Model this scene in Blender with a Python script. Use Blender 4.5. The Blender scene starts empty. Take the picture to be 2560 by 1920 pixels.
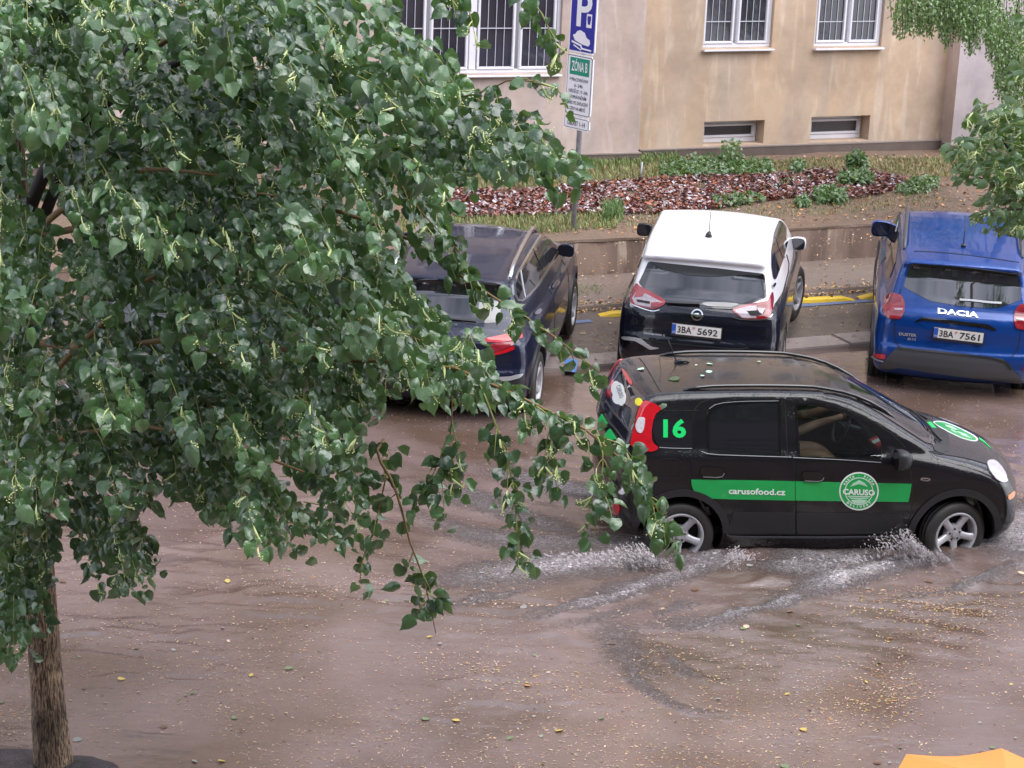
import bpy, bmesh, math, random
import numpy as np
from mathutils import Vector, Matrix
from mathutils.geometry import delaunay_2d_cdt
SC = bpy.context.scene
COL = SC.collection
rnd = random.Random(7)
RNG = np.random.default_rng(11)

# ------------------------------------------------------------------ camera, sky, sun, exposure
F_PX, TH, RO, HC = 5293.0, 0.287, 0.041, 6.407
FW = np.array([0, math.cos(TH), -math.sin(TH)]); UPV = np.array([0, math.sin(TH), math.cos(TH)]); RT = np.array([1., 0, 0])
CRO, SRO = math.cos(RO), math.sin(RO)
CAMO = np.array([0, 0, HC])
cd = bpy.data.cameras.new('camera'); cam = bpy.data.objects.new('camera', cd); COL.objects.link(cam); SC.camera = cam
cd.sensor_width = 36; cd.lens = F_PX/2560*36; cd.clip_end = 600; cd.clip_start = 0.1
_r = CRO*RT + SRO*UPV; _u = -SRO*RT + CRO*UPV
cam.matrix_world = Matrix(((_r[0], _u[0], -FW[0], 0), (_r[1], _u[1], -FW[1], 0), (_r[2], _u[2], -FW[2], HC), (0, 0, 0, 1)))

SUN_EL, SUN_AZ = math.radians(58), math.radians(115)
w = bpy.data.worlds.new('World'); SC.world = w; w.use_nodes = True
nt = w.node_tree; N = nt.nodes; L = nt.links; N.clear()
sky = N.new('ShaderNodeTexSky'); sky.sky_type = 'NISHITA'; sky.sun_disc = False; sky.sun_elevation = SUN_EL; sky.sun_rotation = SUN_AZ
sky.air_density = 1.0; sky.dust_density = 1.0; sky.altitude = 200
hs = N.new('ShaderNodeHueSaturation'); hs.inputs['Saturation'].default_value = 0.28
tc = N.new('ShaderNodeTexCoord'); mp = N.new('ShaderNodeMapping'); mp.inputs['Scale'].default_value = (1, 1, 2.2)
cn = N.new('ShaderNodeTexNoise'); cn.inputs['Scale'].default_value = 3.6; cn.inputs['Detail'].default_value = 7; cn.inputs['Roughness'].default_value = .58
cr = N.new('ShaderNodeValToRGB'); cr.color_ramp.elements[0].position = .36; cr.color_ramp.elements[0].color = (.42, .45, .53, 1)
cr.color_ramp.elements[1].position = .66; cr.color_ramp.elements[1].color = (1.75, 1.75, 1.76, 1)
mx = N.new('ShaderNodeMix'); mx.data_type = 'RGBA'; mx.blend_type = 'MULTIPLY'; mx.inputs[0].default_value = 1.0
tint = N.new('ShaderNodeMix'); tint.data_type = 'RGBA'; tint.blend_type = 'MULTIPLY'; tint.inputs[0].default_value = 1.0; tint.inputs[7].default_value = (1.01, 0.995, 1.02, 1)
bg = N.new('ShaderNodeBackground'); bg.inputs['Strength'].default_value = 0.15
ow = N.new('ShaderNodeOutputWorld')
L.new(sky.outputs[0], hs.inputs['Color']); L.new(tc.outputs['Generated'], mp.inputs[0]); L.new(mp.outputs[0], cn.inputs['Vector'])
L.new(cn.outputs['Fac'], cr.inputs[0]); L.new(hs.outputs[0], mx.inputs[6]); L.new(cr.outputs[0], mx.inputs[7]); L.new(mx.outputs[2], tint.inputs[6])
L.new(tint.outputs[2], bg.inputs[0]); L.new(bg.outputs[0], ow.inputs[0])
sd = bpy.data.lights.new('sun', 'SUN'); sd.energy = 1.4; sd.angle = math.radians(70); sd.color = (1, .97, .93)
so = bpy.data.objects.new('sun', sd); COL.objects.link(so)
dsun = Vector((math.sin(SUN_AZ)*math.cos(SUN_EL), math.cos(SUN_AZ)*math.cos(SUN_EL), math.sin(SUN_EL)))
so.rotation_euler = dsun.to_track_quat('Z', 'Y').to_euler(); so.location = (0, -10, 30)
SC.view_settings.view_transform = 'Standard'; SC.view_settings.look = 'None'; SC.view_settings.gamma = 1
SC.view_settings.use_curve_mapping = False; SC.view_settings.exposure = 1.48
SC.cycles.max_bounces = 6; SC.cycles.transparent_max_bounces = 12; SC.cycles.caustics_reflective = False; SC.cycles.caustics_refractive = False

# ------------------------------------------------------------------ geometry from the survey of the place
def ray(u, v):
    u = np.asarray(u, float); v = np.asarray(v, float)
    xr = (u-1280)/F_PX; yr = (960-v)/F_PX
    x = CRO*xr - SRO*yr; y = SRO*xr + CRO*yr
    d = x[..., None]*RT + y[..., None]*UPV + FW
    return d/np.linalg.norm(d, axis=-1, keepdims=True)
def onz(u, v, z):
    d = ray(u, v); t = (z-HC)/d[..., 2]
    return CAMO + d*t[..., None]
def aty(u, v, Y):
    d = ray(u, v); t = np.asarray(Y, float)/d[..., 1]
    return CAMO + d*t[..., None]
def onplane(u, v, p, n):
    d = ray(u, v); t = np.dot(np.asarray(p)-CAMO, n)/(d@np.asarray(n))
    return CAMO + d*t[..., None]
def project(P):
    d = np.asarray(P, float)-CAMO; X, Y, Z = d@RT, d@UPV, d@FW; x, y = X/Z, Y/Z
    return 1280+F_PX*(CRO*x+SRO*y), 960-F_PX*(-SRO*x+CRO*y)

# ------------------------------------------------------------------ materials
MATS = {}
def mat(name, col, rough=.5, metal=0., spec=.5, coat=0., noise=None, bump=None, emis=None, coat_rough=.03, coords='Object', trans=0., alpha=1., sss=0.):
    """noise=(scale, amount, col2, detail) ; bump=(scale, strength, dist, detail)"""
    m = bpy.data.materials.new(name); m.use_nodes = True; n = m.node_tree.nodes; l = m.node_tree.links
    b = n['Principled BSDF']; b.inputs['Base Color'].default_value = (*col, 1); b.inputs['Roughness'].default_value = rough
    b.inputs['Metallic'].default_value = metal; b.inputs['Specular IOR Level'].default_value = spec
    b.inputs['Coat Weight'].default_value = coat; b.inputs['Coat Roughness'].default_value = coat_rough
    b.inputs['Transmission Weight'].default_value = trans; b.inputs['Alpha'].default_value = alpha
    tcn = n.new('ShaderNodeTexCoord')
    if noise:
        t = n.new('ShaderNodeTexNoise'); t.inputs['Scale'].default_value = noise[0]; t.inputs['Detail'].default_value = noise[3] if len(noise) > 3 else 4
        l.new(tcn.outputs[coords], t.inputs['Vector'])
        r = n.new('ShaderNodeMapRange'); r.inputs[1].default_value = .5-.5*noise[1]; r.inputs[2].default_value = .5+.5*noise[1]
        x = n.new('ShaderNodeMix'); x.data_type = 'RGBA'; x.inputs[6].default_value = (*col, 1); x.inputs[7].default_value = (*noise[2], 1)
        l.new(t.outputs['Fac'], r.inputs[0]); l.new(r.outputs[0], x.inputs[0]); l.new(x.outputs[2], b.inputs['Base Color'])
    if bump:
        t = n.new('ShaderNodeTexNoise'); t.inputs['Scale'].default_value = bump[0]; t.inputs['Detail'].default_value = bump[3] if len(bump) > 3 else 5
        l.new(tcn.outputs[coords], t.inputs['Vector'])
        bb = n.new('ShaderNodeBump'); bb.inputs['Strength'].default_value = bump[1]; bb.inputs['Distance'].default_value = bump[2]
        l.new(t.outputs['Fac'], bb.inputs['Height']); l.new(bb.outputs[0], b.inputs['Normal'])
    MATS[name] = m
    return m

# ------------------------------------------------------------------ object helpers
def newmesh(name, V, Fc, m=None, smooth=True):
    me = bpy.data.meshes.new(name)
    V = np.asarray(V, float)
    if isinstance(Fc, np.ndarray) and len(Fc):
        k = Fc.shape[1]; me.vertices.add(len(V)); me.vertices.foreach_set('co', V.ravel())
        me.loops.add(Fc.size); me.loops.foreach_set('vertex_index', Fc.ravel().astype(np.int32))
        me.polygons.add(len(Fc)); me.polygons.foreach_set('loop_start', np.arange(0, Fc.size, k, dtype=np.int32))
        me.polygons.foreach_set('loop_total', np.full(len(Fc), k, dtype=np.int32)); me.update(calc_edges=True); me.validate()
    else:
        me.from_pydata([tuple(v) for v in V], [], [tuple(int(i) for i in f) for f in Fc])
    if smooth: me.polygons.foreach_set('use_smooth', [True]*len(me.polygons))
    if m is not None:
        for mm in (m if isinstance(m, (list, tuple)) else [m]): me.materials.append(mm)
    return me
def link(name, me, parent=None, loc=None, rot=None):
    o = bpy.data.objects.new(name, me); COL.objects.link(o)
    if parent is not None: o.parent = parent
    if loc is not None: o.location = loc
    if rot is not None: o.rotation_euler = rot
    return o
def obj(name, V, Fc, m=None, parent=None, smooth=True): return link(name, newmesh(name, V, Fc, m, smooth), parent)
def tag(o, label=None, cat=None, group=None, kind=None):
    if label: o['label'] = label
    if cat: o['category'] = cat
    if group: o['group'] = group
    if kind: o['kind'] = kind
    return o
def thing(name, label, cat, loc=(0, 0, 0), rot=(0, 0, 0), group=None):
    o = bpy.data.objects.new(name, None); COL.objects.link(o); o.location = loc; o.rotation_euler = rot; o.empty_display_size = .2
    return tag(o, label, cat, group)
class MB:
    def __init__(s): s.v = []; s.f = []; s.mi = []
    def add(s, V, Fc, mi=0):
        k = len(s.v); s.v += [tuple(float(c) for c in v) for v in V]; s.f += [tuple(int(i)+k for i in f) for f in Fc]; s.mi += [mi]*len(Fc); return s
    def box(s, c, d, R=None, mi=0, bev=0):
        c = np.array(c, float); h = np.array(d, float)/2
        if bev <= 0:
            V = np.array([[x, y, z] for x in (-1, 1) for y in (-1, 1) for z in (-1, 1)])*h
            Fc = [(0, 1, 3, 2), (4, 6, 7, 5), (0, 4, 5, 1), (2, 3, 7, 6), (0, 2, 6, 4), (1, 5, 7, 3)]
        else:
            b = bev; V = []; Fc = []
            bm = bmesh.new(); bmesh.ops.create_cube(bm, size=1)
            for v in bm.verts: v.co = Vector((v.co.x*d[0], v.co.y*d[1], v.co.z*d[2]))
            bmesh.ops.bevel(bm, geom=list(bm.edges), offset=b, segments=2, affect='EDGES')
            V = np.array([v.co[:] for v in bm.verts]); bm.verts.index_update(); Fc = [tuple(v.index for v in f.verts) for f in bm.faces]; bm.free()
        if R is not None: V = V@np.array(R).T
        return s.add(V+c, Fc, mi)
    def tube(s, pts, r, n=8, mi=0, cap=True):
        pts = [np.array(p, float) for p in pts]; m = len(pts); rr = r if isinstance(r, (list, tuple, np.ndarray)) else [r]*m
        V = []; up = None
        for i, p in enumerate(pts):
            t = pts[min(i+1, m-1)]-pts[max(i-1, 0)]; t = t/(np.linalg.norm(t)+1e-12)
            if up is None: up = np.array([0, 0, 1.]) if abs(t[2]) < .9 else np.array([1., 0, 0])
            a = np.cross(t, up); a /= np.linalg.norm(a)+1e-12; b = np.cross(a, t); up = b
            for k in range(n):
                q = 2*math.pi*k/n; V.append(p+rr[i]*(math.cos(q)*a+math.sin(q)*b))
        Fc = [(i*n+k, i*n+(k+1) % n, (i+1)*n+(k+1) % n, (i+1)*n+k) for i in range(m-1) for k in range(n)]
        if cap: Fc += [tuple(range(n-1, -1, -1)), tuple((m-1)*n+k for k in range(n))]
        return s.add(V, Fc, mi)
    def lathe(s, prof, n=32, axis='y', c=(0, 0, 0), mi=0):
        V = []
        for (r, h) in prof:
            for k in range(n):
                q = 2*math.pi*k/n; a, b = r*math.cos(q), r*math.sin(q)
                V.append({'y': (a, h, b), 'z': (a, b, h), 'x': (h, a, b)}[axis])
        m = len(prof)
        Fc = [(i*n+k, i*n+(k+1) % n, (i+1)*n+(k+1) % n, (i+1)*n+k) for i in range(m-1) for k in range(n)]
        return s.add(np.array(V)+np.array(c), Fc, mi)
    def build(s, name, m, parent=None, smooth=False):
        me = newmesh(name, s.v, s.f, m, smooth)
        if any(s.mi): me.polygons.foreach_set('material_index', s.mi)
        return link(name, me, parent)
def autosmooth(o, ang=35):
    me = o.data; me.polygons.foreach_set('use_smooth', [True]*len(me.polygons))
    bm = bmesh.new(); bm.from_mesh(me); bm.normal_update(); a = math.radians(ang)
    for e in bm.edges:
        e.smooth = not (len(e.link_faces) != 2 or e.calc_face_angle(0) > a)
    bm.to_mesh(me); bm.free(); return o

def inpoly(P, poly):
    x, y = P[:, 0], P[:, 1]; c = np.zeros(len(P), bool); n = len(poly)
    for i in range(n):
        x1, y1 = poly[i]; x2, y2 = poly[(i+1) % n]
        if y1 == y2: continue
        k = ((y1 > y) != (y2 > y)) & (x < (x2-x1)*(y-y1)/(y2-y1)+x1); c ^= k
    return c
def resamp(poly, s, closed=True):
    out = []; n = len(poly)
    for i in range(n if closed else n-1):
        a = np.array(poly[i], float); b = np.array(poly[(i+1) % n], float); k = max(1, int(round(np.linalg.norm(b-a)/s)))
        for j in range(k): out.append(a+(b-a)*j/k)
    if not closed: out.append(np.array(poly[-1], float))
    return np.array(out)
def smoothpoly(poly, it=2, closed=True):
    p = np.array(poly, float)
    for _ in range(it):
        q = []; n = len(p)
        for i in range(n if closed else n-1):
            a, b = p[i], p[(i+1) % n]; q += [a*.75+b*.25, a*.25+b*.75]
        if not closed: q = [p[0]]+q[1:-1]+[p[-1]]
        p = np.array(q)
    return p
def fillpoly(outer, holes, s):
    """triangulated fill of a polygon with interior points on a grid of spacing s"""
    B = [resamp(outer, s)]+[resamp(h, s) for h in holes]
    pts = []; edges = []
    for b in B:
        k = len(pts); pts += [tuple(p) for p in b]; edges += [(k+i, k+(i+1) % len(b)) for i in range(len(b))]
    lo = B[0].min(0); hi = B[0].max(0)
    gx, gy = np.meshgrid(np.arange(lo[0]+s/2, hi[0], s), np.arange(lo[1]+s/2, hi[1], s)); G = np.stack([gx.ravel(), gy.ravel()], 1)
    if len(G):
        k = inpoly(G, B[0])
        for h in B[1:]: k &= ~inpoly(G, h)
        allb = np.concatenate(B); G = G[k]
        if len(G):
            d = np.min(np.linalg.norm(G[:, None]-allb[None], axis=2), axis=1); G = G[d > s*.45]
        pts += [tuple(p) for p in G]
    vo, eo, fo, _, _, _ = delaunay_2d_cdt([Vector(p) for p in pts], edges, [], 0, 1e-6)
    V = np.array([v[:] for v in vo]); Fc = [tuple(f) for f in fo]
    C = np.array([V[list(f)].mean(0) for f in Fc]); k = inpoly(C, B[0])
    for h in B[1:]: k &= ~inpoly(C, h)
    Fc = [f for f, kk in zip(Fc, k) if kk]
    return V, Fc
def text_fill(txt, size=1.0, bold=0.0, spacing=1.0, align='LEFT'):
    c = bpy.data.curves.new('t', 'FONT'); c.body = txt; c.size = size; c.offset = bold; c.space_character = spacing; c.align_x = align; c.resolution_u = 3
    o = bpy.data.objects.new('t', c); COL.objects.link(o); dg = bpy.context.evaluated_depsgraph_get(); dg.update()
    me = bpy.data.meshes.new_from_object(o.evaluated_get(dg)); V = np.array([v.co[:2] for v in me.vertices]).reshape(-1, 2); Fc = [tuple(p.vertices) for p in me.polygons]
    bpy.data.objects.remove(o); bpy.data.curves.remove(c); bpy.data.meshes.remove(me)
    return V, Fc
def flat_text(name, txt, size, m, parent, origin, U, Vv, align='CENTER', bold=0.0, thick=.001, fitw=None):
    V, Fc = text_fill(txt, size, bold, 1.0, align)
    if len(V) == 0: return None
    if fitw:
        ww = V[:, 0].max()-V[:, 0].min(); V[:, 0] *= fitw/ww
    P = np.array(origin)+V[:, :1]*np.array(U)+V[:, 1:]*np.array(Vv)
    return obj(name, P, Fc, m, parent, False)
# ------------------------------------------------------------------ car shells from distance fields
def smax(a, b, k): return np.maximum(a, b)+np.maximum(k-np.abs(a-b), 0)**2/(4*k)
def smin(a, b, k): return -smax(-a, -b, k)
def sdpoly(px, pz, poly):
    d = np.full(px.shape, 1e9); s = np.ones(px.shape)
    n = len(poly)
    for i in range(n):
        ax, az = poly[i]; bx, bz = poly[i-1]; ex, ez = bx-ax, bz-az; wx, wz = px-ax, pz-az
        t = np.clip((wx*ex+wz*ez)/(ex*ex+ez*ez), 0, 1); dx, dz = wx-ex*t, wz-ez*t; d = np.minimum(d, dx*dx+dz*dz)
        c1 = pz >= az; c2 = pz < bz; c3 = ex*wz > ez*wx
        s = np.where((c1 & c2 & c3) | (~c1 & ~c2 & ~c3), -s, s)
    return s*np.sqrt(d)
class Shell:
    def __init__(s, P):
        s.P = P; s.low = smoothpoly(P['low'], 1); s.gh = smoothpoly(P['gh'], 1)
    def parts(s, p):
        P = s.P; x, y, z = p[..., 0], np.abs(p[..., 1]), p[..., 2]; y2 = y*y
        xx = x+np.where(x > 0, P['bowF'], -P['bowR'])*y2*np.clip(np.abs(x)/1.2, 0, 1)
        d1 = sdpoly(xx, z+P['crown']*y2*np.clip(z-.6, 0, .4)/.4, s.low)
        W = np.interp(z, *P['Wl'])-P['tapF']*np.clip((x-P['xt'])/1.0, 0, 2)**2-P['tapR']*np.clip((-x-P['xt'])/1.0, 0, 2)**2
        lo = smax(d1, (y-W)*.97, P.get('kl', .12))
        xg = x+np.where(x > 0, P['gbF'], -P['gbR'])*y2
        d3 = sdpoly(xg, z+P['gcrown']*y2, s.gh)
        Wg = np.interp(z, *P['Wg'])-P['gtF']*np.clip(x, 0, 2)**2-P['gtR']*np.clip(-x-.6, 0, 2)**2
        g = smax(d3, (y-Wg)*.93, P.get('kg', .07))
        return lo, g
    def arch(s, p, f):
        P = s.P
        for xa in (P['xr'], P['xf']):
            r = P['ra']-np.sqrt((p[..., 0]-xa)**2+(p[..., 2]-P['rw']-.01)**2)
            f = smax(f, np.minimum(r, np.abs(p[..., 1])-.5), .012)
        return f
    def f(s, p, arch=True):
        lo, g = s.parts(p); f = smin(lo, g, s.P.get('ks', .025))
        return s.arch(p, f) if arch else f
    def fr(s, p): return s.f(p, False)
def surfnets(fn, lo, hi, h, it=3):
    lo = np.array(lo); n = np.ceil((np.array(hi)-lo)/h).astype(int)+1
    ax = [lo[i]+h*np.arange(n[i]) for i in range(3)]
    G = np.stack(np.meshgrid(*ax, indexing='ij'), -1); D = fn(G)
    S = D < 0
    c = S[:-1, :-1, :-1].astype(int)
    for dx, dy, dz in ((1, 0, 0), (0, 1, 0), (0, 0, 1), (1, 1, 0), (1, 0, 1), (0, 1, 1), (1, 1, 1)):
        c = c+S[dx:n[0]-1+dx, dy:n[1]-1+dy, dz:n[2]-1+dz]
    act = (c > 0) & (c < 8); idx = -np.ones(act.shape, int); ii = np.argwhere(act); idx[act] = np.arange(len(ii))
    acc = np.zeros((len(ii), 3)); cnt = np.zeros(len(ii))
    cor = [(a, b, d) for a in (0, 1) for b in (0, 1) for d in (0, 1)]
    for a in cor:
        for k in range(3):
            if a[k]: continue
            b = list(a); b[k] = 1
            da = D[ii[:, 0]+a[0], ii[:, 1]+a[1], ii[:, 2]+a[2]]; db = D[ii[:, 0]+b[0], ii[:, 1]+b[1], ii[:, 2]+b[2]]
            m = (da < 0) != (db < 0); t = np.where(m, da/np.where(m, da-db, 1), 0)
            q = np.array(a)+t[:, None]*(np.array(b)-np.array(a)); acc += q*m[:, None]; cnt += m
    V = lo+h*(ii+acc/cnt[:, None])
    for _ in range(it): V = proj_iso(fn, V, 0, .6*h)
    quads = []
    for k in range(3):
        o = [1 if j == k else 0 for j in range(3)]; u, v = [j for j in range(3) if j != k]
        A = S[tuple(slice(0, n[j]-o[j]) for j in range(3))]; B = S[tuple(slice(o[j], n[j]) for j in range(3))]
        ed = np.argwhere(A != B); sg = A[tuple(ed.T)]
        ok = (ed[:, u] > 0) & (ed[:, v] > 0) & (ed[:, u] < n[u]-1) & (ed[:, v] < n[v]-1); ed = ed[ok]; sg = sg[ok]
        def ix(du, dv):
            e = ed.copy(); e[:, u] -= du; e[:, v] -= dv; return idx[e[:, 0], e[:, 1], e[:, 2]]
        q = np.stack([ix(1, 1), ix(0, 1), ix(0, 0), ix(1, 0)], 1)
        fl = sg if k != 1 else ~sg
        q = np.where(fl[:, None], q, q[:, ::-1]); quads.append(q)
    return V, np.concatenate(quads)
def grad(fn, V, e=2e-3):
    g = np.empty_like(V)
    for k in range(3):
        d = np.zeros(3); d[k] = e; g[:, k] = (fn(V+d)-fn(V-d))/(2*e)
    return g
def proj_iso(fn, V, off=0., mx=.02):
    g = grad(fn, V); d = fn(V)-off; st = d/(np.sum(g*g, 1)+1e-6); st = np.clip(st, -mx, mx)
    return V-g*st[:, None]
def march(fn, O, D, off, t0, t1, n=70):
    t = np.full(len(O), float(t0)); prev = t.copy(); hit = np.zeros(len(O), bool)
    for _ in range(n):
        d = fn(O+D*t[:, None])-off; hit |= d < 0
        prev = np.where(hit, prev, t)
        t = np.where(hit, t, np.minimum(t+np.maximum(d*.6, .004), t1))
        if hit.all(): break
    a = prev; b = t.copy()
    # refine
    for _ in range(14):
        m = (a+b)/2; d = fn(O+D*m[:, None])-off; b = np.where(d < 0, m, b); a = np.where(d < 0, a, m)
    return O+D*((a+b)/2)[:, None], hit

class Car:
    def ptplane(s, uv, yl):
        d = ray(*uv)@s.R; O = s.loc(CAMO[None])[0]; t = (yl-O[1])/d[1]; return O+d*t
    def ptx(s, uv, xl):
        d = ray(*uv)@s.R; O = s.loc(CAMO[None])[0]; t = (xl-O[0])/d[0]; return O+d*t
    def frame(s, a, b, off):
        P, _ = s.cast([a, b, ((a[0]+b[0])/2, (a[1]+b[1])/2)], off); g = grad(s.sh.fr, P[2:3])[0]; g /= np.linalg.norm(g)
        U = P[1]-P[0]; U /= np.linalg.norm(U); g -= U*np.dot(g, U); g /= np.linalg.norm(g); return P[2], U, np.cross(g, U), g
    def plate(s, a, b, t1, t2, off=.012, frame=True):
        c, U, V, g = s.frame(a, b, off); return plate(s.root, c, U, V, t1, t2, frame=frame)
    def rail(s, y0, x0, x1, hgt, r, m, name='roof_rail'):
        for sg in (-1, 1):
            p = []
            for t in np.linspace(0, 1, 16):
                x = x0+(x1-x0)*t; q, _ = march(s.sh.fr, np.array([[x, sg*(y0-.02*t), 2.6]]), np.array([[0, 0, -1.]]), 0, 0, 2.4); p.append(q[0]+np.array([0, 0, hgt*min(1, math.sin(math.pi*t)*3.0)]))
            MB().tube(p, [r*.8]+[r]*14+[r*.7], 8).build(name, m, s.root, True)
    def wheels(s, r, wdt, rimr, ns, yy, steer=0, rm='rim_silver'):
        for sg in (-1, 1):
            for k, xx in enumerate((s.P['xr'], s.P['xf'])): wheel(s.root, xx, sg*yy, r, wdt, rimr, ns, MATS['rubber'], MATS[rm], steer=steer if k else 0, spin=.5+xx+sg)
    def topmark(s, x, y, off=0):
        q, _ = march(s.sh.fr, np.array([[x, y, 2.6]]), np.array([[0, 0, -1.]]), off, 0, 2.4); return q[0]
    def __init__(s, name, label, cat, P, pose, group=None):
        s.P = P; s.sh = Shell(P); x, y, a, z0, pt = pose
        s.root = thing(name, label, cat, (x, y, z0), (0, -pt, a), group)
        ca, sa, cp, sp = math.cos(a), math.sin(a), math.cos(pt), math.sin(pt)
        s.R = np.array([[ca*cp, -sa, -ca*sp], [sa*cp, ca, -sa*sp], [sp, 0, cp]]); s.T = np.array([x, y, z0])
    def loc(s, W): return (W-s.T)@s.R
    def wld(s, Lc): return Lc@s.R.T+s.T
    def cast(s, uv, off=.003):
        uv = np.asarray(uv, float); d = ray(uv[:, 0], uv[:, 1]); O = s.loc(CAMO[None])[0]; D = d@s.R
        dist = np.linalg.norm(CAMO-s.T)
        P, hit = march(s.sh.fr, np.repeat(O[None], len(uv), 0), D, off, dist-3.6, dist+3.6)
        return P, hit
    def shell(s, h, paint, cuts=(), split=None):
        P = s.P; lo, hi = P['lo'], P['hi']
        if split:
            V, Q = surfnets(lambda p: s.sh.arch(p, s.sh.parts(p)[0]), lo, hi, h); s.body = s._mk('body', V, Q, paint, cuts)
            V, Q = surfnets(lambda p: s.sh.parts(p)[1], lo, hi, h); s.roof = s._mk('roof', V, Q, split, cuts)
        else:
            V, Q = surfnets(s.sh.f, lo, hi, h); s.body = s._mk('body', V, Q, paint, cuts)
    def _mk(s, nm, V, Q, m, cuts):
        C = V[Q].mean(1); k = np.ones(len(Q), bool)
        for (ax, poly, cond) in cuts:
            uv = C[:, [0, 2]] if ax == 'y' else (C[:, [0, 1]] if ax == 'z' else C[:, [1, 2]])
            k &= ~(inpoly(uv, poly) & cond(C))
        Q = Q[k]; used = np.unique(Q); mp_ = -np.ones(len(V), int); mp_[used] = np.arange(len(used))
        return obj(nm, V[used], mp_[Q], m, s.root)
    def patch(s, name, px, m, off=.004, s_px=6, holes=(), smooth=1, mirror=False, parent=None, depth=.012, label=None, raw=False):
        """part traced on the visible side, laid on the shell with real thickness"""
        outer = smoothpoly(resamp(px, 14), smooth) if smooth else np.array(px, float)
        hs_ = [smoothpoly(resamp(h, 14), smooth) if smooth else np.array(h, float) for h in holes]
        V2, Fc = fillpoly(outer, hs_, s_px)
        P, hit = s.cast(V2, off)
        return s._skin(name, P, Fc, m, mirror, parent, depth, label, hit)
    def _skin(s, name, P, Fc, m, mirror, parent, depth, label, hit=None):
        if hit is not None and not hit.all():
            Fc = [f for f in Fc if all(hit[i] for i in f)]
        cnt = {}
        for f in Fc:
            for a, b in zip(f, f[1:]+f[:1]): cnt[(a, b)] = 1
        bd = [(a, b) for (a, b) in cnt if (b, a) not in cnt]
        g = grad(s.sh.fr, P); g /= np.linalg.norm(g, axis=1, keepdims=True)+1e-9
        # orient faces outwards
        a = np.array([f[:3] for f in Fc]); nn = np.cross(P[a[:, 1]]-P[a[:, 0]], P[a[:, 2]]-P[a[:, 0]])
        if np.sum(nn*g[a[:, 0]]) < 0: Fc = [f[::-1] for f in Fc]; bd = [(b, a_) for a_, b in bd]
        V = list(P); ids = {}
        for a_, b in bd:
            for q in (a_, b):
                if q not in ids: ids[q] = len(V); V.append(P[q]-g[q]*depth)
        F2 = list(Fc)+[(b, a_, ids[a_], ids[b]) for a_, b in bd]
        V = np.array(V); out = []
        for mir in ((False, True) if mirror else (False,)):
            VV = V*np.array([1, -1, 1]) if mir else V; FF = [f[::-1] for f in F2] if mir else F2
            o = obj(name, VV, FF, m, parent or s.root, True)
            sharp_edges(o)
            if label: o['label'] = label
            out.append(o)
        return out if mirror else out[0]
    def axpatch(s, name, axis, poly, m, off=.004, sp=.03, holes=(), smooth=1, parent=None, depth=.012, sides=(-1, 1), label=None):
        """patch given in the car's own coordinates: axis 'y' (x,z), 'x' rear (y,z), 'X' front, 'z' top (x,y)"""
        outer = smoothpoly(poly, smooth) if smooth else np.array(poly, float); hs_ = [smoothpoly(h, smooth) if smooth else np.array(h) for h in holes]
        V2, Fc = fillpoly(outer, hs_, sp); out = []; z = np.zeros(len(V2)); o1 = np.ones(len(V2))
        for sd_ in (sides if axis == 'y' else (1,)):
            if axis == 'y': O = np.stack([V2[:, 0], sd_*1.3*o1, V2[:, 1]], 1); D = np.array([0, -sd_, 0.])
            elif axis == 'x': O = np.stack([-3*o1, V2[:, 0], V2[:, 1]], 1); D = np.array([1., 0, 0])
            elif axis == 'X': O = np.stack([3*o1, V2[:, 0], V2[:, 1]], 1); D = np.array([-1., 0, 0])
            else: O = np.stack([V2[:, 0], V2[:, 1], 2.4*o1], 1); D = np.array([0, 0, -1.])
            P, hit = march(s.sh.fr, O, np.repeat(D[None], len(O), 0), off, 0, 2.6)
            out.append(s._skin(name, P, Fc, m, False, parent, depth, label, hit))
        return out
    def line(s, name, px, m, wpx=2.0, off=.003, parent=None, depth=.008, smooth=1, closed=False, mirror=False):
        p = smoothpoly(px, smooth, closed) if smooth else np.array(px, float); p = resamp(p, 8, closed)
        if closed: p = np.concatenate([p, p[:1]])
        t = np.gradient(p, axis=0); t /= np.linalg.norm(t, axis=1, keepdims=True)+1e-9; nrm = np.stack([-t[:, 1], t[:, 0]], 1)
        A = p+nrm*wpx/2; B = p-nrm*wpx/2; n = len(p)
        P, hit = s.cast(np.concatenate([A, B]), off); Fc = [(i, i+1, n+i+1, n+i) for i in range(n-1)]
        return s._skin(name, P, Fc, m, mirror, parent, depth, None, hit)
    def textpx(s, name, txt, m, o, ux, vx, off=.006, bold=0., spacing=1., align='LEFT', depth=.003, parent=None, fit=None):
        """lettering laid on the shell: o origin, ux/vx pixel vectors per font unit"""
        V, Fc = text_fill(txt, 1., bold, spacing, align)
        if fit: V[:, 0] = (V[:, 0]-V[:, 0].min())*fit/(V[:, 0].max()-V[:, 0].min())
        uv = np.array(o)+V[:, :1]*np.array(ux)+V[:, 1:]*np.array(vx)
        P, hit = s.cast(uv, off)
        return s._skin(name, P, Fc, m, False, parent, depth, None, hit)
def sharp_edges(o):
    me = o.data; bm = bmesh.new(); bm.from_mesh(me)
    for e in bm.edges:
        if len(e.link_faces) == 2 and e.calc_face_angle(0) > .7: e.smooth = False
    bm.to_mesh(me); bm.free()

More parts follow.
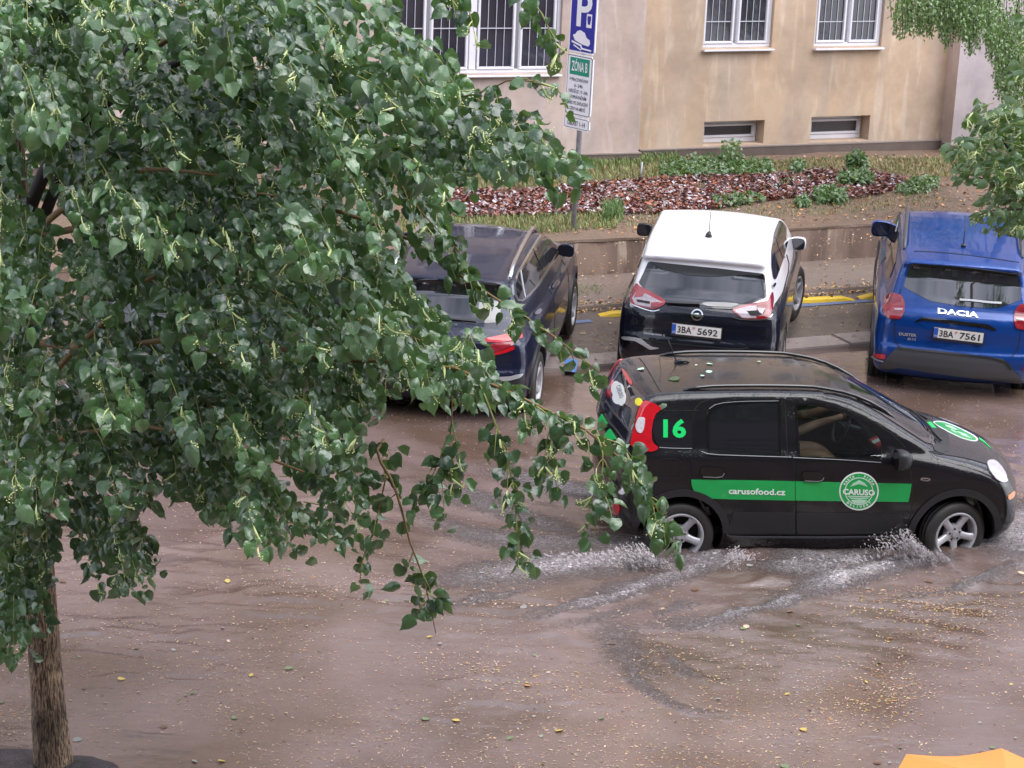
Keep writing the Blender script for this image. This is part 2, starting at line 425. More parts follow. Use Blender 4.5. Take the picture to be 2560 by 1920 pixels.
def wheel(parent, x, y, r, wdt, rimr, style, mt, mr, steer=0., spin=0., label=None):
    """wheel > tyre, rim; outer face towards sign(y)"""
    sg = 1 if y > 0 else -1
    wo = thing('wheel', None, None); wo.parent = parent; wo.location = (x, y, r); wo.rotation_euler = (0, spin, steer)
    for k in ('label', 'category'):
        if k in wo: del wo[k]
    if label: wo['label'] = label
    h = wdt/2
    prof = [(rimr-.01, -h*.8), (rimr, -h*.96), (r-.06, -h), (r-.02, -h*.9), (r, -h*.68), (r, -h*.3), (r-.008, -h*.28), (r-.008, -h*.22), (r, -h*.2), (r, h*.2), (r-.008, h*.22), (r-.008, h*.28), (r, h*.3), (r, h*.68), (r-.02, h*.9), (r-.06, h), (rimr+.01, h*.97), (rimr, h*.9), (rimr-.01, h*.8)]
    o = MB().lathe([(a, b*sg) for a, b in prof], 48).build('tyre', mt, wo, True)
    m = MB()
    m.lathe([(rimr+.004, sg*h*.9), (rimr-.008, sg*h*.96), (rimr-.022, sg*h*.88), (rimr-.03, sg*h*.2), (rimr-.03, -sg*h*.7)], 48)
    m.lathe([(rimr-.03, -sg*h*.2), (.001, -sg*h*.2)], 24, mi=1)
    ns = style
    hubf = sg*h*.62
    m.lathe([(.001, hubf+sg*.012), (.028, hubf+sg*.012), (.032, hubf), (.075, hubf-sg*.006), (.085, hubf-sg*.03), (.085, hubf-sg*.06)], 24)
    for k in range(ns):
        q = 2*math.pi*k/ns
        def P(rr, ww, yy): return (rr*math.cos(q)-ww*math.sin(q), yy, rr*math.sin(q)+ww*math.cos(q))
        rs = [(.05, .036, hubf-sg*.004), (.11, .030, hubf+sg*.004), (rimr*.72, .030, hubf+sg*.012), (rimr-.02, .042, sg*h*.86)]
        V = []
        for (rr, ww, yy) in rs:
            V += [P(rr, -ww, yy-sg*.012), P(rr, -ww*.55, yy), P(rr, ww*.55, yy), P(rr, ww, yy-sg*.012), P(rr, ww, yy-sg*.035), P(rr, -ww, yy-sg*.035)]
        Fc = [(i*6+j, i*6+(j+1) % 6, (i+1)*6+(j+1) % 6, (i+1)*6+j) for i in range(3) for j in range(6)]
        m.add(V, Fc)
    for k in range(5):
        q = 2*math.pi*(k+.5)/5; c = (.05*math.cos(q), hubf-sg*.002, .05*math.sin(q)); m.lathe([(.001, sg*.006), (.008, sg*.006), (.009, 0)], 8, c=c, mi=1)
    ro = m.build('rim', [mr, MATS['dark_hole']], wo, True); autosmooth(ro, 40)
    bm = bmesh.new(); bm.from_mesh(ro.data); bmesh.ops.recalc_face_normals(bm, faces=bm.faces); bm.to_mesh(ro.data); bm.free()
    return wo
def plate(parent, c, U, Vv, txt1, txt2, width=.52, hgt=.11, frame=False, eu=True):
    """number plate > its blue band and characters"""
    c = np.array(c, float); U = np.array(U, float); U /= np.linalg.norm(U); Vv = np.array(Vv, float); Vv -= U*np.dot(U, Vv); Vv /= np.linalg.norm(Vv); Nn = np.cross(U, Vv)
    R = np.stack([U, Vv, Nn], 1)
    m = MB()
    if frame: m.box(c-Nn*.006-Vv*.008, (width+.02, hgt+.03, .012), R, mi=1)
    m.box(c, (width, hgt, .006), R, mi=0)
    o = m.build('licence_plate', [MATS['plate_white'], MATS['black_plastic']], parent)
    b = MB().box(c+Nn*.004-U*(width/2-.022), (.042, hgt-.006, .003), R).build('eu_band', MATS['plate_blue'], o)
    F1 = c+Nn*.005
    flat_text('lettering', txt1, .098, MATS['ink'], o, F1-U*.205-Vv*.035, U, Vv, 'LEFT', .0015, fitw=.150)
    flat_text('lettering', txt2, .098, MATS['ink'], o, F1+U*.008-Vv*.035, U, Vv, 'LEFT', .0015, fitw=.212)
    flat_text('lettering', 'CZ', .022, MATS['plate_white'], o, F1+Nn*.001-U*(width/2-.022)-Vv*.042, U, Vv, 'CENTER', .0005)
    MB().tube([F1-U*.028+Vv*.028, F1-U*.028+Vv*.028+Nn*.002], .013, 12).build('inspection_sticker', MATS['sticker_pink'], o)
    return o
def mirror_obj(parent, c, sg, cap, glassm, yaw=0., w_=.19, h_=.15):
    """door mirror > glass ; c = centre in car coordinates, opens backwards (-x)"""
    V = []; Fc = []
    sec = [(-.055, .92), (-.05, 1.0), (0, .98), (.045, .80), (.075, .45), (.085, .05)]; n = 20
    for (x, k) in sec:
        for i in range(n):
            q = 2*math.pi*i/n; ce, se = math.cos(q), math.sin(q)
            ex = .62; yy = math.copysign(abs(ce)**ex, ce)*w_/2*k*(1 if ce*sg > 0 else .92); zz = math.copysign(abs(se)**ex, se)*h_/2*k*(1+.12*ce*sg)
            V.append((x, yy, zz))
    Fc = [(i*n+j, i*n+(j+1) % n, (i+1)*n+(j+1) % n, (i+1)*n+j) for i in range(len(sec)-1) for j in range(n)]+[tuple((len(sec)-1)*n+j for j in range(n))]
    m = MB().add(np.array(V), Fc)
    o = m.build('door_mirror', [cap, MATS['black_plastic']], parent, True); o.location = c; o.rotation_euler = (0, 0, yaw)
    g = MB(); pts = [(-.052, math.copysign(abs(math.cos(q))**.62, math.cos(q))*w_/2*.88, math.copysign(abs(math.sin(q))**.62, math.sin(q))*h_/2*.86) for q in [2*math.pi*i/n for i in range(n)]]
    g.add(pts, [tuple(range(n))]).build('mirror_glass', glassm, o)
    MB().tube([(.01, -sg*w_*.4, -h_*.25), (.02, -sg*(w_*.5+.10), -h_*.5)], [.035, .028], 8).build('mirror_arm', MATS['black_plastic'], o, True)
    return o
# ------------------------------------------------------------------ car materials
def paint(name, col, met=0., rough=.25, drops=.35, col2=None, cr_=.04):
    m = mat(name, col, rough, met, .12, .9, coat_rough=cr_, noise=(3, .5, col2 or tuple(c*.9 for c in col)))
    n = m.node_tree.nodes; l = m.node_tree.links; b = n['Principled BSDF']; tcn = n.new('ShaderNodeTexCoord')
    v = n.new('ShaderNodeTexVoronoi'); v.inputs['Scale'].default_value = 62; v.feature = 'SMOOTH_F1'; v.inputs['Smoothness'].default_value = .4
    l.new(tcn.outputs['Object'], v.inputs['Vector'])
    r = n.new('ShaderNodeMapRange'); r.inputs[1].default_value = .36; r.inputs[2].default_value = .12; r.inputs[3].default_value = 0; r.inputs[4].default_value = 1
    l.new(v.outputs['Distance'], r.inputs[0])
    t = n.new('ShaderNodeTexNoise'); t.inputs['Scale'].default_value = 9; t.inputs['Detail'].default_value = 3; l.new(tcn.outputs['Object'], t.inputs['Vector'])
    r2 = n.new('ShaderNodeMapRange'); r2.inputs[1].default_value = .42; r2.inputs[2].default_value = .60; l.new(t.outputs['Fac'], r2.inputs[0])
    ge = n.new('ShaderNodeNewGeometry'); sx = n.new('ShaderNodeSeparateXYZ'); l.new(ge.outputs['Normal'], sx.inputs[0])
    r3 = n.new('ShaderNodeMapRange'); r3.inputs[1].default_value = .3; r3.inputs[2].default_value = .85; r3.inputs[3].default_value = .12; l.new(sx.outputs[2], r3.inputs[0])
    mu = n.new('ShaderNodeMath'); mu.operation = 'MULTIPLY'; l.new(r.outputs[0], mu.inputs[0]); l.new(r2.outputs[0], mu.inputs[1])
    mu2 = n.new('ShaderNodeMath'); mu2.operation = 'MULTIPLY'; l.new(mu.outputs[0], mu2.inputs[0]); l.new(r3.outputs[0], mu2.inputs[1])
    bb = n.new('ShaderNodeBump'); bb.inputs['Strength'].default_value = drops; bb.inputs['Distance'].default_value = .004
    l.new(mu2.outputs[0], bb.inputs['Height']); l.new(bb.outputs[0], b.inputs['Normal']); l.new(bb.outputs[0], b.inputs['Coat Normal'])
    return m
paint('paint_black', (.006, .006, .008), drops=.8, cr_=.11, col2=(.012, .011, .013))
paint('paint_midnight', (.006, .007, .013), .0, drops=.35)
paint('paint_white', (.80, .79, .82), 0, .3, .1, (.74, .74, .78))
paint('paint_royal', (.004, .048, .24), .2, .3, .4, (.003, .037, .19))
paint('paint_navy', (.008, .012, .036), .2, .3, .4, (.010, .012, .028))
mat('black_plastic', (.018, .018, .02), .42, bump=(180, .2, .001))
mat('grey_plastic', (.055, .057, .065), .4)
mat('dark_hole', (.004, .004, .004), .8)
mat('rubber', (.012, .012, .013), .55, noise=(12, .6, (.03, .025, .022)), bump=(90, .3, .002))
mat('gloss_black', (.006, .006, .007), .08, coat=1.)
mat('rim_silver', (.58, .58, .61), .35, .35, noise=(8, .6, (.30, .29, .31)))
mat('chrome', (.75, .76, .78), .15, 1.)
mat('satin_silver', (.55, .56, .58), .35, .6)
mat('plate_white', (.72, .72, .70), .35, noise=(30, .6, (.60, .58, .54)))
mat('plate_blue', (.02, .09, .42), .35)
mat('ink', (.012, .012, .014), .5)
mat('sticker_pink', (.55, .2, .2), .5)
mat('decal_green', (.005, .36, .08), .3, coat=.6, noise=(6, .4, (.004, .31, .07)))
mat('decal_green_bright', (.005, .58, .13), .35)
mat('decal_white', (.75, .77, .75), .4)
mat('decal_pale', (.42, .66, .48), .4)
mat('decal_grey', (.30, .31, .33), .5)
mat('decal_yellow', (.75, .70, .03), .4)
mat('lamp_red', (.52, .006, .014), .12, coat=1., noise=(25, .5, (.40, .004, .012)))
mat('lamp_mid_red', (.24, .008, .015), .12, coat=1., noise=(25, .5, (.15, .004, .01)))
mat('lamp_smoke', (.36, .31, .34), .12, coat=1., noise=(40, .7, (.20, .16, .19)))
mat('lamp_dark_red', (.16, .008, .014), .1, coat=1., noise=(30, .6, (.32, .02, .03)))
mat('lamp_clear', (.62, .60, .63), .12, coat=1., noise=(40, .6, (.40, .38, .42)))
mat('lamp_amber', (.75, .26, .06), .15, coat=1.)
mat('leather', (.05, .05, .055), .6, bump=(60, .3, .003))
mat('seat_cloth', (.045, .047, .052), .85, bump=(90, .4, .003))
def glass(name, tintc, refl=.10, rough=.01):
    m = bpy.data.materials.new(name); m.use_nodes = True; n = m.node_tree.nodes; l = m.node_tree.links; n.clear()
    o = n.new('ShaderNodeOutputMaterial'); t = n.new('ShaderNodeBsdfTransparent'); t.inputs[0].default_value = (*tintc, 1)
    g = n.new('ShaderNodeBsdfGlossy'); g.inputs['Roughness'].default_value = rough; g.inputs[0].default_value = (.95, .97, 1, 1)
    fr = n.new('ShaderNodeFresnel'); fr.inputs[0].default_value = 1.5; ad = n.new('ShaderNodeMath'); ad.operation = 'ADD'; ad.inputs[1].default_value = refl; ad.use_clamp = True
    x = n.new('ShaderNodeMixShader'); l.new(fr.outputs[0], ad.inputs[0]); l.new(ad.outputs[0], x.inputs[0]); l.new(t.outputs[0], x.inputs[1]); l.new(g.outputs[0], x.inputs[2]); l.new(x.outputs[0], o.inputs[0])
    MATS[name] = m; return m
glass('glass_clear', (.62, .70, .68), .06)
glass('glass_tint', (.34, .40, .39), .07)
mat('glass_privacy', (.010, .010, .013), .06, 0, .8, coat=.6)
mat('glass_rear', (.012, .013, .017), .05, 0, .9, coat=1., noise=(2.2, 1., (.018, .018, .024)))
# rear panes with demister lines and wet, misted glass
def misty(name, amt, base=(.012, .013, .017)):
    m = mat(name, base, .04, 0, 1.0, coat=1.0); n = m.node_tree.nodes; l = m.node_tree.links; b = n['Principled BSDF']; tcn = n.new('ShaderNodeTexCoord')
    t = n.new('ShaderNodeTexNoise'); t.inputs['Scale'].default_value = 5; t.inputs['Detail'].default_value = 8; l.new(tcn.outputs['Object'], t.inputs['Vector'])
    t2 = n.new('ShaderNodeTexNoise'); t2.inputs['Scale'].default_value = 170; t2.inputs['Detail'].default_value = 1; l.new(tcn.outputs['Object'], t2.inputs['Vector'])
    r = n.new('ShaderNodeMapRange'); r.inputs[1].default_value = .4; r.inputs[2].default_value = .7; r.inputs[3].default_value = .02; r.inputs[4].default_value = amt; l.new(t.outputs['Fac'], r.inputs[0])
    l.new(r.outputs[0], b.inputs['Roughness']); 
    bb = n.new('ShaderNodeBump'); bb.inputs['Strength'].default_value = .02; bb.inputs['Distance'].default_value = .002; l.new(t2.outputs['Fac'], bb.inputs['Height']); l.new(bb.outputs[0], b.inputs['Coat Normal'])
    return m
misty('glass_misty', .04)

# ------------------------------------------------------------------ the black delivery car driving through the water
PANDA = dict(
    low=[(-1.62, .30), (-1.74, .36), (-1.80, .50), (-1.80, .68), (-1.77, .76), (-1.77, .95), (-1.74, 1.12), (-1.5, 1.14), (.75, 1.09), (1.02, 1.07), (1.30, 1.02), (1.58, .945), (1.80, .84), (1.90, .70), (1.95, .50), (1.94, .33), (1.80, .20), (1.3, .10), (-1.3, .10)],
    gh=[(-1.78, .95), (-1.74, 1.18), (-1.63, 1.42), (-1.58, 1.49), (-1.45, 1.525), (-1.0, 1.55), (-.5, 1.555), (-.05, 1.545), (.25, 1.505), (.50, 1.41), (.85, 1.22), (1.14, 1.06), (1.12, .85), (-1.6, .85)],
    Wl=([.15, .3, .5, .8, 1.0, 1.1, 1.2], [.74, .80, .825, .835, .82, .79, .74]), Wg=([.8, 1.0, 1.15, 1.3, 1.42, 1.5, 1.56], [.80, .80, .765, .715, .665, .635, .60]),
    bowF=.40, bowR=.14, crown=.06, gbF=.22, gbR=.10, gcrown=.09, tapF=.10, tapR=.10, gtF=.03, gtR=.03, xt=.9, kl=.115, kg=.05, ks=.03,
    xr=-1.20, xf=1.20, rw=.295, ra=.365, lo=(-1.95, -.95, .0), hi=(2.05, .95, 1.65))
PPOSE = (2.561, 17.77, .1279, -.14, 0.0)
car = Car('delivery_car', 'black delivery car with green stripe and number 16 driving through the flood water', 'car', PANDA, PPOSE)
zA = lambda *p: [(1480+u*.4883, 840+v*.4883) for u, v in p]
zB = lambda *p: [(1480+u/5.53, 860+v/5.53) for u, v in p]
zC = lambda *p: [(1860+u/5.53, 860+v/5.53) for u, v in p]
zD = lambda *p: [(2160+u/5.53, 920+v/5.53) for u, v in p]
zE = lambda *p: [(1480+u/5.53, 1180+v/5.53) for u, v in p]
zF = lambda *p: [(2160+u/5.53, 1180+v/5.53) for u, v in p]
rearglass = zA((600, 604), (600, 405), (622, 375), (690, 350), (800, 340), (955, 337), (962, 608))
frontglass = zA((1062, 618), (1048, 348), (1150, 354), (1290, 390), (1400, 447), (1462, 500), (1488, 545), (1486, 634))
windsc = zA((1245, 188), (1330, 225), (1440, 290), (1530, 350), (1640, 440), (1700, 520), (1712, 562), (1640, 520), (1500, 425), (1400, 365), (1325, 312), (1300, 262))
def loc2(px, ax, off=0):
    P, h = car.cast(np.array(px), off); return P[:, [0, 2]] if ax == 'y' else P[:, [0, 1]]
fg = loc2(frontglass, 'y'); rg = loc2(rearglass, 'y')
wsz = [(1.10, .0), (1.05, .38), (.93, .66), (.30, .52), (.36, 0), (.30, -.52), (.93, -.66), (1.05, -.38)]
cuts = [('y', fg, lambda C: (np.abs(C[:, 1]) > .4)), ('z', np.array(wsz)*.97+np.array([.01, 0]), lambda C: (C[:, 2] > 1.04) & (C[:, 0] > .3))]
K = MATS
car.shell(.02, K['paint_black'], cuts)
R = car.root
# doors: seal below, panel above, pane and frame on top
rdoor = zA((512, 600), (516, 440), (530, 370), (560, 340), (620, 322), (720, 314), (985, 315), (990, 400), (1000, 618), (1036, 640), (1042, 1018), (700, 1018), (684, 985), (660, 925), (620, 870), (560, 838), (516, 800), (510, 730))
fdoor = zA((994, 315), (1110, 318), (1250, 350), (1400, 415), (1530, 500), (1600, 565), (1626, 650), (1640, 760), (1640, 850), (1618, 960), (1600, 1016), (1050, 1018), (1044, 640), (1008, 618), (998, 400))
def grow(px, d):
    c = np.mean(px, 0); p = np.array(px, float); q = []
    n = len(p)
    for i in range(n):
        t = p[(i+1) % n]-p[i-1]; t /= np.linalg.norm(t)+1e-9; q.append(p[i]+np.array([t[1], -t[0]])*d)
    q = np.array(q)
    def area(a): return .5*np.sum(a[:, 0]*np.roll(a[:, 1], -1)-np.roll(a[:, 0], -1)*a[:, 1])
    if (abs(area(q)) > abs(area(p))) != (d > 0): q = 2*p-q
    return [tuple(v) for v in q]
for nm, dr, gl, gm in (('door', rdoor, rearglass, 'glass_privacy'), ('door', fdoor, frontglass, 'glass_tint')):
    hole = grow(gl, 3)
    car.patch('door_seal', grow(dr, 1.8), K['dark_hole'], .0015, holes=[hole], mirror=True, depth=.004)
    d1, d2 = car.patch('door', dr, K['paint_black'], .005, holes=[hole], mirror=True, depth=.01)
    for dd, mir in ((d1, 0), (d2, 1)):
        P0 = car.patch('window_frame', grow(gl, 6), K['gloss_black'], .009, holes=[grow(gl, -1.5)], depth=.022, parent=dd)
        P1 = car.patch('window_pane', grow(gl, 1), K[gm], .002 if gm == 'glass_tint' else .004, depth=.003, parent=dd)
        if mir:
            for o_ in (P0, P1):
                for v in o_.data.vertices: v.co.y *= -1
                o_.data.flip_normals()
qwin = zA((345, 383), (450, 381), (510, 384), (510, 572), (430, 572), (345, 566), (322, 535), (312, 480), (318, 420))
car.patch('quarter_window', qwin, K['glass_privacy'], .005, mirror=True)
wsm = [(1.105, .0), (1.075, .36), (.95, .665), (.62, .60), (.27, .53), (.335, .25), (.345, 0), (.335, -.25), (.27, -.53), (.62, -.60), (.95, -.665), (1.075, -.36)]
car.axpatch('windscreen', 'z', wsm, K['glass_clear'], .002, .05, smooth=1, depth=.003)
car.axpatch('windscreen_frame', 'z', [(x*1.02+.012, y*1.045) for x, y in wsm], K['gloss_black'], .005, .04, holes=[[(x*.98+.006, y*.955) for x, y in wsm]], depth=.02)
cowl = [(1.08, 0), (1.05, .38), (.95, .69), (1.10, .69), (1.24, .36), (1.28, 0), (1.24, -.36), (1.10, -.69), (.95, -.69), (1.05, -.38)]
car.axpatch('cowl_panel', 'z', cowl, K['black_plastic'], .004, .05)
car.line('bonnet_seam', zD((905, 1150), (1050, 1150), (1090, 1080), (1080, 1010), (1000, 900), (860, 740), (560, 560)), K['dark_hole'], 2.2, .003)
car.line('bonnet_seam', zD((900, 1155), (1000, 1180), (1250, 1215), (1450, 1250), (1700, 1325)), K['dark_hole'], 1.6, .003)
# wipers
for a, b in (((1.12, -.45), (1.0, .05)), ((1.17, .12), (1.04, .56))):
    m = MB(); p = []
    for t in np.linspace(0, 1, 8):
        x = a[0]+(b[0]-a[0])*t; y = a[1]+(b[1]-a[1])*t; q, _ = march(car.sh.fr, np.array([[x, y, 2.3]]), np.array([[0, 0, -1.]]), .02, 0, 2); p.append(q[0])
    m.tube(p, [.012]*3+[.008]*5, 6).build('wiper', K['black_plastic'], R, True)
# roof rails
for sg in (-1, 1):
    p = []
    for t in np.linspace(0, 1, 16):
        x = -1.20+1.88*t; y = sg*(.535-.02*t); q, _ = march(car.sh.fr, np.array([[x, y, 2.3]]), np.array([[0, 0, -1.]]), 0, 0, 2); hgt = .024*min(1, math.sin(math.pi*t)*3.2); p.append(q[0]+np.array([0, 0, hgt]))
    MB().tube(p, [.012]+[.016]*14+[.010], 8).build('roof_rail', K['gloss_black'], R, True)
# roof seams, antenna
car.line('roof_seam', zB((610, 152), (700, 240), (800, 400), (900, 580), (950, 655)), K['dark_hole'], 1.8, .003)
car.line('roof_seam', zB((905, 60), (938, 250), (958, 400), (930, 520)), K['dark_hole'], 1.0, .002)
q, _ = march(car.sh.fr, np.array([[-1.13, .20, 2.3]]), np.array([[0, 0, -1.]]), 0, 0, 2); q = q[0]
m = MB().tube([q, q+[0.05, 0, .02], q+[.10, 0, .018], q+[.14, 0, .002]], [.022, .02, .012, .004], 8); m.tube([q+[.01, 0, .02], q+[-.07, 0, .21]], [.005, .0025], 6)
m.build('antenna', K['black_plastic'], R, True)
# tailgate side, lamps, stickers
bigrear = zB((398, 250), (404, 330), (470, 470), (560, 580), (640, 650), (740, 765), (690, 790), (630, 900), (590, 1060), (560, 1200), (430, 1180), (250, 1050), (165, 880), (195, 720), (262, 470), (330, 330))
car.patch('rear_window', bigrear, K['glass_rear'], .004, smooth=1)
car.line('tailgate_seam', zB((520, 1400), (430, 1330), (330, 1180), (230, 1080), (170, 960)), K['grey_plastic'], 3, .006)
car.line('tailgate_seam', zB((560, 1230), (500, 1180), (380, 1040), (280, 930), (200, 800)), K['grey_plastic'], 4, .008)
car.patch('brake_light', zB((405, 345), (430, 335), (490, 420), (555, 520), (545, 560), (515, 550), (450, 450)), K['lamp_red'], .012, 4)
car.patch('tail_light', zB((720, 778), (790, 790), (880, 830), (965, 882), (930, 930), (880, 965), (850, 1050), (825, 1180), (828, 1320), (860, 1385), (928, 1430), (880, 1475), (800, 1492), (690, 1470), (525, 1400), (555, 1230), (600, 1060), (640, 900), (680, 820)), K['lamp_red'], .016, 5, mirror=True, smooth=1)
car.patch('reversing_lens', zB((640, 1010), (735, 1010), (730, 1100), (715, 1180), (680, 1240), (620, 1210), (595, 1130)), K['lamp_clear'], .022, 4)
car.patch('rear_trim', zB((275, 440), (290, 350), (345, 285), (385, 240), (395, 255), (350, 320), (300, 420), (240, 560), (190, 700), (180, 690), (215, 560)), K['lamp_dark_red'], .005, 4, smooth=0)
car.patch('cloud_sticker', zB((300, 520), (335, 505), (370, 530), (410, 548), (438, 600), (440, 650), (462, 700), (458, 780), (440, 830), (400, 858), (370, 830), (325, 830), (290, 790), (275, 740), (290, 700), (262, 650), (265, 580)), K['decal_white'], .008, 4)
car.textpx('sticker_lettering', 'CARUSO', K['decal_grey'], zB((330, 590))[0], (20/5.53*1.4, 60/5.53*1.4), (22/5.53*3.5, -26/5.53*2.0), .0105, .02, fit=2.0)
car.patch('round_sticker', [(1480+643/5.53+9.4*math.cos(a), 860+797/5.53+10*math.sin(a)) for a in np.linspace(0, 2*math.pi, 18)[:-1]], K['decal_yellow'], .008, 4)
for pl in (((125, 965), (208, 1100), (112, 1210), (62, 1090)), ((240, 1170), (332, 1312), (240, 1328), (158, 1265))):
    car.patch('green_diamond', zB(*pl), K['decal_green_bright'], .008, 5, smooth=0)
car.textpx('number_decal', '16', K['decal_green_bright'], (1480+985/5.53, 860+1280/5.53), (60.0, .8), (0, -60.0), .009, .035, fit=.95)
# bumper lights rear
car.patch('reflector', zE((265, 430), (330, 425), (375, 490), (380, 560), (340, 600), (290, 590)), K['lamp_red'], .01, 4)
car.patch('fog_lamp', zE((350, 280), (430, 210), (475, 230), (470, 290), (410, 320)), K['lamp_clear'], .01, 4)
car.line('bumper_edge', zE((205, 660), (330, 730), (440, 780), (560, 780), (610, 740), (680, 600)), K['grey_plastic'], 4, .01)
# side decals
car.patch('green_stripe', zA((508, 735), (800, 739), (1040, 744), (1300, 750), (1637, 757), (1631, 800), (1620, 850), (1300, 846), (1000, 842), (700, 836), (590, 832), (550, 822), (525, 800), (512, 770)), K['decal_green'], .0085, 6, smooth=0, depth=.003)
car.line('stripe_seam', zA((1041, 744), (1041, 842)), K['dark_hole'], 1.2, .010)
car.textpx('side_lettering', 'carusofood.cz', K['decal_white'], zA((700, 808))[0], (20.5, .5), (0, -20.5), .011, .02, fit=6.9)
LC = np.array(zA((1367, 795))[0])
def disc(r1, r0=0, n=40): 
    o_ = [(LC[0]+r1*math.cos(a), LC[1]+r1*.965*math.sin(a)) for a in np.linspace(0, 2*math.pi, n+1)[:-1]]
    return o_
car.patch('logo_disc', disc(49.5), K['decal_white'], .0105, 6, smooth=0, depth=.003)
car.patch('logo_disc', disc(46.0), K['decal_green'], .012, 6, smooth=0, depth=.002)
car.patch('logo_ring', disc(35.5), K['decal_white'], .0132, 6, holes=[disc(33.8)], smooth=0, depth=.002)
car.textpx('logo_lettering', 'CARUSO', K['decal_white'], LC+[-40, 7.5], (17.5, .7), (0, -19), .0145, .03, fit=4.55)
def arctext(txt, r, a0, a1, h, flip=False, nm='logo_lettering'):
    n = len(txt)
    for i, ch in enumerate(txt):
        if ch == ' ': continue
        a = math.radians(a0+(a1-a0)*(i+.5)/n); c, s_ = math.cos(a), math.sin(a)
        p = LC+np.array([r*c, -r*.965*s_]); u = np.array([s_, c]) if not flip else np.array([-s_, -c]); v = np.array([c, -s_]) if not flip else np.array([-c, s_])
        car.textpx(nm, ch, K['decal_white'], p, u*h, v*h, .0145, .02, align='CENTER')
arctext('PASTA · PIZZA', 37, 158, 22, 8.5)
arctext('DELIVERY', 43.5, 222, 318, 8.5, True)
zL = lambda *p: [(LC[0]+x, LC[1]+y) for x, y in p]
for poly in ([(-22, -11), (-14, -20), (-6, -24), (0, -28), (8, -24), (15, -20), (22, -11), (10, -15), (0, -18), (-10, -15)], [(-26, 16), (26, 16), (20, 19), (-20, 19)], [(-20, 22), (0, 20), (20, 22), (14, 29), (0, 33), (-14, 29)]):
    car.patch('logo_mark', zL(*poly), K['decal_pale'], .0140, 5, smooth=0, depth=.002)
car.line('logo_mark', zL((-28, 12.5), (28, 13.5)), K['decal_white'], 1.2, .0145, smooth=0)
car.line('window_highlight', zA((560, 590), (600, 606), (800, 613), (1020, 620)), K['decal_grey'], 1.6, .011)  # grey lines painted as highlights along the window edges
car.line('window_highlight', zA((1030, 622), (1300, 634), (1480, 648)), K['decal_grey'], 1.6, .011)
car.line('window_highlight', zA((600, 372), (640, 345), (760, 334), (955, 332)), K['decal_grey'], 1.2, .012)
car.line('side_seam', zA((345, 570), (430, 575), (545, 575)), K['decal_grey'], 1.4, .004)
car.line('side_seam', zA((360, 381), (450, 380), (548, 383)), K['dark_hole'], 1.4, .006)
# handles, fuel flap, mouldings, badge
for pl in (((560, 672), (670, 675), (678, 700), (665, 722), (570, 718), (555, 700)), ((1080, 695), (1180, 698), (1188, 722), (1175, 742), (1090, 738), (1074, 718))):
    a_, b_ = car.patch('door_handle', zA(*pl), K['gloss_black'], .024, 4, mirror=True, depth=.03)
    car.line('handle_edge', zA(*[(u, v+4) for u, v in pl[2:5]]), K['satin_silver'], 1.0, .026, smooth=1)
car.line('fuel_flap_seam', zA((330, 720), (330, 640), (360, 628), (440, 630), (458, 650), (460, 720), (440, 730), (340, 728)), K['dark_hole'], 1.3, .002, closed=True)
car.patch('door_moulding', zA((722, 903), (1040, 905), (1042, 1012), (696, 1012)), K['black_plastic'], .011, 8, mirror=True)
car.patch('door_moulding', zA((1046, 905), (1590, 912), (1598, 1012), (1048, 1012)), K['black_plastic'], .011, 8, mirror=True)
car.line('sill_highlight', zA((690, 1015), (710, 1032), (1150, 1034), (1560, 1030), (1605, 1015)), K['grey_plastic'], 3.5, .016)  # light caught along the sill, painted as a grey line
car.patch('side_repeater', zA((1678, 733), (1690, 725), (1725, 726), (1736, 735), (1725, 745), (1690, 743)), K['chrome'], .009, 3, mirror=True)
car.patch('repeater_lens', zA((1692, 735), (1722, 733), (1722, 738), (1692, 739)), K['dark_hole'], .012, 3, smooth=0)
# wheel arch trims
for (c, r1, r0) in ((-1.20, .425, .365), (1.20, .425, .365)):
    th = np.linspace(math.radians(4), math.radians(176), 24)
    ring = [(c+r1*math.cos(a), .305+r1*math.sin(a)) for a in th]+[(c+r0*math.cos(a), .305+r0*math.sin(a)) for a in th[::-1]]
    car.axpatch('wheel_arch_trim', 'y', ring, K['black_plastic'], .014, .03, smooth=0, depth=.05)
car.patch('headlight', zA((2022, 645), (2035, 632), (2065, 632), (2095, 660), (2120, 700), (2133, 742), (2105, 750), (2072, 733), (2040, 690)), K['lamp_clear'], .012, 4, mirror=True)
car.patch('indicator', zF((1990, 340), (2030, 300), (2095, 245), (2100, 300), (2060, 365), (2005, 390)), K['lamp_amber'], .008, 4, mirror=True)
car.patch('bonnet_logo', zD((945, 745), (1000, 728), (1100, 735), (1250, 790), (1400, 860), (1530, 930), (1585, 985), (1555, 1010), (1480, 1005), (1350, 970), (1200, 900), (1050, 820)), K['decal_white'], .005, 4)
car.patch('bonnet_logo', zD((965, 750), (1010, 738), (1100, 745), (1245, 800), (1390, 868), (1510, 934), (1562, 982), (1540, 998), (1480, 993), (1355, 958), (1210, 890), (1065, 812)), K['decal_green'], .007, 4, depth=.004)
for pl in (((1120, 780), (1200, 800), (1300, 850), (1250, 850), (1130, 800)), ((1090, 790), (1160, 830), (1110, 800)), ((1290, 870), (1450, 930), (1400, 925), (1300, 890)), ((1340, 900), (1500, 965), (1430, 955), (1340, 920)), ((1200, 840), (1290, 885), (1270, 890), (1200, 855))):
    car.patch('bonnet_logo_mark', zD(*pl), K['decal_pale'], .009, 4, smooth=0, depth=.003)
car.patch('bonnet_stripe', zD((868, 745), (925, 740), (1005, 828), (940, 818)), K['decal_green_bright'], .005, 4, smooth=0)
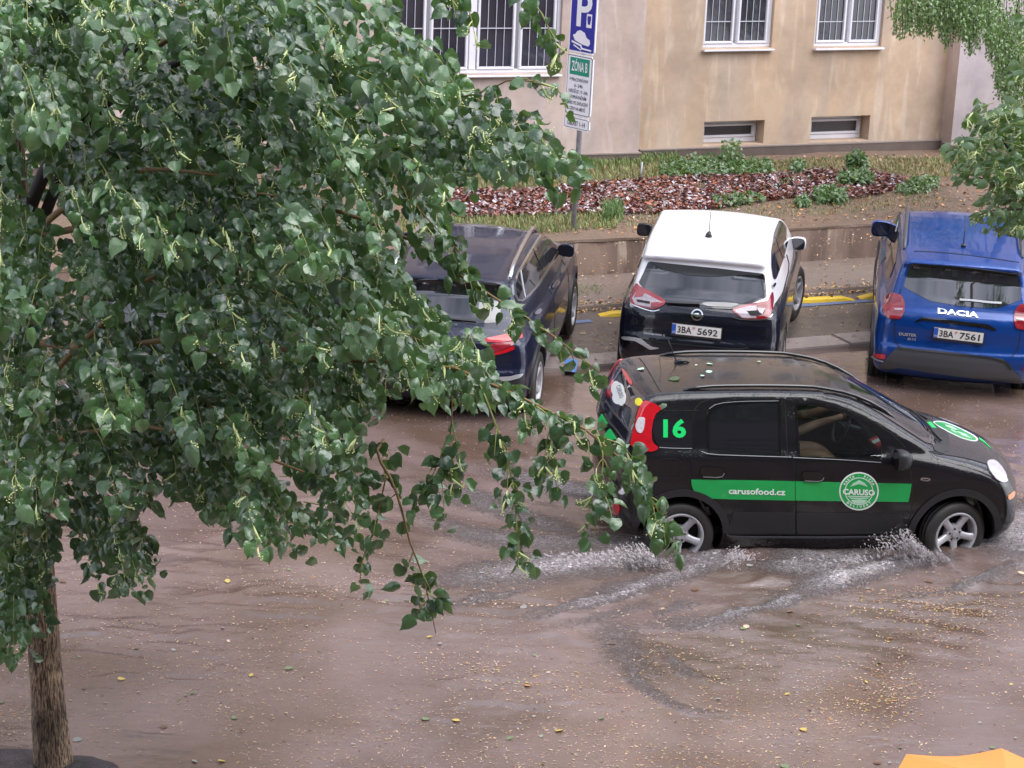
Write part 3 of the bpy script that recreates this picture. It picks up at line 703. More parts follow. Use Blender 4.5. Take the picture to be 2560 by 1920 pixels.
car.patch('bonnet_stripe', zD((1592, 955), (1660, 1005), (1765, 1112), (1735, 1090), (1680, 1040), (1600, 985)), K['decal_green_bright'], .005, 4, smooth=0)
for sg in (-1, 1):
    mirror_obj(R, (.63, sg*.93, 1.03), sg, K['black_plastic'], K['gloss_black'], 0, .20, .17)
    for xx in (-1.20, 1.20):
        wheel(R, xx, sg*.715, .295, .175, .205, 5, K['rubber'], K['rim_silver'], steer=math.radians(14) if xx > 0 else 0, spin=.3+xx)
# interior: dashboard, steering wheel, seats
m = MB(); m.box((.86, 0, .86), (.42, 1.36, .22), bev=.05); m.build('dashboard', K['leather'], R, True)
for yy in (-.36, .36):
    m = MB(); m.box((-.15, yy, .50), (.50, .48, .16), bev=.06); m.box((-.42, yy, .82), (.16, .46, .58), np.array(Matrix.Rotation(-.25, 3, 'Y')), bev=.06); m.box((-.50, yy, 1.17), (.09, .26, .17), bev=.04)
    m.build('seat', K['seat_cloth'], R, True)
m = MB(); m.box((-.95, 0, .82), (.18, 1.25, .55), bev=.06); m.box((-.7, 0, .5), (.5, 1.25, .16), bev=.06); m.build('rear_bench', K['seat_cloth'], R, True)
m = MB(); th = np.linspace(0, 2*math.pi, 25); m.tube([(.46+.05*math.sin(a), .36+.18*math.cos(a), .93+.17*math.sin(a)) for a in th], .016, 8, cap=False); m.tube([(.46, .36, .93), (.75, .36, .84)], .03, 8); m.tube([(.46, .19, .93), (.46, .53, .93)], .014, 6)
m.build('steering_wheel', K['leather'], R, True)
MB().box((0, 0, .30), (2.2, 1.3, .06)).build('floor_pan', K['dark_hole'], R)
delivery = car
# ------------------------------------------------------------------ parked cars
def copy_tree(o, parent=None):
    c = o.copy(); COL.objects.link(c)
    if parent is not None: c.parent = parent
    for ch in list(o.children): copy_tree(ch, c)
    return c
def zz(ox, oy, k): return lambda *p: [(ox+u/k, oy+v/k) for u, v in p]
# --- two tone hatchback, white roof on black body
OPEL = dict(
    low=[(-1.9, .25), (-2.0, .32), (-2.09, .45), (-2.10, .66), (-2.06, .74), (-2.05, .95), (-1.98, 1.06), (-1.7, 1.12), (1.1, 1.08), (1.30, 1.04), (1.7, 1.0), (2.0, .90), (2.12, .72), (2.16, .5), (2.12, .3), (1.95, .2), (-1.8, .2)],
    gh=[(-2.00, .98), (-1.90, 1.10), (-1.70, 1.42), (-1.76, 1.50), (-1.72, 1.535), (-1.45, 1.565), (-.9, 1.60), (-.4, 1.605), (.05, 1.585), (.35, 1.52), (.62, 1.42), (1.20, 1.08), (1.2, .9), (-1.9, .9)],
    Wl=([.15, .3, .5, .75, .95, 1.05, 1.15], [.80, .86, .885, .89, .87, .83, .78]), Wg=([.85, 1.02, 1.2, 1.35, 1.48, 1.55, 1.61], [.84, .83, .785, .74, .70, .67, .63]),
    bowF=.34, bowR=.20, crown=.05, gbF=.20, gbR=.10, gcrown=.05, tapF=.09, tapR=.07, gtF=.03, gtR=.05, xt=1.1, kl=.13, kg=.045, ks=.03,
    xr=-1.302, xf=1.302, rw=.335, ra=.40, lo=(-2.25, -1.0, .1), hi=(2.3, 1.0, 1.72))
opel = Car('parked_hatchback', 'black hatchback with a white roof parked behind the delivery car', 'car', OPEL, (2.289, 23.605, 1.3937, 0.0, .045), 'cars parked at the kerb')
w2 = zz(1500, 480, 3.77)
opel.shell(.024, K['paint_midnight'], (), K['paint_white'])
opel.patch('tailgate_frame', w2((457, 652), (400, 780), (362, 855), (408, 905), (620, 1038), (940, 1090), (1235, 1104), (1400, 1060), (1572, 992), (1565, 880), (1548, 772), (1330, 745), (1110, 718), (840, 692)), K['gloss_black'], .004, 5)
opel.patch('rear_window', w2((495, 688), (600, 738), (730, 772), (840, 790), (1000, 800), (1200, 800), (1400, 784), (1480, 790), (1515, 850), (1543, 975), (1400, 1030), (1240, 1085), (940, 1070), (625, 1028), (500, 960), (418, 905)), K['glass_misty'], .008, 5)
opel.patch('spoiler_underside', w2((462, 655), (840, 694), (1110, 720), (1545, 770), (1500, 790), (1400, 780), (1110, 796), (840, 786), (600, 730)), K['black_plastic'], .012, 4)
opel.line('wiper', w2((625, 1032), (760, 1040), (940, 1045)), K['black_plastic'], 5, .03, depth=.02)
lampL = w2((372, 885), (420, 905), (520, 960), (605, 1012), (622, 1045), (560, 1085), (505, 1106), (420, 1090), (330, 1068), (285, 1035), (278, 990), (310, 900), (345, 850))
lampR = w2((1238, 1105), (1350, 1062), (1480, 1042), (1585, 1025), (1630, 930), (1642, 1000), (1630, 1110), (1600, 1172), (1565, 1196), (1440, 1196), (1340, 1190), (1290, 1155))
for lp, subs in ((lampL, ((((345, 930), (440, 960), (590, 1040), (500, 1092), (330, 1058), (300, 1000)), 'lamp_smoke'), (((345, 930), (420, 950), (400, 985), (320, 990)), 'lamp_dark_red'), (((480, 1040), (545, 1035), (590, 1045), (530, 1088), (480, 1085)), 'lamp_mid_red'), (((345, 1010), (470, 1030), (470, 1050), (350, 1030)), 'dark_hole'))),
                 (lampR, ((((1262, 1110), (1400, 1072), (1475, 1068), (1475, 1188), (1340, 1182)), 'lamp_smoke'), (((1482, 1066), (1605, 1050), (1600, 1120), (1575, 1180), (1482, 1186)), 'lamp_mid_red'), (((1385, 1120), (1560, 1110), (1540, 1150), (1480, 1165), (1420, 1165)), 'dark_hole'), (((1480, 1090), (1560, 1095), (1530, 1150), (1500, 1130)), 'lamp_smoke')))):
    a = opel.patch('tail_light', lp, K['lamp_dark_red'], .010, 4)
    for i, (pp, mm) in enumerate(subs): opel.patch('lamp_lens', w2(*pp), K[mm], .013+.002*i, 4, parent=a, smooth=0, depth=.003)
opel.line('chrome_strip', w2((290, 1055), (420, 1105), (500, 1125), (560, 1110)), K['chrome'], 2, .012)
opel.line('chrome_strip', w2((1250, 1180), (1340, 1205), (1580, 1205), (1630, 1150)), K['chrome'], 2, .012)
def ringpx(c, r, n=24, sy=1.): return [(c[0]+r*math.cos(a), c[1]+r*sy*math.sin(a)) for a in np.linspace(0, 2*math.pi, n+1)[:-1]]
ec = w2((915, 1158))[0]
em = opel.patch('emblem', ringpx(ec, 15.0), K['chrome'], .022, 3, holes=[ringpx(ec, 11.6)], smooth=0, depth=.01)
opel.patch('emblem_bolt', w2((852, 1148), (925, 1140), (940, 1158), (985, 1172), (905, 1180), (890, 1164)), K['chrome'], .024, 3, smooth=0, parent=em, depth=.008)
opel.plate(w2((690, 1286))[0], w2((1128, 1334))[0], '3BA', '5692', .016)
opel.textpx('badge_lettering', 'CROSSLAND X', K['satin_silver'], w2((412, 1336))[0], (6.2, .75), (0, -6.2), .008, .02, fit=8.6)
opel.patch('bumper_trim', w2((195, 1362), (300, 1368), (385, 1382), (425, 1420), (480, 1462), (560, 1475), (470, 1488), (400, 1445), (330, 1405), (210, 1392)), K['satin_silver'], .016, 4)
opel.line('tailgate_seam', w2((410, 1385), (440, 1405), (800, 1440), (1250, 1480), (1400, 1470)), K['dark_hole'], 3, .003)
opel.line('roof_seam', w2((470, 540), (760, 542), (1000, 560), (1200, 585), (1400, 615)), K['decal_grey'], .9, .002)
for sd_, px in ((-1, ((1688, 262), (1720, 280), (1755, 325), (1790, 405), (1740, 600), (1700, 720), (1660, 825), (1636, 815), (1618, 700), (1618, 560), (1640, 380))),): opel.patch('side_window', w2(*px), K['glass_privacy'], .008, 5, mirror=True)
opel.line('pillar_trim', w2((1665, 420), (1700, 540), (1740, 620)), K['gloss_black'], 4, .012)
opel.line('door_seam', w2((1760, 590), (1790, 700), (1740, 900), (1720, 1020)), K['dark_hole'], 2, .003, mirror=True)
opel.line('door_seam', w2((1850, 560), (1850, 640), (1810, 760)), K['dark_hole'], 2, .003, mirror=True)
opel.patch('door_handle', w2((1630, 870), (1655, 850), (1665, 862), (1650, 895), (1635, 900)), K['chrome'], .02, 3, mirror=True)
mirror_obj(opel.root, opel.ptx(w2((428, 348))[0], .80), 1, K['black_plastic'], K['glass_rear'], .1, .20, .15)
mirror_obj(opel.root, opel.ptx(w2((1865, 478))[0], .80), -1, K['paint_white'], K['glass_rear'], -.1, .20, .15)
b_ = opel.topmark(-1.12, .02)
MB().tube([b_, b_+[0, 0, .03], b_+[.06, 0, .03], b_+[.09, 0, 0]], [.04, .03, .02, .01], 10).tube([b_+[.01, 0, .03], b_+[.07, .0, .26]], [.005, .003], 6).build('antenna', K['black_plastic'], opel.root, True)
opel.wheels(.335, .205, .21, 5, .79, steer=math.radians(-12))
# --- royal blue SUV at the right edge
DAC = dict(
    low=[(-1.95, .30), (-2.08, .36), (-2.18, .48), (-2.19, .68), (-2.14, .74), (-2.13, 1.0), (-2.07, 1.12), (-1.8, 1.17), (1.05, 1.14), (1.30, 1.10), (1.75, 1.06), (2.03, .97), (2.14, .8), (2.18, .5), (2.14, .32), (1.95, .24), (-1.8, .24)],
    gh=[(-2.09, 1.0), (-2.02, 1.15), (-1.82, 1.52), (-1.90, 1.575), (-1.86, 1.61), (-1.6, 1.635), (-1.0, 1.655), (-.4, 1.65), (.05, 1.625), (.32, 1.56), (.60, 1.44), (1.15, 1.12), (1.15, .95), (-2.0, .95)],
    Wl=([.2, .3, .5, .75, 1.0, 1.1, 1.2], [.83, .88, .90, .905, .885, .85, .79]), Wg=([.85, 1.08, 1.25, 1.4, 1.52, 1.6, 1.66], [.84, .83, .78, .735, .70, .66, .60]),
    bowF=.30, bowR=.17, crown=.04, gbF=.18, gbR=.13, gcrown=.06, tapF=.08, tapR=.06, gtF=.03, gtR=.04, xt=1.1, kl=.12, kg=.06, ks=.03,
    xr=-1.337, xf=1.337, rw=.345, ra=.41, lo=(-2.3, -1.0, .15), hi=(2.3, 1.0, 1.76))
dacia = Car('parked_suv', 'bright blue sport utility car parked at the right edge with black bumper', 'car', DAC, (5.104, 24.069, 1.4008, -.02, .085), 'cars parked at the kerb')
w3 = zz(2100, 480, 3.191)
dacia.shell(.026, K['paint_royal'])
D_ = dacia.patch
D_('rear_window', w3((562, 572), (505, 755), (640, 828), (720, 868), (950, 908), (1150, 925), (1270, 922), (1440, 862), (1447, 760), (1430, 668), (1000, 612)), K['glass_misty'], .006, 5)
D_('spoiler_underside', w3((562, 566), (900, 590), (1200, 628), (1432, 662), (1400, 674), (1100, 640), (850, 612), (640, 600)), K['dark_hole'], .012, 4)  # black strip carries the spoiler's shade across the pane top
dacia.line('wiper', w3((955, 857), (1050, 862), (1180, 878), (1290, 884)), K['satin_silver'], 5, .035, depth=.02)
lp = w3((362, 815), (425, 800), (492, 822), (517, 878), (512, 960), (482, 1015), (400, 1012), (345, 978), (340, 900))
for o_ in D_('tail_light', lp, K['lamp_dark_red'], .016, 4, mirror=True):
    pass
for pp, mm in ((((372, 815), (420, 880), (512, 893), (510, 912), (420, 905), (360, 960), (345, 958), (395, 895), (362, 840)), 'lamp_mid_red'), (((430, 925), (500, 925), (498, 940), (435, 940)), 'lamp_smoke'), (((400, 840), (480, 845), (490, 870), (430, 870)), 'lamp_mid_red'), (((430, 945), (495, 948), (480, 965), (420, 960)), 'lamp_mid_red')):
    D_('lamp_lens', w3(*pp), K[mm], .020, 4, smooth=0, depth=.004, mirror=True)
dacia.textpx('badge_lettering', 'DACIA', K['chrome'], w3((782, 966))[0], (21, 2.3), (0, -18.5), .012, .02, fit=4.8, depth=.008)
D_('plate_recess', w3((600, 1036), (660, 1002), (900, 1030), (1180, 1062), (1245, 1098), (1235, 1150), (1160, 1215), (900, 1185), (700, 1160), (690, 1080)), K['paint_royal'], .004, 5)
D_('tailgate_trim', w3((590, 1037), (655, 998), (900, 1022), (1180, 1055), (1248, 1095), (1240, 1110), (1160, 1085), (900, 1052), (670, 1025)), K['gloss_black'], .014, 4)
dacia.plate(w3((762, 1120))[0], w3((1128, 1165))[0], '3BA', '7561', .018)
dacia.textpx('badge_lettering', 'DUSTER', K['satin_silver'], w3((470, 1142))[0], (9.5, .9), (0, -9.5), .008, .02, fit=4.6)
dacia.textpx('badge_lettering', 'dCi 115', K['satin_silver'], w3((538, 1180))[0], (8, .8), (0, -8), .008, .02, fit=2.6)
D_('bumper', w3((450, 1246), (520, 1240), (900, 1282), (1300, 1332), (1350, 1375), (1400, 1450), (1440, 1480), (1440, 1530), (1000, 1480), (700, 1440), (480, 1400), (380, 1420), (300, 1400), (370, 1330), (400, 1290)), K['grey_plastic'], .022, 5)
dacia.line('bumper_edge', w3((460, 1243), (900, 1286), (1310, 1338), (1370, 1420)), K['black_plastic'], 5, .03)
D_('reflector', w3((252, 1302), (275, 1290), (365, 1300), (360, 1338), (300, 1330)), K['lamp_red'], .018, 4, mirror=True)
dacia.line('bumper_edge', w3((248, 1312), (290, 1342), (355, 1360)), K['decal_grey'], 3, .02)
dacia.line('tailgate_seam', w3((490, 770), (470, 830)), K['dark_hole'], 2, .003)
dacia.line('tailgate_seam', w3((440, 1015), (435, 1150), (450, 1210), (480, 1240)), K['dark_hole'], 2, .003, mirror=True)
dacia.line('spoiler_seam', w3((590, 470), (800, 478), (1100, 510), (1430, 560)), K['dark_hole'], 1.6, .003)
for (x0, x1) in ((-1.45, -.35), (-.28, .62)):
    t = [(x0, 1.17), (x0+.10, 1.50), (x1-.16 if x1 > 0 else x1, 1.53 if x1 > 0 else 1.55), (x1+(.10 if x1 > 0 else 0), 1.32 if x1 > 0 else 1.3), (x1+(.22 if x1 > 0 else 0), 1.17)]
    dacia.axpatch('side_window', 'y', t, K['glass_privacy'], .006, .05, smooth=1)
for x_ in (-.31, .75): dacia.axpatch('door_seam', 'y', [(x_-.005, .42), (x_+.005, .42), (x_+.005, 1.14), (x_-.005, 1.14)], K['dark_hole'], .003, .05, smooth=0)
for c in (-1.337, 1.337):
    th = np.linspace(math.radians(6), math.radians(174), 22)
    dacia.axpatch('wheel_arch_trim', 'y', [(c+.475*math.cos(a), .345+.475*math.sin(a)) for a in th]+[(c+.41*math.cos(a), .345+.41*math.sin(a)) for a in th[::-1]], K['black_plastic'], .016, .04, smooth=0, depth=.05)
dacia.rail(.63, -1.42, .55, .055, .022, K['grey_plastic'])
for sg in (-1, 1): mirror_obj(dacia.root, dacia.ptx(w3((335, 285))[0], .72)*np.array([1, sg, 1]), sg, K['paint_royal'], K['glass_rear'], .1*sg, .26, .19)
b_ = dacia.topmark(-1.35, .0)
MB().tube([b_, b_+[.01, 0, .03]], [.03, .02], 8).tube([b_+[.01, 0, .02], b_+[.12, 0, .30]], [.006, .003], 6).build('antenna', K['black_plastic'], dacia.root, True)
dacia.wheels(.345, .215, .215, 5, .80, steer=math.radians(5))
# --- dark blue SUV half hidden by the linden, and its hidden neighbour
SEAT = dict(
    low=[(-1.95, .28), (-2.05, .34), (-2.13, .46), (-2.14, .66), (-2.09, .74), (-2.09, .95), (-2.02, 1.06), (-1.7, 1.12), (1.1, 1.08), (1.30, 1.04), (1.8, 1.0), (2.08, .90), (2.20, .72), (2.24, .5), (2.2, .3), (2.0, .22), (-1.8, .22)],
    gh=[(-2.05, .95), (-1.95, 1.10), (-1.66, 1.44), (-1.80, 1.52), (-1.76, 1.555), (-1.5, 1.58), (-.9, 1.61), (-.4, 1.612), (.05, 1.59), (.35, 1.52), (.65, 1.41), (1.25, 1.08), (1.2, .9), (-1.9, .9)],
    Wl=([.15, .3, .5, .75, .95, 1.05, 1.15], [.82, .88, .905, .91, .885, .84, .78]), Wg=([.85, 1.02, 1.2, 1.35, 1.48, 1.55, 1.61], [.85, .84, .78, .72, .665, .61, .55]),
    bowF=.32, bowR=.20, crown=.05, gbF=.20, gbR=.14, gcrown=.08, tapF=.09, tapR=.07, gtF=.03, gtR=.05, xt=1.1, kl=.13, kg=.06, ks=.03,
    xr=-1.315, xf=1.315, rw=.34, ra=.405, lo=(-2.3, -1.0, .1), hi=(2.4, 1.0, 1.74))
seat = Car('parked_suv', 'dark blue sport utility car with silver roof rails behind the linden branches', 'car', SEAT, (-.4207, 22.367, 1.4198, .0, .066), 'cars parked at the kerb')
w4 = zz(950, 500, 3.016)
seat.shell(.026, K['paint_navy'])
S_ = seat.patch
S_('rear_window', w4((190, 620), (300, 600), (530, 600), (860, 640), (900, 660), (915, 740), (905, 922), (700, 934), (420, 885), (230, 800), (120, 760)), K['glass_misty'], .006, 5)
S_('spoiler_underside', w4((530, 585), (860, 622), (935, 650), (930, 700), (870, 645), (530, 605)), K['dark_hole'], .012, 4)
seat.line('wiper', w4((440, 885), (600, 898), (725, 910)), K['black_plastic'], 4, .03, depth=.02)
swin = w4((1018, 600), (1120, 422), (1212, 268), (1240, 254), (1275, 272), (1345, 350), (1348, 385), (1230, 590), (1085, 755), (1035, 750))
seat.line('window_surround', grow(swin, 2), K['chrome'], 5, .014, closed=True, mirror=True, depth=.03)
S_('side_window', swin, K['glass_privacy'], .006, 5, mirror=True)
seat.line('pillar_trim', w4((1160, 340), (1200, 440), (1238, 520)), K['gloss_black'], 7, .012, mirror=True)
seat.line('pillar_trim', w4((1060, 510), (1080, 640), (1100, 740)), K['decal_grey'], 3, .010, mirror=True)
tl = S_('tail_light', w4((700, 1048), (800, 1040), (900, 1020), (1000, 995), (1070, 990), (1080, 1035), (1010, 1056), (900, 1075), (780, 1068)), K['lamp_red'], .012, 4, mirror=True)
S_('tail_light', w4((830, 1160), (920, 1135), (1010, 1098), (1018, 1125), (940, 1155), (850, 1175)), K['lamp_red'], .012, 4, mirror=True)
S_('lamp_lens', w4((830, 1085), (1000, 1065), (1010, 1090), (900, 1140), (840, 1150)), K['lamp_dark_red'], .010, 4, mirror=True)
S_('bumper_trim', w4((870, 1338), (980, 1332), (1085, 1308), (1060, 1342), (970, 1364), (880, 1368)), K['satin_silver'], .02, 4, mirror=True)
S_('bumper', w4((700, 1370), (880, 1375), (1060, 1350), (1100, 1330), (1080, 1450), (1000, 1480), (860, 1480), (700, 1470)), K['black_plastic'], .015, 5, mirror=True)
for pl in (((1305, 640), (1335, 600), (1358, 598), (1360, 625), (1330, 660), (1308, 662)), ((1165, 850), (1200, 818), (1225, 820), (1215, 850), (1180, 865))): S_('door_handle', w4(*pl), K['chrome'], .02, 4, mirror=True)
for x_ in (-.28, .80): seat.axpatch('door_seam', 'y', [(x_-.005, .42), (x_+.005, .42), (x_+.005, 1.04), (x_-.005, 1.04)], K['dark_hole'], .003, .05, smooth=0)
for c in (-1.315, 1.315):
    th = np.linspace(math.radians(6), math.radians(174), 22)
    seat.axpatch('wheel_arch_trim', 'y', [(c+.465*math.cos(a), .34+.465*math.sin(a)) for a in th]+[(c+.405*math.cos(a), .34+.405*math.sin(a)) for a in th[::-1]], K['black_plastic'], .014, .04, smooth=0, depth=.05)
seat.rail(.60, -1.50, .45, .045, .024, K['chrome'])
for sg in (-1, 1): mirror_obj(seat.root, seat.ptx(w4((1405, 372))[0], .72)*np.array([1, -sg, 1]), sg, K['paint_navy'], K['glass_rear'], .1*sg, .19, .14)
seat.wheels(.34, .215, .225, 5, .81)
b_ = seat.topmark(-1.3, 0); MB().tube([b_, b_+[.03, 0, .05], b_+[.16, 0, .01]], [.03, .02, .01], 8).build('antenna', K['paint_navy'], seat.root, True)
s2 = copy_tree(seat.root); s2.location = (-3.12, 21.13, 0); s2['label'] = 'dark blue car glimpsed through the linden leaves, left of the one with silver rails'

# ------------------------------------------------------------------ the setting
KA = math.radians(24.0); SV = np.array([math.cos(KA), math.sin(KA), 0]); NV = np.array([-math.sin(KA), math.cos(KA), 0]); K0 = np.array([.30, 22.18, 0])
WALL_D, BLD_D = 3.42, 7.0
def kd(P): return (np.asarray(P)-K0)@NV
def ka(P): return (np.asarray(P)-K0)@SV
def kp(a, d, z=0): return K0+SV*a+NV*d+np.array([0, 0, z])
def tz(d):
    return np.where(d < 0, -.12, np.where(d < .42, .045, np.where(d < 2.0, .04+.045*(d-.4), np.where(d < WALL_D, .155+.03*(d-2.0), .62+.38*np.clip((d-WALL_D-.2)/(BLD_D-WALL_D-.2), 0, 1)))))
def onter(u, v):
    z = np.full(np.shape(u), .3)
    for _ in range(12): P = onz(u, v, z); z = .5*z+.5*tz(kd(P))
    return P
mat('asphalt_bed', (.06, .052, .048), .7)
def groundmat(name, c1, c2, c3, rough=.45, sc=3., bump=.5, fine=(.5, 60)):
    m = mat(name, c1, rough, bump=(fine[1], bump, .01, 6)); n = m.node_tree.nodes; l = m.node_tree.links; b = n['Principled BSDF']; tcn = n.new('ShaderNodeTexCoord')
    a = n.new('ShaderNodeTexNoise'); a.inputs['Scale'].default_value = sc; a.inputs['Detail'].default_value = 8; a.inputs['Roughness'].default_value = .65; l.new(tcn.outputs['Object'], a.inputs['Vector'])
    f = n.new('ShaderNodeTexNoise'); f.inputs['Scale'].default_value = fine[1]*1.5; f.inputs['Detail'].default_value = 3; l.new(tcn.outputs['Object'], f.inputs['Vector'])
    r = n.new('ShaderNodeMapRange'); r.inputs[1].default_value = .35; r.inputs[2].default_value = .65; l.new(a.outputs['Fac'], r.inputs[0])
    r2 = n.new('ShaderNodeMapRange'); r2.inputs[1].default_value = .55; r2.inputs[2].default_value = .72; r2.inputs[4].default_value = fine[0]; l.new(f.outputs['Fac'], r2.inputs[0])
    x = n.new('ShaderNodeMix'); x.data_type = 'RGBA'; x.inputs[6].default_value = (*c1, 1); x.inputs[7].default_value = (*c2, 1); l.new(r.outputs[0], x.inputs[0])
    y = n.new('ShaderNodeMix'); y.data_type = 'RGBA'; y.inputs[7].default_value = (*c3, 1); l.new(r2.outputs[0], y.inputs[0]); l.new(x.outputs[2], y.inputs[6]); l.new(y.outputs[2], b.inputs['Base Color'])
    r4 = n.new('ShaderNodeMapRange'); r4.inputs[1].default_value = .4; r4.inputs[2].default_value = .6; r4.inputs[3].default_value = rough*.45; r4.inputs[4].default_value = rough*1.3; l.new(a.outputs['Fac'], r4.inputs[0]); l.new(r4.outputs[0], b.inputs['Roughness'])
    return m
groundmat('wet_asphalt', (.115, .095, .085), (.075, .062, .056), (.20, .165, .14), .34, .9, .25, (.6, 120))
groundmat('wet_paving', (.20, .155, .13), (.15, .115, .098), (.27, .22, .19), .5, 1.2, .25, (.4, 90))
groundmat('kerb_concrete', (.33, .28, .265), (.26, .215, .20), (.42, .37, .35), .45, 2.5, .3, (.4, 100))
groundmat('garden_soil', (.18, .12, .088), (.11, .078, .055), (.36, .27, .18), .75, 1.6, .9, (.5, 45))
def blotchwall(name, c1, c2, c3, streak):
    m = mat(name, c1, .85, bump=(70, .25, .004, 6)); n = m.node_tree.nodes; l = m.node_tree.links; b = n['Principled BSDF']; tcn = n.new('ShaderNodeTexCoord')
    mpn = n.new('ShaderNodeMapping'); mpn.inputs['Scale'].default_value = (2.2, 2.2, .35); l.new(tcn.outputs['Object'], mpn.inputs[0])
    a = n.new('ShaderNodeTexNoise'); a.inputs['Scale'].default_value = 1.1; a.inputs['Detail'].default_value = 6; l.new(mpn.outputs[0], a.inputs['Vector'])
    s = n.new('ShaderNodeTexNoise'); s.inputs['Scale'].default_value = 3.2; s.inputs['Detail'].default_value = 9; s.inputs['Distortion'].default_value = .6; l.new(mpn.outputs[0], s.inputs['Vector'])
    bl = n.new('ShaderNodeTexNoise'); bl.inputs['Scale'].default_value = .8; bl.inputs['Detail'].default_value = 5; l.new(tcn.outputs['Object'], bl.inputs['Vector'])
    r = n.new('ShaderNodeMapRange'); r.inputs[1].default_value = .38; r.inputs[2].default_value = .62; l.new(a.outputs['Fac'], r.inputs[0])
    x = n.new('ShaderNodeMix'); x.data_type = 'RGBA'; x.inputs[6].default_value = (*c1, 1); x.inputs[7].default_value = (*c2, 1); l.new(r.outputs[0], x.inputs[0])
    r2 = n.new('ShaderNodeMapRange'); r2.inputs[1].default_value = .56; r2.inputs[2].default_value = .66; r2.inputs[4].default_value = streak; l.new(s.outputs['Fac'], r2.inputs[0])
    y = n.new('ShaderNodeMix'); y.data_type = 'RGBA'; y.inputs[7].default_value = (*c3, 1); l.new(r2.outputs[0], y.inputs[0]); l.new(x.outputs[2], y.inputs[6])
    r3 = n.new('ShaderNodeMapRange'); r3.inputs[1].default_value = .36; r3.inputs[2].default_value = .64; r3.inputs[3].default_value = .76; r3.inputs[4].default_value = 1.12; bl.inputs['Roughness'].default_value = .7; l.new(bl.outputs['Fac'], r3.inputs[0])
    z = n.new('ShaderNodeMix'); z.data_type = 'RGBA'; z.blend_type = 'MULTIPLY'; z.inputs[0].default_value = 1; l.new(y.outputs[2], z.inputs[6]); cc = n.new('ShaderNodeCombineColor'); [l.new(r3.outputs[0], cc.inputs[i]) for i in range(3)]; l.new(cc.outputs[0], z.inputs[7]); l.new(z.outputs[2], b.inputs['Base Color'])
    return m
blotchwall('plaster_ochre', (.50, .355, .24), (.46, .355, .275), (.59, .47, .36), .6)
blotchwall('plaster_pink', (.49, .375, .32), (.45, .365, .33), (.57, .47, .42), .6)
blotchwall('plaster_lilac', (.40, .345, .345), (.37, .32, .325), (.44, .39, .385), .35)
blotchwall('garden_concrete', (.25, .175, .135), (.12, .08, .06), (.36, .28, .22), .9)
mat('plinth_dark', (.085, .06, .05), .7, noise=(5, .7, (.14, .105, .09)), bump=(40, .5, .01))
mat('plinth_cap', (.30, .245, .215), .6, noise=(6, .6, (.22, .18, .16)), bump=(60, .3, .004))
mat('window_white', (.72, .70, .74), .45, noise=(3, .6, (.64, .62, .66)))
mat('window_sill', (.70, .68, .70), .4, noise=(5, .7, (.58, .56, .57)))
mat('window_dark', (.014, .014, .02), .05, 0, .5, coat=.4, noise=(1.7, .8, (.06, .055, .07)))
mat('basement_dark', (.03, .022, .026), .4, noise=(8, .6, (.05, .035, .035)))
mat('bar_white', (.50, .49, .55), .5)

# terrain strips: road bed, bays, pavement, garden, far ground
def strip(name, a0, a1, ds, m, kind='structure', na=60, zf=tz, jit=0):
    A = np.linspace(a0, a1, na); D = np.array(ds); G = []
    for d in D:
        for a in A:
            z = float(zf(np.array(d))); G.append(kp(a, d, z+(jit*(rnd.random()-.5) if jit else 0)))
    n = len(A); Fc = np.array([(j*n+i, j*n+i+1, (j+1)*n+i+1, (j+1)*n+i) for j in range(len(D)-1) for i in range(n-1)])
    o = obj(name, G, Fc, m, None, True); tag(o, kind=kind); return o
obj('road', [kp(-60, -28, -.12), kp(90, -28, -.12), kp(90, .02, -.12), kp(-60, .02, -.12)], [(0, 1, 2, 3)], K['asphalt_bed']); tag(bpy.data.objects['road'], kind='structure')
strip('parking_bays', -40, 60, [.40, .8, 1.2, 1.6, 1.99], K['wet_asphalt'])
def pvz(d): return np.where(d < WALL_D, .155+.03*(d-2.0), .155)
strip('pavement', -40, 60, [1.99, 2.4, 2.9, 3.45], K['wet_paving'], zf=pvz)
obj('pavement_edge', [kp(-40, 1.985, .05), kp(60, 1.985, .05), kp(60, 1.985, .1555), kp(-40, 1.985, .1555)], [(0, 1, 2, 3)], K['kerb_concrete']); tag(bpy.data.objects['pavement_edge'], kind='structure')
def gz(d): return .60+.40*np.clip((d-WALL_D-.2)/(BLD_D-WALL_D-.2), 0, 1)
strip('garden_bed', -40, 60, list(np.linspace(WALL_D+.16, 7.4, 18)), K['garden_soil'], na=260, zf=gz, jit=.035)
obj('ground', [(-200, -60, -.2), (250, -60, -.2), (250, 300, -.2), (-200, 300, -.2)], [(0, 1, 2, 3)], K['asphalt_bed']); tag(bpy.data.objects['ground'], kind='structure')
kerb = thing('kerb', 'pale concrete kerb of long slabs between the flooded road and the bays', 'kerb', (0, 0, 0))
ks = MB().box((0, 0, 0), (1.985, .44, .16), bev=.012).build('kerb_stone', K['kerb_concrete'], kerb, False).data
bpy.data.objects.remove(bpy.data.objects['kerb_stone'])
for i in range(-7, 9):
    o = link('kerb_stone', ks, kerb); p = kp(i*2.0+.95, .2, -.03+rnd.uniform(-.008, .008)); o.location = p; o.rotation_euler = (0, 0, KA+rnd.uniform(-.006, .006))

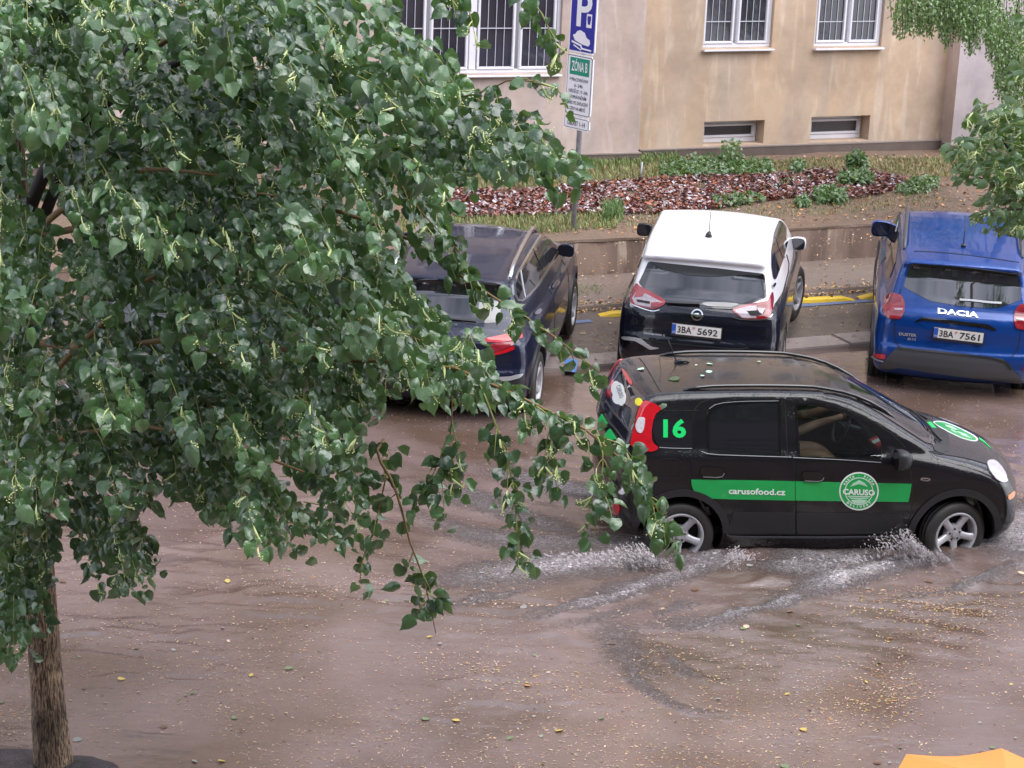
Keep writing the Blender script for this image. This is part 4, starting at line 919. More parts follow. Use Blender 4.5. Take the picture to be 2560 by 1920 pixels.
# garden wall with its coping
gw = thing('garden_wall', 'low stained concrete wall holding back the garden behind the cars', 'wall', (0, 0, 0))
def segwall(parent, name, m, a0, a1, d0, d1, z0, z1, n=90, nz=4, amp=.012):
    V = []; prof = [(d0, z0)]+[(d0, z0+(z1-z0)*i/nz) for i in range(1, nz+1)]+[(d1, z1), (d1, z0)]
    A = np.linspace(a0, a1, n)
    for a in A:
        for (d, z) in prof: V.append(kp(a, d+rnd.uniform(-amp, amp), z+rnd.uniform(-amp, amp)*.6))
    k = len(prof); Fc = np.array([(i*k+j, (i+1)*k+j, (i+1)*k+j+1, i*k+j+1) for i in range(n-1) for j in range(k-1)])
    return autosmooth(obj(name, V, Fc, m, parent, True), 40)
segwall(gw, 'wall', K['garden_concrete'], -40, 60, WALL_D, WALL_D+.3, -.1, .585, 400)
segwall(gw, 'coping', K['garden_soil'], -40, 60, WALL_D-.012, WALL_D+.32, .588, .62, 400, 1, .010)

# far apartment building
M0 = onz(1597, 372, 1.1); M1 = onz(2350, 346.5, 1.1); MS = (M1-M0)/np.linalg.norm(M1-M0); MN = np.array([MS[1], -MS[0], 0])   # MN faces the camera
L1 = onz(1596, 378.5, 1.1); L0 = onz(1470, 380, 1.1); LS = (L1-L0)/np.linalg.norm(L1-L0); LS = LS*.45+MS*.55; LS /= np.linalg.norm(LS); LN = np.array([LS[1], -LS[0], 0])
bld = thing('apartment_building', 'plastered apartment building with ochre and pink walls and white windows', 'building', tuple(M0))
bld.location = (0, 0, 0)
def wallpanel(name, m, O, S, a0, a1, z0, z1, holes, parent):
    """vertical wall with rectangular openings and reveals; O origin, S direction"""
    Nn = np.array([S[1], -S[0], 0]); xs = sorted({a0, a1, *[h[0] for h in holes], *[h[1] for h in holes]}); zs = sorted({z0, z1, *[h[2] for h in holes], *[h[3] for h in holes]})
    V = []; Fc = []
    def P(a, z, d=0): V.append(O*np.array([1, 1, 0])+S*a-Nn*d+np.array([0, 0, z])); return len(V)-1
    for i in range(len(xs)-1):
        for j in range(len(zs)-1):
            c = ((xs[i]+xs[i+1])/2, (zs[j]+zs[j+1])/2)
            if any(h[0] < c[0] < h[1] and h[2] < c[1] < h[3] for h in holes): continue
            Fc.append((P(xs[i], zs[j]), P(xs[i+1], zs[j]), P(xs[i+1], zs[j+1]), P(xs[i], zs[j+1])))
    for h in holes:
        A = [(h[0], h[2]), (h[1], h[2]), (h[1], h[3]), (h[0], h[3])]
        for k in range(4):
            p, q = A[k], A[(k+1) % 4]; Fc.append((P(*p), P(*p, .30), P(*q, .30), P(*q)))
    return obj(name, V, Fc, m, parent, False)
def wc(u, v, O, Nn, S):
    P = onplane(u, v, O, Nn); return float((P-O)@S), float(P[2])
def rwin(px0, px1, O, S, ztop=None):
    Nn = np.array([S[1], -S[0], 0]); a0, z0 = wc(*px0, O, Nn, S); a1, z1 = wc(*px1, O, Nn, S); return a0, a1, min(z0, z1), (ztop if ztop else max(z0, z1))
def P3(O, S, a, z, d): return O*np.array([1, 1, 0])+S*a-np.array([S[1], -S[0], 0])*d+np.array([0, 0, z])
def rmat(S): Nn = np.array([S[1], -S[0], 0]); return np.stack([S, -Nn, np.array([0, 0, 1.])], 1)
def window(parent, O, S, rect, panes, dep=.09, bars=None, sill=True, crossbar=None, fr=.055, pane_mat='window_dark', label=None, mull=()):
    """window > frame, pane, bar, sill ; panes = [(a0,a1)] in wall coordinates"""
    a0, a1, z0, z1 = rect; R_ = rmat(S); w_ = thing('window', None, None); w_.parent = parent
    for k in ('label', 'category'):
        if k in w_: del w_[k]
    m = MB()
    def bx(x0, x1, y0, y1, d0, d1, mm=m): mm.box(P3(O, S, (x0+x1)/2, (y0+y1)/2, (d0+d1)/2), (x1-x0, abs(d1-d0), y1-y0), R_, bev=.006)
    bx(a0, a1, z0, z0+fr, dep-.03, dep+.05); bx(a0, a1, z1-fr, z1, dep-.03, dep+.05); bx(a0, a0+fr, z0+fr, z1-fr, dep-.03, dep+.05); bx(a1-fr, a1, z0+fr, z1-fr, dep-.03, dep+.05)
    for x0, x1 in mull: bx(x0, x1, z0+fr, z1-fr, dep-.035, dep+.05)
    m.build('window_frame', K['window_white'], w_)
    sash = .035
    for (x0, x1) in panes:
        s_ = MB(); zb, zt = z0+fr+.004, z1-fr-.004
        bx(x0-sash, x1+sash, zb, zb+sash, dep-.045, dep+.03, s_); bx(x0-sash, x1+sash, zt-sash, zt, dep-.045, dep+.03, s_); bx(x0-sash, x0, zb+sash, zt-sash, dep-.045, dep+.03, s_); bx(x1, x1+sash, zb+sash, zt-sash, dep-.045, dep+.03, s_)
        s_.build('sash', K['window_white'], w_)
        MB().box(P3(O, S, (x0+x1)/2, (zb+zt)/2, dep+.0), (x1-x0, .006, zt-zb-2*sash+.01), R_).build('pane', K[pane_mat], w_)
        if bars:
            for k in range(bars):
                x = x0+(x1-x0)*(k+1)/(bars+1); MB().box(P3(O, S, x, (zb+zt)/2, dep-.014), (.0075, .0075, zt-zb-2*sash), R_).build('window_bar', K['bar_white'], w_)
            if crossbar:
                for zc in crossbar: MB().box(P3(O, S, (x0+x1)/2, zc, dep-.022), (x1-x0, .010, .012), R_).build('window_bar', K['bar_white'], w_)
    if sill: MB().box(P3(O, S, (a0+a1)/2, z0-.035, .02), (a1-a0+.02, .22, .03), rmat(S)@np.array(Matrix.Rotation(math.radians(-8), 3, 'X')), bev=.006).build('sill', K['window_sill'], w_)
    return w_
# middle section openings
W1 = rwin((1756, 121), (1926, 119), M0, MS); W2 = rwin((2034, 118), (2200, 116), M0, MS)
B1 = rwin((1757, 365), (1912, 300), M0, MS); B2 = rwin((2024, 352), (2176, 288), M0, MS)
zt = W1[2]+1.50; W1 = (W1[0], W1[1]+.02, W1[2], zt); W2 = (W2[0], W2[1]+.02, W2[2], zt)
B1 = (B1[0], B1[1], 1.115, max(B1[3], 1.4)); B2 = (B2[0], B2[1], 1.115, max(B2[3], 1.4))
mid_len = float((M1-M0)@MS)
holes = [W1, W2, B1, B2]+[(w_[0], w_[1], w_[2]+3.2, w_[3]+3.2) for w_ in (W1, W2)]+[(w_[0], w_[1], w_[2]+6.2, w_[3]+6.2) for w_ in (W1, W2)]
wallpanel('wall', K['plaster_ochre'], M0, MS, -.3, mid_len, 1.08, 11.0, holes, bld)
for (Wn, cols) in ((W1, ((458, 600), (645, 785))), (W2, ((1075, 1210), (1255, 1385)))):
    pn = []
    for c0, c1 in cols:
        x0, _ = wc(1550+c0/2.19, 101, M0+MN*-.09, MN, MS); x1, _ = wc(1550+c1/2.19, 101, M0+MN*-.09, MN, MS); pn.append((x0, x1))
    zc = wc(1550+cols[0][0]/2.19, 118/2.19, M0-MN*.09, MN, MS)[1]
    for dz in (0, 3.2, 6.2):
        window(bld, M0, MS, (Wn[0], Wn[1], Wn[2]+dz, Wn[3]+dz), pn, bars=3 if dz == 0 else None, crossbar=(zc, zc+.45) if dz == 0 else None)
for Bn, cols in ((B1, (455, 722)), (B2, (1040, 1297))):
    x0, _ = wc(1550+cols[0]/2.19+2, 340, M0-MN*.2, MN, MS); x1, _ = wc(1550+cols[1]/2.19, 340, M0-MN*.2, MN, MS)
    window(bld, M0, MS, (Bn[0]-.01, Bn[1]-.02, Bn[2], Bn[3]), [(x0, x1)], dep=.24, sill=False, fr=.07, pane_mat='basement_dark')
# left section, a little proud
LO = L1+LN*0.0
far_left = -9.0
Wl = [wc(u, 166, LO, LN, LS)[0] for u in (964.6, 1400)]; zl0 = wc(1300, 184, LO, LN, LS)[1]
LW = (Wl[0], Wl[1], zl0, zl0+1.9)
pnl = []
for c0, c1 in ((280, 608), (705, 1028), (1165, 1488), (1582, 1885)):
    x0 = wc(900+c0/3.95, 166, LO-LN*.09, LN, LS)[0]; x1 = wc(900+c1/3.95, 166, LO-LN*.09, LN, LS)[0]; pnl.append((x0, x1))
ZLB = [wc(1100, 71, LO-LN*.07, LN, LS)[1]]
lh = [LW, (LW[0], LW[1], LW[2]+3.2, LW[3]+3.0), (LW[0]-5.2, LW[0]-2.2, LW[2], LW[3]), (LW[0], LW[1], LW[2]+6.2, LW[3]+6.0)]
wallpanel('wall', K['plaster_pink'], LO, LS, far_left-14, 0, 1.08, 11.0, lh, bld)
obj('wall', [LO*[1, 1, 0]+[0, 0, 1.08], LO*[1, 1, 0]-LN*1.2+[0, 0, 1.08], LO*[1, 1, 0]-LN*1.2+[0, 0, 11], LO*[1, 1, 0]+[0, 0, 11]], [(0, 1, 2, 3)], K['plaster_pink'], bld, False)
window(bld, LO, LS, lh[0], pnl, bars=3, crossbar=(ZLB[0], ZLB[0]+.6), mull=[((pnl[1][1]+pnl[2][0])/2-.05, (pnl[1][1]+pnl[2][0])/2+.05)], fr=.05)
for h_ in lh[1:]:
    w_ = h_[1]-h_[0]; window(bld, LO, LS, h_, [(h_[0]+.12, h_[0]+w_/2-.09), (h_[0]+w_/2+.09, h_[1]-.12)], sill=True)
# curtains behind the left window
mat('curtain', (.50, .50, .56), .9)
# plinth, caps, right-hand section
def plinth(O, S, a0, a1, z0, z1, d=.05, name='plinth'):
    MB().box(P3(O, S, (a0+a1)/2, (z0+z1)/2, -d/2+.1), (a1-a0, d+.2, z1-z0), rmat(S)).build(name, K['plinth_dark'], bld)
    MB().box(P3(O, S, (a0+a1)/2, z1+.011, -d/2+.1), (a1-a0+.004, d+.215, .022), rmat(S), bev=.004).build('plinth_cap', K['plinth_cap'], bld)
plinth(M0, MS, .0, mid_len-.02, .8, 1.075); plinth(LO, LS, far_left-14, .03, .8, 1.07, .045)
RO_ = M0+MS*mid_len
pr = .30
obj('wall', [RO_*[1, 1, 0]+[0, 0, .9], RO_*[1, 1, 0]+MN*pr+[0, 0, .9], RO_*[1, 1, 0]+MN*pr+[0, 0, 11], RO_*[1, 1, 0]+[0, 0, 11]], [(0, 1, 2, 3)], K['plaster_pink'], bld, False)
wallpanel('wall', K['plaster_lilac'], RO_+MN*pr, MS, 0, 22, .9, 11.0, [(3.2, 4.4, zl0, zl0+1.5), (6.2, 7.4, zl0, zl0+1.5)], bld)
for x_ in (3.2, 6.2): window(bld, RO_+MN*pr, MS, (x_, x_+1.2, zl0, zl0+1.5), [(x_+.12, x_+.54), (x_+.66, x_+1.08)])
plinth(RO_+MN*pr, MS, -.03, 22, .8, 1.05)
E5r = (LO+LS*(far_left-14)); E6 = RO_+MN*pr+MS*22
obj('roof', [E5r*[1, 1, 0]+LN*.4+[0, 0, 11.02], E6*[1, 1, 0]+MN*.4+[0, 0, 11.02], E6*[1, 1, 0]-MN*11+[0, 0, 12.6], E5r*[1, 1, 0]-LN*11+[0, 0, 12.6]], [(0, 1, 2, 3)], K['plinth_dark'], bld, False)

# the building the picture is taken from, seen only in reflections
own = thing('apartment_building', 'long pale block with rows of windows that shows mirrored in the rear panes', 'building')
mat('own_plaster', (.13, .12, .11), .9, noise=(1.5, .6, (.10, .09, .085)))
OS = SV; OO = np.array([0, -3.6, 0.])
oh = []
for fl in range(4):
    for k in range(-9, 10): oh.append((k*3.0-.7, k*3.0+.7, 1.2+fl*3.1, 2.7+fl*3.1))
OSb = -OS   # facing +N
wallpanel('wall', K['own_plaster'], OO, OSb, -30, 30, -.2, 13.0, oh, own)
pm = MB()
for (a0, a1, z0, z1) in oh: 
    pm = MB().box(P3(OO, OSb, (a0+a1)/2, (z0+z1)/2, .12), (a1-a0, .02, z1-z0), rmat(OSb)); pm.build('window_pane', K['window_dark'], own)
MB().box(P3(OO, OSb, 0, 13.1, 5), (60.8, 11, .25), rmat(OSb)).build('roof', K['plinth_dark'], own)

# ------------------------------------------------------------------ markings and wheel stops
mat('blue_paint', (.09, .20, .47), .4, noise=(14, .9, (.11, .12, .15), 6))
mat('blue_bright', (.10, .30, .80), .35, noise=(10, .5, (.12, .28, .62)))
mat('stop_yellow', (.78, .52, .02), .4, noise=(12, .5, (.62, .40, .03)), bump=(30, .3, .004))
for (a, b, d, wd) in ((.7, 1.35, 1.55, .10), (3.0, 7.0, 1.55, .10), (-4.5, -1.0, 1.55, .10)):
    o = obj('bay_line', [kp(a, d-wd/2, float(tz(d-wd/2))+.006), kp(b, d-wd/2, float(tz(d-wd/2))+.006), kp(b, d+wd/2, float(tz(d+wd/2))+.006), kp(a, d+wd/2, float(tz(d+wd/2))+.006)], [(0, 1, 2, 3)], K['blue_paint'], None, False); tag(o, 'worn blue line painted on the parking bay, '+('beside the white-roofed hatchback' if a > 0 and b < 2 else 'near the bright blue car' if a > 2 else 'behind the dark blue cars'), 'road marking', 'blue bay markings')
P = onz(np.array([1413, 1444, 1440, 1411]), np.array([897, 899, 930, 928]), .055); o = obj('bay_line', P, [(0, 1, 2, 3)], K['blue_bright'], None, False); tag(o, 'short bright blue paint block across the kerb stone', 'road marking', 'blue bay markings')
def stop(pA, pB, lab):
    A = onter(*np.array(pA, float)[:, None])[0] if False else onz(pA[0], pA[1], .09); B = onz(pB[0], pB[1], .10)
    U = (B-A); Ln = np.linalg.norm(U[:2]); ang = math.atan2(U[1], U[0]); m = MB()
    prof = [(-.08, 0), (-.06, .04), (-.03, .055), (.03, .055), (.06, .04), (.08, 0)]; V = []
    for x, k in ((0, .25), (.16, 1.), (Ln-.16, 1.), (Ln, .25)):
        for (y, z) in prof: V.append((x, y, z*k))
    Fc = [(i*6+j, i*6+j+1, (i+1)*6+j+1, (i+1)*6+j) for i in range(3) for j in range(5)]+[(5, 4, 3, 2, 1, 0), (18, 19, 20, 21, 22, 23)]
    m.add(V, [f[::-1] if len(f) == 4 else f for f in Fc]); t = thing('wheel_stop', lab, 'wheel stop', tuple(A), (0, 0, ang), 'yellow wheel stops'); o = m.build('stop_body', K['stop_yellow'], t)
    for x in (.30, Ln-.3): MB().tube([(x, 0, .05), (x, 0, .062)], .018, 10).build('bolt', K['dark_hole'], t)
stop((1497, 790), (1800, 778), 'yellow wheel stop poking out left of the white-roofed hatchback')
stop((1960, 757), (2133, 748), 'yellow wheel stop between the white-roofed hatchback and the bright blue car')
stop((2146, 746), (2330, 735), 'yellow wheel stop under the front wheel of the bright blue car')
stop((1190, 800), (1380, 792), 'yellow wheel stop behind the dark blue car with silver rails')

# ------------------------------------------------------------------ parking sign
mat('galv', (.42, .43, .47), .45, .3, noise=(20, .5, (.24, .25, .28)))
mat('sign_white', (.86, .86, .90), .35); mat('sign_blue', (.018, .022, .32), .3); mat('sign_green', (.0, .27, .17), .35); mat('sign_ink', (.10, .10, .13), .5)
pb = onz(1427, 655, .2); ptp = aty(1470.5, 0, pb[1]); tilt = (ptp-pb); tilt /= np.linalg.norm(tilt)
sg_ = thing('parking_sign', 'tall post with blue P parking plate and white zone B plates', 'sign', tuple(pb))
def lp(P): return np.asarray(P)-pb
top = pb+tilt*5.2
MB().tube([lp(pb-[0, 0, .1]), lp(top)], .034, 14).build('post', K['galv'], sg_, True)
SU = np.array([math.cos(math.radians(-50)), math.sin(math.radians(-50)), 0]); SVv = tilt-SU*np.dot(tilt, SU); SVv /= np.linalg.norm(SVv); SN = np.cross(SU, SVv)
if SN[1] > 0: SN = -SN
def splate(v0, v1, width, name, rim, h_in=None):
    za = aty(1440, v0, pb[1]-.05)[2]; zb_ = aty(1440, v1, pb[1]-.05)[2]; c = pb+tilt*(((za+zb_)/2-pb[2])/tilt[2]); hgt = abs(zb_-za)
    R_ = np.stack([SU, SVv, np.cross(SU, SVv)], 1)
    cc = c+SN*.055
    bm = bmesh.new(); bmesh.ops.create_cube(bm, size=1)
    for v in bm.verts: v.co = Vector((v.co.x*width, v.co.y*hgt, v.co.z*.012))
    bmesh.ops.bevel(bm, geom=[e for e in bm.edges if abs(e.verts[0].co.z-e.verts[1].co.z) > .005], offset=.035, segments=4, affect='EDGES')
    V = np.array([v.co[:] for v in bm.verts]); bm.verts.index_update(); Fc = [tuple(v.index for v in f.verts) for f in bm.faces]; bm.free()
    o = obj(name, lp(V@R_.T+cc), Fc, rim, sg_, False)
    MB().box(lp(c+SN*.02), (.10, .05, .06), R_).build('clamp', K['galv'], sg_)
    return o, cc, hgt, R_
def sinset(parent, cc, R_, w_, h_, off, m, dx=0, dy=0, name='face', r=.02, frame=None):
    n = 5; pts = []
    for (sx, sy, a0) in ((1, 1, 0), (-1, 1, 90), (-1, -1, 180), (1, -1, 270)):
        for k in range(n):
            a = math.radians(a0+90*k/(n-1)); pts.append((sx*(w_/2-r)+r*math.cos(a)+dx, sy*(h_/2-r)+r*math.sin(a)+dy))
    V = [cc+R_[:, 0]*x+R_[:, 1]*y+SN*off for x, y in pts]; Fc = [tuple(range(len(V)))]
    return obj(name, lp(V), Fc, m, parent, False)
o, cc, hh, R_ = splate(133, -40, .50, 'parking_plate', K['sign_white'])
cc = cc; 
sinset(o, cc, R_, .46, hh-.04, .008, K['sign_blue'])
ztop_px = 0
# letter P, ticket symbol, car on kerb
def spt(c, x, y, off): return lp(c+SU*x+SVv*y+SN*off)
bot = -hh/2
V, Fc = text_fill('P', 1.0, .02); V[:, 0] -= V[:, 0].min(); V *= .60; obj('letter', [spt(cc, -.12+x, bot+.34+y, .012) for x, y in V], Fc, K['sign_white'], o, False)
def poly(name, pts, c, off, m, parent): return obj(name, [spt(c, x, y, off) for x, y in pts], [tuple(range(len(pts)))], m, parent, False)
poly('ticket_symbol', [(.07, bot+.33), (.17, bot+.33), (.17, bot+.50), (.07, bot+.50)], cc, .012, K['sign_white'], o)
poly('ticket_symbol', [(.10, bot+.37), (.14, bot+.37), (.155, bot+.44), (.15, bot+.475), (.09, bot+.475), (.085, bot+.44)], cc, .014, K['sign_blue'], o)
carp = [(-.16, .19), (-.13, .15), (.02, .11), (.13, .10), (.16, .13), (.15, .18), (.09, .20), (.05, .26), (-.03, .285), (-.09, .27), (-.13, .225), (-.17, .215)]
poly('car_symbol', [(x, y+bot) for x, y in carp], cc, .012, K['sign_white'], o)
poly('kerb_symbol', [(-.19, bot+.12), (-.02, bot+.085), (.0, bot+.05), (.19, bot+.04), (.19, bot+.06), (.02, bot+.07), (-.0, bot+.105), (-.19, bot+.145)], cc, .012, K['sign_white'], o)
poly('kerb_symbol', [(-.15, bot+.08), (.0, bot+.03), (.0, bot+.045), (-.15, bot+.10)], cc, .012, K['sign_white'], o)
o, cc, hh, R_ = splate(291, 137, .50, 'zone_plate', K['sign_white'])
sinset(o, cc, R_, .465, hh-.035, .0075, K['sign_ink']); sinset(o, cc, R_, .445, hh-.055, .009, K['sign_white'])
poly('green_panel', [(-.185, hh/2-.26), (.185, hh/2-.26), (.185, hh/2-.045), (-.185, hh/2-.045)], cc, .011, K['sign_green'], o)
def stext(t, y, h, w_, m, c, parent):
    V, Fc = text_fill(t, 1.0, .015, align='CENTER'); V[:, 0] *= w_/(V[:, 0].max()-V[:, 0].min()); V[:, 1] *= h/.7; obj('lettering', [spt(c, x, y+yy, .013) for x, yy in V], Fc, m, parent, False)
stext('ZÓNA B', hh/2-.21, .12, .30, K['sign_white'], cc, o)
for i, (t, w_) in enumerate((('V PRACOVNÍ DNY', .36), ('6–24h', .16), ('NEDĚLE 17–24h', .36), ('S OPRÁVNĚNÍM', .32), ('NEBO PO ZAPLACENÍ', .38), ('CENY NA MÍSTĚ', .30))):
    stext(t, hh/2-.34-i*.073, .042, w_, K['sign_ink'], cc, o)
o, cc, hh, R_ = splate(325, 293, .50, 'area_plate', K['sign_white'])
sinset(o, cc, R_, .465, hh-.03, .0075, K['sign_ink'], r=.015); sinset(o, cc, R_, .45, hh-.045, .009, K['sign_white'], r=.012)
stext('OBLAST 1–14', -.03, .06, .34, K['sign_ink'], cc, o)
# ------------------------------------------------------------------ flood water
def seg_dist(P, pl):
    d = np.full(len(P), 1e9); tt = np.zeros(len(P)); n = len(pl)-1
    for i in range(n):
        a, b = pl[i], pl[i+1]; e = b-a; t = np.clip(((P-a)@e)/(e@e), 0, 1); q = np.linalg.norm(P-(a+t[:, None]*e), axis=1); k = q < d; d = np.where(k, q, d); tt = np.where(k, (i+t)/n, tt)
    return d, tt
def vnoise(x, y, seed=0):
    xi = np.floor(x).astype(int); yi = np.floor(y).astype(int); fx = x-xi; fy = y-yi; fx = fx*fx*(3-2*fx); fy = fy*fy*(3-2*fy)
    def h(a, b): n = (a*374761393+b*668265263+seed*1274126177) & 0xffffffff; n = ((n ^ (n >> 13))*1274126177) & 0xffffffff; return ((n ^ (n >> 16)) & 0xffff)/65535.
    return (h(xi, yi)*(1-fx)+h(xi+1, yi)*fx)*(1-fy)+(h(xi, yi+1)*(1-fx)+h(xi+1, yi+1)*fx)*fy
def fbm(x, y, o=4, seed=0): return sum(vnoise(x*2**i, y*2**i, seed+i)/2**(i+1) for i in range(o))
hstep = .030
gx = np.arange(-5.2, 6.4, hstep); gy = np.arange(9.5, 25.4, hstep); NX, NY = len(gx), len(gy)
XX, YY = np.meshgrid(gx, gy); WP = np.stack([XX.ravel(), YY.ravel()], 1)
foam = np.zeros(len(WP)); hgt = np.zeros(len(WP))
STROKES = [  # pixel traces of the wake on the still water level, width (m), foam, height
    ([(1700, 1402), (1590, 1400), (1480, 1408), (1350, 1420), (1220, 1440), (1120, 1458), (1040, 1478)], .22, .80, .030),
    ([(1690, 1385), (1590, 1365), (1450, 1360), (1297, 1356), (1180, 1340), (1080, 1300), (990, 1275)], .16, .62, .030),
    ([(1540, 1255), (1480, 1232), (1380, 1215), (1280, 1190), (1155, 1167)], .16, .70, .02),
    ([(1500, 1340), (1380, 1320), (1250, 1275), (1110, 1240), (990, 1230)], .14, .55, .02),
    ([(1300, 1265), (1220, 1240), (1120, 1225), (1020, 1190)], .10, .5, .015),
    ([(2400, 1385), (2320, 1400), (2219, 1420), (2150, 1440), (2099, 1458), (2040, 1474), (1979, 1492), (1859, 1515)], .12, .95, .035),
    ([(2250, 1405), (2150, 1402), (2050, 1398), (1950, 1395), (1880, 1390)], .22, .72, .03),
    ([(2130, 1440), (2030, 1430), (1930, 1420), (1870, 1410)], .16, .70, .02),
    ([(1850, 1392), (1800, 1405), (1750, 1425), (1692, 1445), (1600, 1470), (1500, 1487), (1400, 1503)], .11, .72, .03),
    ([(1840, 1400), (1780, 1400), (1700, 1412), (1640, 1420)], .20, .70, .03),
    ([(2590, 1240), (2565, 1300), (2545, 1350), (2500, 1385), (2440, 1400)], .22, .80, .035),
    ([(2590, 1400), (2530, 1420), (2470, 1450), (2400, 1470), (2300, 1500)], .07, .35, .02),
    ([(1660, 1500), (1560, 1530), (1480, 1560), (1300, 1590)], .08, .4, .015),
    ([(1560, 1530), (1540, 1600), (1600, 1680), (1750, 1740)], .16, .38, .02),
    ([(1570, 1570), (1700, 1555), (1830, 1560), (1950, 1530)], .14, .38, .02),
    ([(1450, 1310), (1300, 1300), (1150, 1260)], .12, .5, .015),
    ([(1690, 1440), (1600, 1478), (1480, 1512), (1380, 1530), (1290, 1560)], .05, .75, .03),
    ([(2090, 1475), (1980, 1505), (1870, 1532), (1780, 1560), (1690, 1575), (1600, 1572)], .05, .75, .03),
    ([(2560, 1400), (2480, 1440), (2380, 1480), (2260, 1500), (2150, 1530)], .04, .6, .02),
    ([(1580, 1580), (1555, 1640), (1600, 1720), (1720, 1780), (1880, 1800)], .05, .45, .02),
    ([(1640, 1610), (1700, 1680), (1820, 1720)], .05, .4, .02),
    ([(1360, 1470), (1230, 1500), (1120, 1520), (1000, 1535)], .05, .6, .02),
    ([(1750, 1500), (1660, 1530), (1620, 1560)], .05, .5, .02),
    ([(2300, 1412), (2000, 1425), (1800, 1425)], .16, .65, .02),
]
cx, cy = 2.561, 17.77
for pts, wd, fo, hh_ in STROKES:
    a = np.array(pts, float); pl = onz(a[:, 0], a[:, 1], 0.0)[:, :2]; pl = smoothpoly(pl, 2, False)
    m_ = (WP[:, 0] > pl[:, 0].min()-.8) & (WP[:, 0] < pl[:, 0].max()+.8) & (WP[:, 1] > pl[:, 1].min()-.8) & (WP[:, 1] < pl[:, 1].max()+.8)
    Q = WP[m_]; wob = .12*(fbm(Q[:, 0]*3, Q[:, 1]*3, 3, 5)-.5)
    d, t = seg_dist(Q, pl); d = np.abs(d+wob); g = np.exp(-(d/wd)**2)
    taper = np.clip(np.minimum(t*6, (1-t)*2.2), 0, 1)**.5
    foam[m_] = np.maximum(foam[m_], np.minimum(1, fo*1.15)*np.exp(-(d/(wd*1.45))**2)*taper)
    rid = np.abs(2*fbm(Q[:, 0]*9, Q[:, 1]*14, 3, 9)-.9)
    hgt[m_] += 1.35*hh_*g*taper*(.35+1.1*rid)
# gentle bow wave rings round the cars and a general swell
hgt += .011*(fbm(XX.ravel()*1.4, YY.ravel()*2.6, 4, 3)-.5)+.010*(fbm(XX.ravel()*4.5, YY.ravel()*9, 3, 21)-.5)*np.clip(foam*3+.15, 0, 1)
r_ = np.hypot(WP[:, 0]-cx, (WP[:, 1]-cy)*1.3); hgt += .008*np.sin((WP[:, 0]*.9+WP[:, 1]*2.2)*7+3*fbm(WP[:, 0], WP[:, 1], 2, 4))*np.exp(-((r_-2.2)/1.6)**2)
lx = (WP[:, 0]-cx)*math.cos(.128)+(WP[:, 1]-cy)*math.sin(.128); ly = -(WP[:, 0]-cx)*math.sin(.128)+(WP[:, 1]-cy)*math.cos(.128)
chop = np.exp(-((ly+1.1+.10*(2-lx).clip(0, 9))/(.8+.26*(2.2-lx).clip(0, 8)))**2)*np.clip((2.6-lx)/.8, 0, 1)*np.clip((lx+8)/4, 0, 1)
wx_ = WP[:, 0]+.25*(fbm(WP[:, 0]*1.6, WP[:, 1]*1.6, 3, 41)-.5); wy_ = WP[:, 1]+.45*(fbm(WP[:, 0]*1.3, WP[:, 1]*1.9, 3, 43)-.5)
rg = 1-np.abs(2*fbm(wx_*1.3, wy_*4.6, 4, 47)-.94)*1.6; rg2 = 1-np.abs(2*fbm(wx_*2.7+5, wy_*8, 3, 61)-.9)*1.7; calm = np.clip((fbm(WP[:, 0]*.7, WP[:, 1]*1.1, 3, 71)-.30)*3.2, .1, 1)
hgt += chop*calm*(.034*rg.clip(0, 1)**2+.014*rg2.clip(0, 1)**2)
WV = np.stack([XX.ravel(), YY.ravel(), hgt], 1)
keep = (kd(WV*[1, 1, 0]) < .02).reshape(NY, NX)
ii, jj = np.meshgrid(np.arange(NY-1), np.arange(NX-1), indexing='ij'); q = np.stack([ii*NX+jj, ii*NX+jj+1, (ii+1)*NX+jj+1, (ii+1)*NX+jj], -1).reshape(-1, 4)
kk = keep.ravel()[q].any(1); q = q[kk]; used = np.unique(q); mp_ = -np.ones(len(WV), int); mp_[used] = np.arange(len(used))
